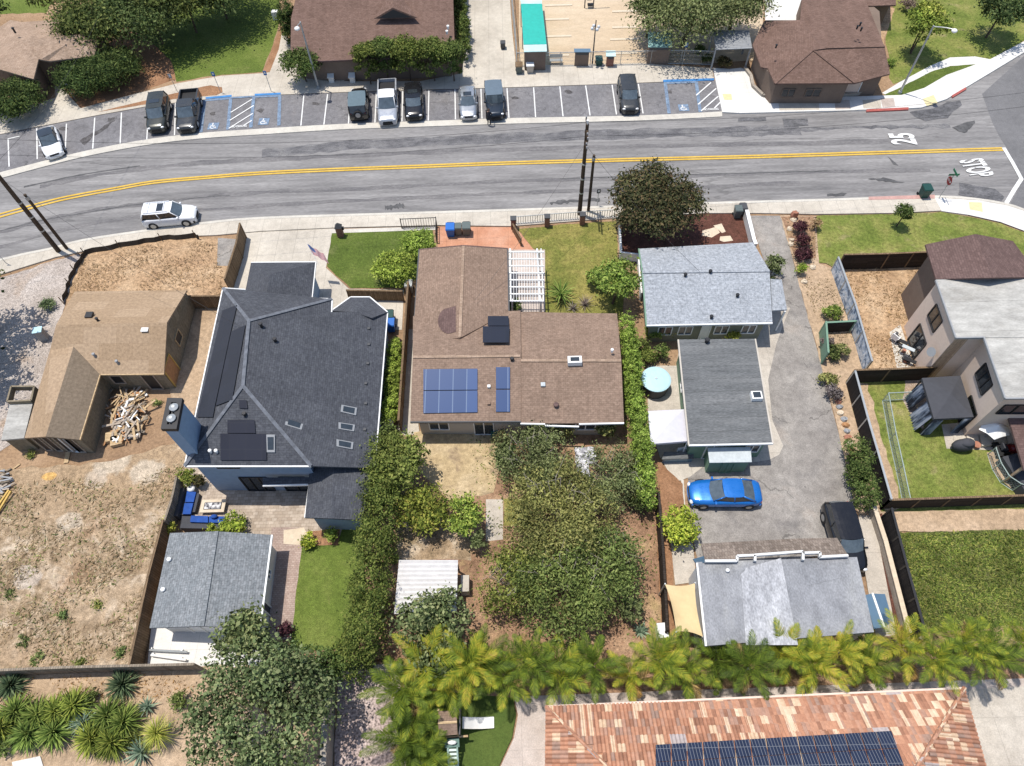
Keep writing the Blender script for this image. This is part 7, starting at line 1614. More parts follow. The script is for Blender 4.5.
def crown_mesh(name, blobs, n, leaf, mat, clump=.35, per=22, up=.55, aspect=.5, shell=(.7, 1.05), holes=0.0, low=-.35):
    blobs = np.array(blobs, float); wgt = (blobs[:,3]*blobs[:,4]+blobs[:,5]*blobs[:,3]); wgt /= wgt.sum()
    K = max(5, n//(per*2)); bi = RNG.choice(len(blobs), K, p=wgt)
    d = unit(RNG.normal(size=(K*3, 3))); d = d[d[:,2] > low][:K]
    while len(d) < K: d = np.vstack([d, unit(np.abs(RNG.normal(size=(K, 3))))])[:K]
    rad = RNG.uniform(shell[0], shell[1], (K, 1)); cc = blobs[bi,:3]+d*blobs[bi,3:6]*rad
    if holes:
        ph = np.sin(cc[:,0]*2.1+1.3*np.sin(cc[:,1]*1.7))+np.sin(cc[:,1]*2.3+cc[:,2]*1.9); keep = ph > np.quantile(ph, holes); cc, d = cc[keep], d[keep]
    ci = RNG.integers(0, len(cc), n); sz = clump*RNG.uniform(.6, 1.3, (len(cc), 1))
    C = cc[ci]+RNG.normal(size=(n, 3))*sz[ci]*np.array([1, 1, .6])
    C[:,2] = np.maximum(C[:,2], .05)
    nr = unit(d[ci]*.6+np.array([0, 0, up])+RNG.normal(size=(n, 3))*.62)
    t = unit(np.cross(nr, RNG.normal(size=(n, 3)))); b = np.cross(nr, t)
    s = leaf*np.clip(RNG.lognormal(-.05, .36, (n, 1)), .4, 2.0)
    return quads_mesh(name, C, t*s/2, b*s*aspect/2, [mat], bend=-nr*s*.08)
def auto_blobs(R, z0, z1, k=9, ry=1.0, flat=.35, cw=.55, rr_=(.42, .68), ss=(.30, .46)):
    out = [(0, 0, (z0+z1)/2, R*cw, R*cw*ry, (z1-z0)/2*.95)]
    for j in range(k):
        a = 2*math.pi*(j+random.uniform(-.3, .3))/k*1.0; rr = R*random.uniform(*rr_); s = R*random.uniform(*ss)
        zc = z1-s*.7-flat*(z1-z0)*(rr/R)**2*random.uniform(.5, 1.5)
        out.append((rr*math.cos(a), rr*math.sin(a)*ry, max(zc, z0+s*.3), s, s, min(s*.85, (z1-z0)*.5)))
    return out
def plant(name, label, cat, px, py, Rpx, z0, z1, mat, leaf=.22, dens=1.0, k=9, ry=1.0, trunk=.12, group=None, barkm=None, holes=0.0, clump=None, blobs=None, limbs=5, shrub=False, aspect=.5, up=.55, flat=.35, nmax=9000):
    zc = z0+(z1-z0)*.6; c = P(px, py, zc); R = Rpx*mpp(px, py, zc)
    r = thing(name, label, cat, (c.x, c.y, 0), group)
    bl = blobs(R) if blobs else (auto_blobs(R, z0, z1, k, ry, flat, .84, (.38, .56), (.36, .46)) if shrub else auto_blobs(R, z0, z1, k, ry, flat, .6))
    area = math.pi*R*R*ry+2*math.pi*R*(z1-z0)*.6
    n = int(min(nmax*2.6, max(260, dens*area/(leaf*leaf*aspect)*2.7)))
    me = crown_mesh('crown', bl, n, leaf, mat, clump or max(.12, R*.14), 20, up, aspect, holes=holes)
    o = link('foliage' if shrub else 'crown', me, r); KIDS.setdefault(r.name, []).append(o)
    b = MB(); bm_ = barkm or M['bark']; top = z0+(z1-z0)*.35
    tx, ty = random.uniform(-.1, .1)*R, random.uniform(-.1, .1)*R
    b.tube((0, 0, -.05), (tx, ty, top), trunk, trunk*.65, 8)
    for q in bl[1:1+limbs]:
        m1 = Vector((tx+(q[0]-tx)*.5, ty+(q[1]-ty)*.5, top+(q[2]-top)*.65)); b.tube((tx, ty, top), m1, trunk*.5, trunk*.32, 6); b.tube(m1, (q[0], q[1], q[2]+q[5]*(1.02 if barkm else .5)), trunk*.32, trunk*.1, 5)
        if barkm:
            for _ in range(1): b.tube((q[0], q[1], q[2]+q[5]*.7), (q[0]+random.uniform(-1, 1)*q[3], q[1]+random.uniform(-1, 1)*q[3], q[2]+q[5]*random.uniform(.8, 1.1)), trunk*.14, trunk*.06, 4)
    b.build('stems' if shrub else 'trunk', bm_, r, local=True)
    return r
def hedge(name, label, pts, wpx, h, mat, leaf=.16, dens=1.0, group=None, cat='hedge', zpx=None, uneven=.12, tops=None):
    zz = h*.8 if zpx is None else zpx; q = [P(x, y, zz) for x, y in pts]; c = sum(q, Vector())/len(q); r = thing(name, label, cat, (c.x, c.y, 0), group); bl = []
    b = MB(); Ltot = 0; w = wpx*mpp(*pts[len(pts)//2], zz)/2
    for u, v in zip(q, q[1:]):
        Ln = (v-u).length; Ltot += Ln; m = max(1, int(Ln/(w*.8)))
        for j in range(m+1):
            p = u.lerp(v, j/max(1, m)); hh = h*random.uniform(1-uneven, 1+uneven*.5)
            for z in ((hh*.45, hh*.8) if h > 1.2 else (hh*.55,)):
                bl.append((p.x-c.x+random.uniform(-.12, .12)*w, p.y-c.y+random.uniform(-.12, .12)*w, z, w*random.uniform(.85, 1.12), w*random.uniform(.85, 1.12), hh*.33 if h > 1.2 else hh*.45))
        for j in range(max(2, int(Ln/.9))):
            p = u.lerp(v, (j+.5)/max(2, int(Ln/.9))); b.tube((p.x-c.x, p.y-c.y, -.05), (p.x-c.x, p.y-c.y, h*.75), .05, .03, 5)
    n = int(min(42000, dens*(2*w*Ltot+2*Ltot*h*.7)/(leaf*leaf*.5)*2.9))
    me = crown_mesh('foliage', bl, n, leaf, mat, max(.1, w*.16), 16, .5)
    o = link('foliage', me, r); KIDS.setdefault(r.name, []).append(o); st = b.build('stems', M['bark'], r, local=True); st['kind'] = 'stuff'
    return r
def rosette_mesh(n, Ln, wd, mat, droop=.5, el=(.15, 1.35), seg=3):
    C, faces, V = [], [], []
    me = bpy.data.meshes.new('leaves')
    for k in range(n):
        a = k*2.399+random.uniform(-.2, .2); e = el[1]-(el[1]-el[0])*(k/n)+random.uniform(-.1, .1); l = Ln*random.uniform(.8, 1.1)*(.75+.25*k/n); dh = Vector((math.cos(a), math.sin(a), 0)); sd = Vector((-dh.y, dh.x, 0)); i = len(V); p = Vector((0, 0, .12))
        for s in range(seg+1):
            t = s/seg; ee = e-droop*t; w = wd*(1-t**1.6)*(.7+.5*t if t < .5 else 1)
            V += [p-sd*w/2, p+sd*w/2]
            p = p+(dh*math.cos(ee)+Vector((0, 0, math.sin(ee))))*l/seg
        for s in range(seg): faces.append((i+2*s, i+2*s+1, i+2*s+3, i+2*s+2))
    me.from_pydata([tuple(v) for v in V], [], faces); me.materials.append(mat); me.update(); return me
def rosette(name, label, cat, px, py, Rpx, mat, n=40, wd=.12, droop=.5, el=(.15, 1.35), h=0.0, group=None, mesh=None):
    c = P(px, py, h+.3); R = Rpx*mpp(px, py, .3); r = thing(name, label, cat, (c.x, c.y, 0), group, random.uniform(0, 6))
    me = mesh or rosette_mesh(n, R*1.12, wd, mat, droop, el)
    o = link('leaves', me, r); o.location = (0, 0, h); b = MB(); b.tube((0, 0, -.05), (0, 0, h+.14), .12, .1, 8); b.build('stem', M['bark'], r, local=True)
    return r
# ---- palms
def palm_mesh(nf, Lf, seed, erect=.9):
    rs = random.Random(seed); V, Fc, ends = [], [], []
    def fq(a, b, c, d): i = len(V); V.extend([a, b, c, d]); Fc.append((i, i+1, i+2, i+3))
    for k in range(nf):
        ends.append(len(Fc)); a = k*2.399+rs.uniform(-.35, .35); age = (k+.5)/nf; e = 1.2-.95*age+rs.uniform(-.12, .12); Ln = Lf*rs.uniform(.82, 1.1)*(.78+.3*math.sin(math.pi*age)); dh = Vector((math.cos(a), math.sin(a), 0)); sd = Vector((-dh.y, dh.x, 0)); p = Vector((0, 0, 0)); n = 21; curl = .8+.45*age; pts = []
        for s in range(n+1):
            t = s/n; ee = e-curl*t*t*1.15; pts.append((p.copy(), ee, t)); p = p+(dh*math.cos(ee)+Vector((0, 0, math.sin(ee))))*Ln/n
        for s in range(n):
            (p0, e0, t0), (p1, e1, t1) = pts[s], pts[s+1]; fq(p0-sd*.022*(1-t0*.7), p0+sd*.022*(1-t0*.7), p1+sd*.018*(1-t1*.7), p1-sd*.018*(1-t1*.7))
            if s < 2: continue
            fw = (p1-p0).normalized(); upv = sd.cross(fw) if False else fw.cross(sd); upv = upv if upv.z > 0 else -upv
            for sub in (0, .5):
              for sg in (-1, 1):
                t = t0+(t1-t0)*sub; q0 = p0.lerp(p1, sub); ll = Lf*.25*(math.sin(math.pi*min(1, .12+t*.9))**.7)*rs.uniform(.85, 1.1)
                dr = (sd*sg*.62+fw*.85+upv*rs.uniform(-.25, .25)).normalized(); mid = q0+dr*ll*.55; tip = mid+(dr+Vector((0, 0, -.4))).normalized()*ll*.5; wv = fw*.030
                i = len(V); V.extend([q0-wv*.5, q0+wv*.5, mid+wv, mid-wv, tip]); Fc.append((i, i+1, i+2, i+3)); Fc.append((i+3, i+2, i+4))
    me = bpy.data.meshes.new('crown'); me.from_pydata([tuple(v) for v in V], [], Fc); me.materials.append(L['palm']); me.materials.append(L['deadfrond'])
    old = ends[-1] if seed % 2 else ends[-2]
    me.polygons.foreach_set('material_index', [1 if i >= old and seed % 3 else 0 for i in range(len(Fc))]); me.update(); return me
PALMS = [palm_mesh(15, 2.75, s) for s in (1, 2, 3, 4, 5, 6, 7)]
def palm(px, py, zc, sc, label, v, group='palms in the row above the tiled house', lean=0.0):
    c = P(px, py, zc); r = thing('palm_tree', label, 'palm', (c.x, c.y, 0), group, random.uniform(0, 6.3))
    o = link('crown', PALMS[v % len(PALMS)], r); o.location = (0, 0, zc); o.scale = (sc, sc, sc)
    b = MB(); n = 7
    for k in range(n): z0, z1 = zc*k/n, zc*(k+1)/n; b.tube((0, 0, z0), (0, 0, z1), .12-.03*k/n, .105-.03*k/n, 8)
    b.build('trunk', M['barkpale'], r, local=True); return r
row = []
xs = np.linspace(446, 1050, 21)
for k, x in enumerate(xs):
    y = 676-(x-448)*.045+(-6 if k % 2 else 4)+random.uniform(-3, 3); row.append((x+random.uniform(-6, 6), y, random.uniform(1.7, 2.9), random.uniform(.66, .92)))
names = [(480, 'next to the playset roof'), (520, 'left of the curved concrete path'), (560, 'above the left hip of the tile roof'), (640, 'above the left part of the tile roof'), (690, 'below the sand-coloured shade sail'), (760, 'before the patched flat roof'), (840, 'before the grey flat roof part'), (900, 'below the blue metal awning'), (960, 'below the tall green grass'), (1200, 'at the row\'s right end beyond the tile roof')]
cnt = {}
ordn = ['first', 'second', 'third', 'fourth', 'fifth']
for k, (x, y, z, s) in enumerate(row):
    w_ = next(n for lim, n in names if x < lim); cnt[w_] = cnt.get(w_, 0)+1
    palm(x, y, z, s, 'palm '+w_+', '+ordn[cnt[w_]-1]+' from left', k)
for k, (x, y, z, s, l) in enumerate(((428, 662, 2.6, .9, 'palm above the pink gravel yard, beside the fig tree'), (402, 688, 2.2, .85, 'palm at the left edge of the turf, over the pink gravel'), (415, 712, 1.8, .8, 'palm left of the playset'), (405, 738, 1.7, .9, 'palm lower left of the playset, over the gravel'), (418, 760, 1.6, .85, 'palm at the bottom edge left of the green ladder'), (470, 664, 2.8, .84, 'tallest palm with arching fronds right above the playset'))):
    palm(x, y, z, s, l, k+2, group='palms around the playset')
# ---- trees across the road
plant('dark_tree', 'dark leafy tree behind the tan-roofed park building', 'tree', 96, 20, 42, 1.0, 5.0, L['dark'], .25, 1.3, 12, nmax=8000)
plant('dark_tree', 'dark wide tree casting shade on the far lawn, right of the tan building', 'tree', 146, 8, 46, 1.5, 5.5, L['dark'], .25, 1.3, 13, nmax=8000)
plant('dark_tree', 'dark tree at the top edge shading the lawn left of the cypress', 'tree', 212, -22, 46, 2, 6.0, L['dark'], .26, 1.3, 12, nmax=8000)
plant('dark_tree', 'dark tree just beyond the top edge shading the far lawn', 'tree', 180, -8, 42, 2, 6.0, L['dark'], .26, 1.3, 12, nmax=8000)
plant('dark_tree', 'dark tree at the top edge above the tan building', 'tree', 58, -12, 26, 1, 4.5, L['dark'], .3, .9)
plant('dark_tree', 'dark tree at the top left corner shading the tan building', 'tree', -22, 8, 26, 1, 4.5, L['dark'], .3, .9)
plant('juniper', 'large dark juniper in front of the tan park building', 'shrub', 84, 74, 31, .2, 2.8, L['juniper'], .26, 1.5, 14, shrub=True, aspect=.28, clump=.34, up=.25, nmax=9000)
plant('juniper', 'dark juniper right of the large one by the tan building', 'shrub', 113, 68, 29, .2, 2.8, L['juniper'], .26, 1.5, 14, shrub=True, aspect=.28, clump=.34, up=.25, nmax=9000)
plant('juniper', 'dark juniper at the left edge above the parking bay', 'shrub', 14, 98, 28, .2, 2.8, L['juniper'], .26, 1.5, 14, shrub=True, aspect=.28, clump=.34, up=.25, nmax=9000)
plant('grey_shrub', 'small grey-green shrub beside the dark junipers', 'shrub', 124, 53, 8, .1, 1.0, L['olive'], .14, 1.2, 6, shrub=True)
plant('cypress', 'narrow dark cypress at the left end of the brown hall', 'cypress', 287, 14, 12, .3, 5.0, L['juniper'], .2, 1.5, blobs=lambda R: [(0, 0, z, R*.9*s, R*.9*s, .8) for z, s in ((.8, 1), (1.7, 1), (2.6, .95), (3.5, .85), (4.4, .55))], aspect=.35, clump=.18)
plant('clipped_tree', 'rounded dark shrub by the street lamp at the brown hall', 'shrub', 301, 63, 20, .5, 3.2, L['hedge'], .2, 1.3, 10, shrub=True, trunk=.08)
for x, y, R_, l in ((366, 60, 13, 'leftmost rounded shrub in the row along the brown hall'), (384, 55, 14, 'second rounded shrub in the row along the brown hall'), (407, 56, 17, 'tallest rounded shrub in the middle of the row along the brown hall'), (432, 57, 16, 'fourth rounded shrub in the row along the brown hall'), (452, 57, 13, 'rightmost rounded shrub in the row along the brown hall')):
    plant('clipped_shrub', l, 'shrub', x, y, R_, .3, 4.3, L['hedge'], .19, 1.6, 10, shrub=True, group='shrubs along the brown hall', trunk=.07)
hedge('tall_hedge', 'dark clipped hedge along the right end of the brown hall', [(458, -20), (461, 15), (464, 48)], 13, 2.2, L['hedge'], .17)
plant('oak_tree', 'big grey-green oak over the teal-roofed hut', 'tree', 690, 6, 50, 1.5, 6.0, L['olive'], .22, 1.4, 15, nmax=12000, trunk=.25)
plant('oak_tree', 'grey-green oak at the top edge right of the big oak', 'tree', 738, 2, 36, 1.5, 5.5, L['olive'], .22, 1.3, 13, nmax=9000, trunk=.22)
plant('oak_tree', 'dark oak at the top edge left of the big oak', 'tree', 652, 6, 24, 1.5, 4.5, L['dark'], .24, 1.2, 9, trunk=.2)
for x, y, R_, l in ((708, 58, 7, 'small dark shrub by the shaded path at the arbor'), (725, 62, 8, 'low reddish shrub under the arbor edge'), (700, 50, 6, 'shaded shrub right of the blue sign')):
    plant('small_shrub', l, 'shrub', x, y, R_, .1, .9, L['street'] if 'reddish' in l else L['dark'], .14, 1.2, 6, shrub=True, trunk=.04)
plant('young_tree', 'young tree with yellow-green top on the corner lawn', 'tree', 925, 24, 22, 1.0, 4.6, L['fresh'], .22, 1.2, 9, trunk=.1)
plant('slender_tree', 'yellow-green slender tree rising behind the corner street lamp', 'tree', 929, 14, 13, 2.4, 5.0, L['yellow'], .22, 1.2, 7, trunk=.08)
plant('shade_tree', 'dark leafy tree with pale blossoms on the far corner lawn', 'tree', 1003, 8, 27, 1.0, 4.6, L['dark'], .26, 1.1, 10)
plant('small_shrub', 'reddish brown shrub at the top of the corner lawn', 'shrub', 908, 5, 9, .1, 1.0, L['purple'], .15, 1.2, 6, shrub=True, trunk=.04)
for x, y, l in ((772, 90, 'left low plant in the corner house flower bed'), (785, 91, 'middle low plant in the corner house flower bed'), (826, 91, 'right low plant in the corner house flower bed'), (862, 88, 'low plant by the corner house garage'), (890, 62, 'small plant at the edge of the corner lawn')): plant('small_shrub', l, 'plant', x, y, 5, .05, .6, L['fresh'], .12, 1.2, 5, shrub=True, trunk=.03)
# ---- front yards
plant('street_tree', 'large reddish-green street tree behind the tall utility pole', 'tree', 656, 203, 49, 1.2, 5.2, L['street'], .22, 1.7, 16, nmax=16000, trunk=.2, holes=.05, clump=.34)
plant('round_shrub', 'large green shrub in front of the brown house', 'shrub', 394, 268, 23, .2, 2.2, L['lime'], .16, 1.2, 10, shrub=True, holes=.05)
plant('round_shrub', 'green shrub by the black railing at the pavement', 'shrub', 418, 243, 18, .2, 1.7, L['lime'], .16, 1.2, 9, shrub=True)
plant('small_tree', 'small green tree at the corner of the dry front lawn', 'tree', 616, 283, 24, .8, 3.6, L['fresh'], .2, 1.1, 10, holes=.1)
plant('round_shrub', 'loose green shrub left of the small tree on the dry lawn', 'shrub', 597, 278, 11, .1, 1.6, L['fresh'], .17, 1.0, 6, shrub=True)
rosette('cycad', 'feathery green cycad beside the pergola', 'cycad', 561, 293, 19, L['fresh'], 46, .14, .9, (.1, 1.2), .5)
rosette('purple_agave', 'purple-grey spiky plant right of the cycad', 'agave', 585, 303, 12, L['purple'], 40, .07, .3, (.1, 1.3)); rosette('purple_agave', 'grey spiky plant just below the cycad', 'agave', 573, 307, 9, L['purple'], 34, .06, .3, (.1, 1.3))
plant('small_shrub', 'dark clipped shrub under the lower end of the pergola', 'shrub', 514, 305, 8, .1, .9, L['hedge'], .13, 1.2, 5, shrub=True, trunk=.03)
hedge('lime_hedge', 'narrow lime-green hedge beside the slate-roofed house', [(394, 344), (392, 385), (389, 416)], 15, 2.0, L['lime'], .11, 1.2)
hedge('long_hedge', 'long lime-green hedge down the right side of the brown house', [(628, 322), (631, 350), (636, 400), (642, 440), (648, 497)], 19, 2.5, L['lime'], .12, 1.2, uneven=.08)
for x, y, R_, m, l in ((655, 331, 10, 'citrus', 'yellowish shrub at the left under the pale grey house eave'), (672, 327, 10, 'yellow', 'yellow-green shrub right of the yellowish one under the pale grey eave'), (640, 345, 8, 'dark', 'dark shrub at the top of the long hedge'), (648, 356, 9, 'hedge', 'low clipped shrub above the round tank'), (662, 352, 7, 'hedge', 'low shrub right above the round tank'), (733, 337, 5, 'yellow', 'small yellow-green plant between the two grey roofs')):
    plant('small_shrub', l, 'shrub', x, y, R_, .1, 1.3, L[m], .15, 1.1, 6, shrub=True, trunk=.04)
plant('slim_shrub', 'slim green shrub at the driveway edge beside the pale grey house', 'shrub', 774, 266, 9, .1, 1.8, L['olive'], .15, 1.1, 6, shrub=True, ry=1.4, trunk=.04)
for x, y, R_, l in ((800, 227, 7, 'top maroon shrub in the driveway bed'), (803, 240, 7, 'middle maroon shrub in the driveway bed'), (804, 254, 9, 'lowest and largest maroon shrub in the driveway bed')): plant('maroon_shrub', l, 'shrub', x, y, R_, .1, 1.0, L['maroon'], .14, 1.5, 7, shrub=True, group='maroon shrubs beside the driveway', trunk=.04)
for x, y, R_, m, l in ((801, 269, 4.5, 'bright', 'tiny bright shrub below the maroon shrubs'), (832, 313, 10, 'fresh', 'green shrub in the dirt strip above the green gate'), (833, 352, 9, 'dark', 'dark spiky shrub inside the agave bed'), (842, 350, 8, 'olive', 'grey-green shrub by the blue tarp fence'), (827, 343, 6, 'purple', 'purple-grey plant at the top left of the agave bed'), (828, 380, 9, 'olive', 'grey-green bush below the green gate'), (833, 393, 9, 'purple', 'brownish bush at the top of the dark slatted fence'), (816, 224, 4, 'dry', 'dry tuft at the driveway bed corner')): plant('small_shrub', l, 'shrub', x, y, R_, .05, 1.0, L[m], .15, 1.1, 6, shrub=True, trunk=.04)
plant('ball_shrub', 'small round shrub on the lawn by the green bin', 'shrub', 905, 212, 9, .9, 2.2, L['hedge'], .14, 1.5, 7, shrub=True, trunk=.06)
hedge('fence_hedge', 'dense dark hedge growing over the dark slatted fence', [(858, 446), (863, 470), (869, 494)], 23, 2.2, L['hedge'], .12, 1.5)
# ---- back yards
hedge('tall_hedge', 'tall dark hedge wall between the slate-roofed house and the brown house yard', [(384, 448), (378, 490), (373, 540), (367, 590), (360, 640), (352, 655)], 40, 3.8, L['hedge'], .13, .9, uneven=.1)
hedge('tall_hedge', 'dark hedge across the bottom of the rear lawn', [(352, 662), (325, 664), (296, 656)], 32, 3.0, L['hedge'], .13, .9, uneven=.1)
plant('green_tree', 'green tree at the top of the tall dark hedge', 'tree', 398, 462, 29, 1.0, 4.0, L['olivegreen'], .2, 1.3, 13)
plant('green_tree', 'smaller green tree below the lime hedge', 'tree', 391, 444, 17, .8, 3.2, L['olivegreen'], .2, 1.15, 8)
plant('citrus_tree', 'round citrus tree above the corrugated shelter', 'tree', 424, 511, 26, .4, 2.6, L['citrus'], .18, 1.3, 12)
plant('citrus_tree', 'green tree right of the round citrus tree', 'tree', 466, 516, 20, .4, 2.9, L['fresh'], .18, 1.0, 9, holes=.1)
BT = dict(barkm=M['barkpale'], trunk=.14, limbs=12, flat=.25, aspect=.42)
plant('olive_tree', 'sprawling grey-green tree in the middle of the back yard', 'tree', 556, 515, 56, .4, 3.6, L['olive'], .16, .95, 28, nmax=16000, holes=.2, clump=.34, **BT)
plant('olive_tree', 'sparse grey-green tree just behind the brown house', 'tree', 532, 460, 40, .3, 2.6, L['olive'], .15, .85, 20, nmax=11000, holes=.22, clump=.32, **BT)
plant('olive_tree', 'sparse tree by the crumpled tarp at the long hedge', 'tree', 610, 478, 36, .3, 2.8, L['olive'], .15, .7, 18, nmax=9000, holes=.3, clump=.3, **BT)
plant('olive_tree', 'denser green tree at the lower end of the back yard', 'tree', 566, 590, 52, .4, 3.6, L['olivegreen'], .17, .9, 26, nmax=13000, holes=.22, clump=.34, **BT)
plant('olive_tree', 'green tree by the lower left of the back yard, beside the cabinet', 'tree', 512, 580, 34, .4, 3.0, L['olivegreen'], .17, .8, 14, nmax=9000, holes=.28, clump=.32, **BT)
plant('olive_tree', 'olive-green tree beside the dark weathered fence', 'tree', 608, 566, 40, .4, 3.2, L['olivegreen'], .17, .7, 16, nmax=9000, holes=.3, clump=.32, **BT)
for x, y, R_, m, l in ((505, 455, 13, 'dark', 'dark shrub at the right edge of the straw back yard'), (500, 440, 9, 'street', 'reddish shrub near the green crate'), (565, 425, 14, 'olive', 'shrub pressed against the back eave of the brown house'), (605, 428, 12, 'olive', 'shrub under the right end of the brown house eave'), (535, 425, 12, 'olive', 'shrub under the white eave edge of the brown house'), (478, 540, 9, 'olive', 'thin shrub below the green tree beside the path'), (640, 500, 12, 'dark', 'dark shrub at the lower end of the long hedge'), (630, 610, 12, 'olive', 'straggly shrub left of the dark weathered fence'), (636, 470, 12, 'dark', 'shrub growing out of the long hedge side')):
    plant('yard_shrub', l, 'shrub', x, y, R_, .1, 1.8, L[m], .17, .9, 7, shrub=True, trunk=.05, holes=.15)
rosette('blue_agave', 'pale blue-green agave above the palm row near the white cabinet', 'agave', 641, 630, 11, L['blueagave'], 30, .16, .2, (.15, 1.2))
plant('round_bush', 'round bright green bush beside the blue sedan', 'bush', 678, 525, 21, .1, 1.9, L['bright'], .18, 1.3, 11, shrub=True)
plant('patio_plant', 'bright green shrubs between the patio and the grey garage', 'shrub', 232, 524, 13, .1, 1.2, L['bright'], .17, 1.2, 7, shrub=True, trunk=.04); plant('patio_plant', 'bright low shrub left part of the patio edge by the sofa', 'shrub', 214, 531, 7, .1, 1.0, L['bright'], .17, 1.1, 6, shrub=True, trunk=.04)
plant('small_shrub', 'green shrub in the bed by the rear wing, left of the lawn', 'shrub', 308, 540, 8, .1, .9, L['bright'], .15, 1.2, 6, shrub=True, trunk=.04); plant('small_shrub', 'green shrub at the top of the rear lawn', 'shrub', 331, 535, 7, .1, .9, L['fresh'], .15, 1.2, 6, shrub=True, trunk=.04); plant('small_shrub', 'dark bush at the corner of the slate-roofed house and sofa fence', 'shrub', 187, 478, 9, .1, 1.4, L['citrus'], .15, 1.1, 6, shrub=True, trunk=.04); plant('small_shrub', 'reddish bush right of the dark bush at the patio corner', 'shrub', 199, 480, 6, .1, 1.0, L['street'], .15, 1.1, 6, shrub=True, trunk=.04); plant('small_shrub', 'yellow-green bush at the corner behind the grey garage', 'shrub', 168, 527, 7, .1, 1.1, L['yellow'], .15, 1.1, 6, shrub=True, trunk=.04)
plant('small_shrub', 'dark potted bush at the lower end of the brick path', 'shrub', 285, 630, 7, .1, .8, L['maroon'], .14, 1.1, 5, shrub=True, trunk=.04)
plant('fig_tree', 'very large fig tree at the bottom left beside the garden wall', 'tree', 262, 712, 76, 1.0, 6.0, L['fig'], .19, .95, 30, nmax=18000, trunk=.3, clump=.3, aspect=.6, holes=.14)
plant('fig_tree', 'narrow upper crown of fig leaves over the grey garage corner', 'tree', 246, 640, 26, 1.0, 5.0, L['fig'], .21, 1.0, 12, trunk=.16, clump=.28, aspect=.6, holes=.12)
plant('fig_tree', 'broad-leaved fig tree below the corrugated shelter', 'tree', 436, 630, 40, .8, 4.0, L['fig'], .21, 1.0, 14, trunk=.18, clump=.3, aspect=.6, holes=.16)
AL = [rosette_mesh(230, 1.35, .13, L['aloe'], .95, (.1, 1.5)) for _ in range(3)]
for k, (x, y, l) in enumerate(((2, 728, 'aloe at the far left end of the aloe row'), (16, 712, 'aloe at the left, upper of the first pair'), (28, 734, 'aloe in the row left part, lowest above the bare soil'), (38, 716, 'aloe left of the middle of the aloe row'), (56, 712, 'aloe in the middle top of the aloe row'), (54, 732, 'aloe in the middle bottom of the aloe row'), (74, 706, 'aloe right of the middle, at the top of the row'), (108, 716, 'aloe left of the pale barrel plant, upper one'), (92, 738, 'bright aloe left of the pale barrel plant, lower left'), (112, 742, 'bright aloe directly left of the pale barrel plant'), (124, 722, 'aloe touching the pale barrel plant from the upper left'))):
    rosette('aloe', l, 'aloe', x, y, 18, L['aloe'], group='aloes in the bottom left bed', mesh=AL[k % 3], h=.35)
rosette('blue_agave', 'blue-green aloe between the left and right groups of aloes', 'agave', 82, 722, 17, L['blueagave'], 50, .1, .4, (.1, 1.3), .3); rosette('blue_agave', 'blue-green agave below the pale barrel plant', 'agave', 140, 752, 19, L['blueagave'], 34, .16, .5, (.1, 1.2), .2); rosette('blue_agave', 'blue-green agave above the pale barrel plant', 'agave', 146, 706, 12, L['blueagave'], 34, .12, .4, (.1, 1.2), .2)
rosette('barrel_yucca', 'pale fuzzy ball-shaped yucca at the right of the aloe row', 'yucca', 156, 733, 21, L['yellow'], 260, .04, .9, (-.3, 1.5), .9)
rosette('dark_agave', 'dark spiky agave at the left edge below the long fence', 'agave', 10, 685, 19, L['agave'], 190, .12, .4, (.05, 1.45), .2); rosette('dark_agave', 'dark spiky agave in the middle below the long fence', 'agave', 122, 684, 19, L['agave'], 190, .12, .4, (.05, 1.45), .2)
for x, y, R_, l in ((90, 700, 9, 'low leafy plant above the aloe row, left one'), (104, 728, 10, 'low leafy plant between the aloes and the barrel plant'), (46, 724, 9, 'low leafy plant in the middle of the aloe row'), (130, 738, 9, 'leafy plant left of the pale barrel plant'), (8, 745, 10, 'leafy plant below the far left aloe'), (178, 700, 9, 'low dry-looking shrub left of the big fig tree')):
    plant('leafy_plant', l, 'plant', x, y, R_, .05, .8, L['olivegreen'], .14, 1.1, 6, shrub=True, trunk=.03)
plant('gravel_shrub', 'dark dead-looking bush on the pale gravel by the silt fence', 'shrub', 47, 304, 7.5, .05, .7, L['agave'], .14, 1.3, 5, shrub=True, trunk=.03)
plant('left_edge_tree', 'broad tree at the left edge shading the pale gravel', 'tree', -42, 296, 42, 2.0, 6.0, L['dark'], .3, 1.0, 11, trunk=.2); plant('left_edge_tree', 'second tree at the left edge beside the flat-roofed annex', 'tree', -48, 352, 34, 2.0, 5.0, L['dark'], .3, 1.0, 9, trunk=.2)
for x, y, R_, l in ((25, 640, 9, 'green weed clump at the left of the dry lot'), (37, 658, 8, 'bright weed clump above the long fence'), (60, 617, 7, 'weed clump in the lower part of the dry lot'), (10, 596, 9, 'weed clump near the pale soil patch at the left edge'), (120, 652, 8, 'weeds along the long fence near the garage'), (98, 604, 5, 'small weed clump in the middle of the dry lot'), (30, 455, 4, 'weed tuft by the gable of the unfinished house'), (158, 402, 5, 'weed growing at the unfinished house corner'), (80, 660, 5, 'small weed by the fence in the dry lot')):
    plant('weed_clump', l, 'weeds', x, y, R_*.9, .02, .28, L['weed'], .12, .45, 6, shrub=True, trunk=.02, limbs=3)
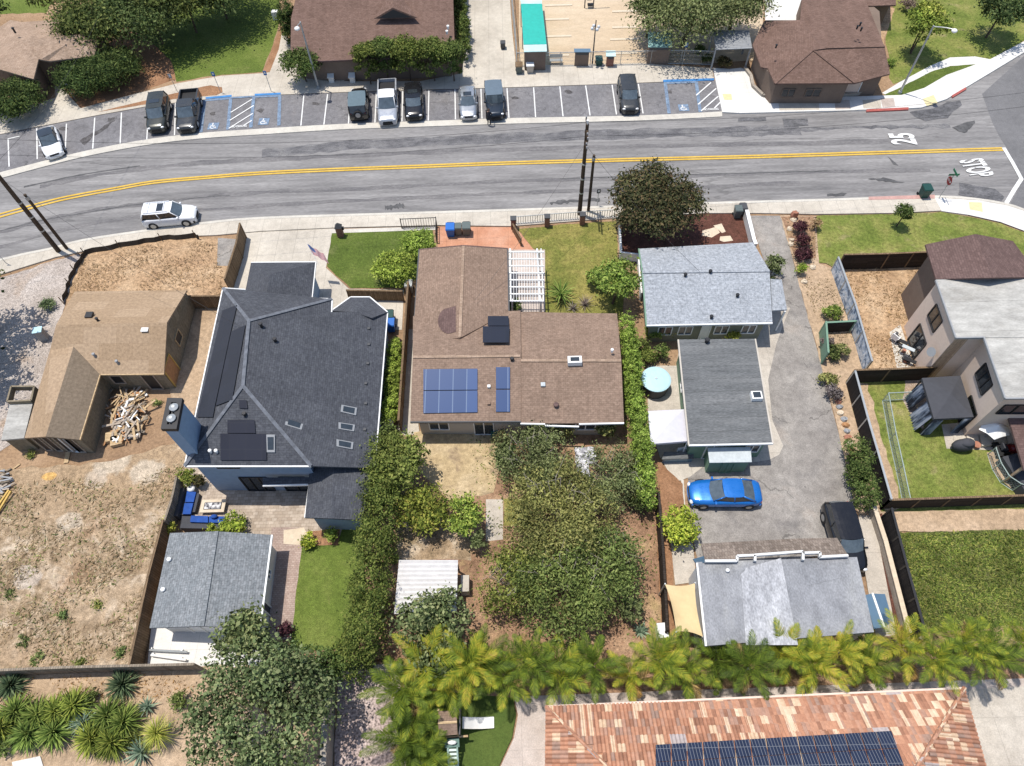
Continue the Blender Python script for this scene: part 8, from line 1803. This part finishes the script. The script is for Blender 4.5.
# ---- ground cover that nobody could count
def scatter(name, poly, n, size, mat, aspect=.12, up=.9, kind='stuff', z=.06, clumpy=True, lean=.5):
    pts = [P(x, y) for x, y in poly]; xs_, ys_ = [p.x for p in pts], [p.y for p in pts]
    X = RNG.uniform(min(xs_), max(xs_), n*4); Y = RNG.uniform(min(ys_), max(ys_), n*4); ins = np.zeros(len(X), bool); j = len(pts)-1
    for i in range(len(pts)):
        a, b = pts[i], pts[j]; cond = ((a.y > Y) != (b.y > Y)) & (X < (b.x-a.x)*(Y-a.y)/(b.y-a.y+1e-9)+a.x); ins ^= cond; j = i
    X, Y = X[ins], Y[ins]
    if clumpy:
        v = np.sin(X*1.1+2*np.sin(Y*.7))+np.sin(Y*1.3+1.7*np.sin(X*.9))+RNG.normal(size=len(X))*.6; o_ = np.argsort(-v)[:int(len(X)*.6)]; X, Y = X[o_], Y[o_]; pm = RNG.permutation(len(X)); X, Y = X[pm], Y[pm]
    X, Y = X[:n], Y[:n]; n = len(X); s = size*RNG.uniform(.5, 1.4, (n, 1))
    t = unit(np.column_stack([RNG.normal(size=n)*lean, RNG.normal(size=n)*lean, np.full(n, up)])); b = unit(np.cross(t, RNG.normal(size=(n, 3)))); C = np.column_stack([X, Y, np.full(n, z)])+t*s/2
    me = quads_mesh(name, C, t*s/2, b*s*aspect/2, [mat]); o = link(name, me); o['kind'] = kind; return o
DL = [(-40, 500), (60, 480), (120, 486), (186, 462), (176, 520), (156, 560), (130, 664), (-40, 672)]
scatter('dry_weeds', DL, 5000, .30, L['dry'], .2, .22, lean=1.0)
scatter('straw_tufts', DL, 6000, .34, L['straw'], .16, .2, lean=1.0)
scatter('green_weeds', DL, 1500, .26, L['weed'], .25, .5, lean=.8)
scatter('dry_weeds', [(84, 258), (160, 243), (216, 242), (226, 296), (70, 296)], 2500, .22, L['dry'], .22, .35, lean=.8)
scatter('dry_weeds', [(838, 268), (924, 262), (926, 300), (900, 330), (915, 374), (872, 372)], 2200, .22, L['dry'], .22, .35, lean=.8)
scatter('dry_weeds', [(0, 680), (180, 675), (200, 695), (60, 705), (0, 706)], 1500, .25, L['dry'], .22, .35, lean=.8)
scatter('leaf_litter', [(470, 435), (640, 430), (655, 500), (660, 640), (470, 650)], 6000, .18, L['dry'], .5, .1, lean=.9)
scatter('yard_weeds', [(470, 435), (640, 430), (655, 500), (660, 640), (470, 650)], 2600, .24, L['weed'], .35, .4, lean=.8)
scatter('tall_grass', [(895, 535), (1060, 531), (1060, 640), (918, 636)], 24000, .24, L['grassblade'], .2, .45, clumpy=False, lean=.9)
scatter('garden_litter', [(782, 218), (814, 218), (820, 262), (850, 320), (866, 376), (820, 330), (800, 280)], 900, .16, L['dry'], .5, .2, lean=.9)
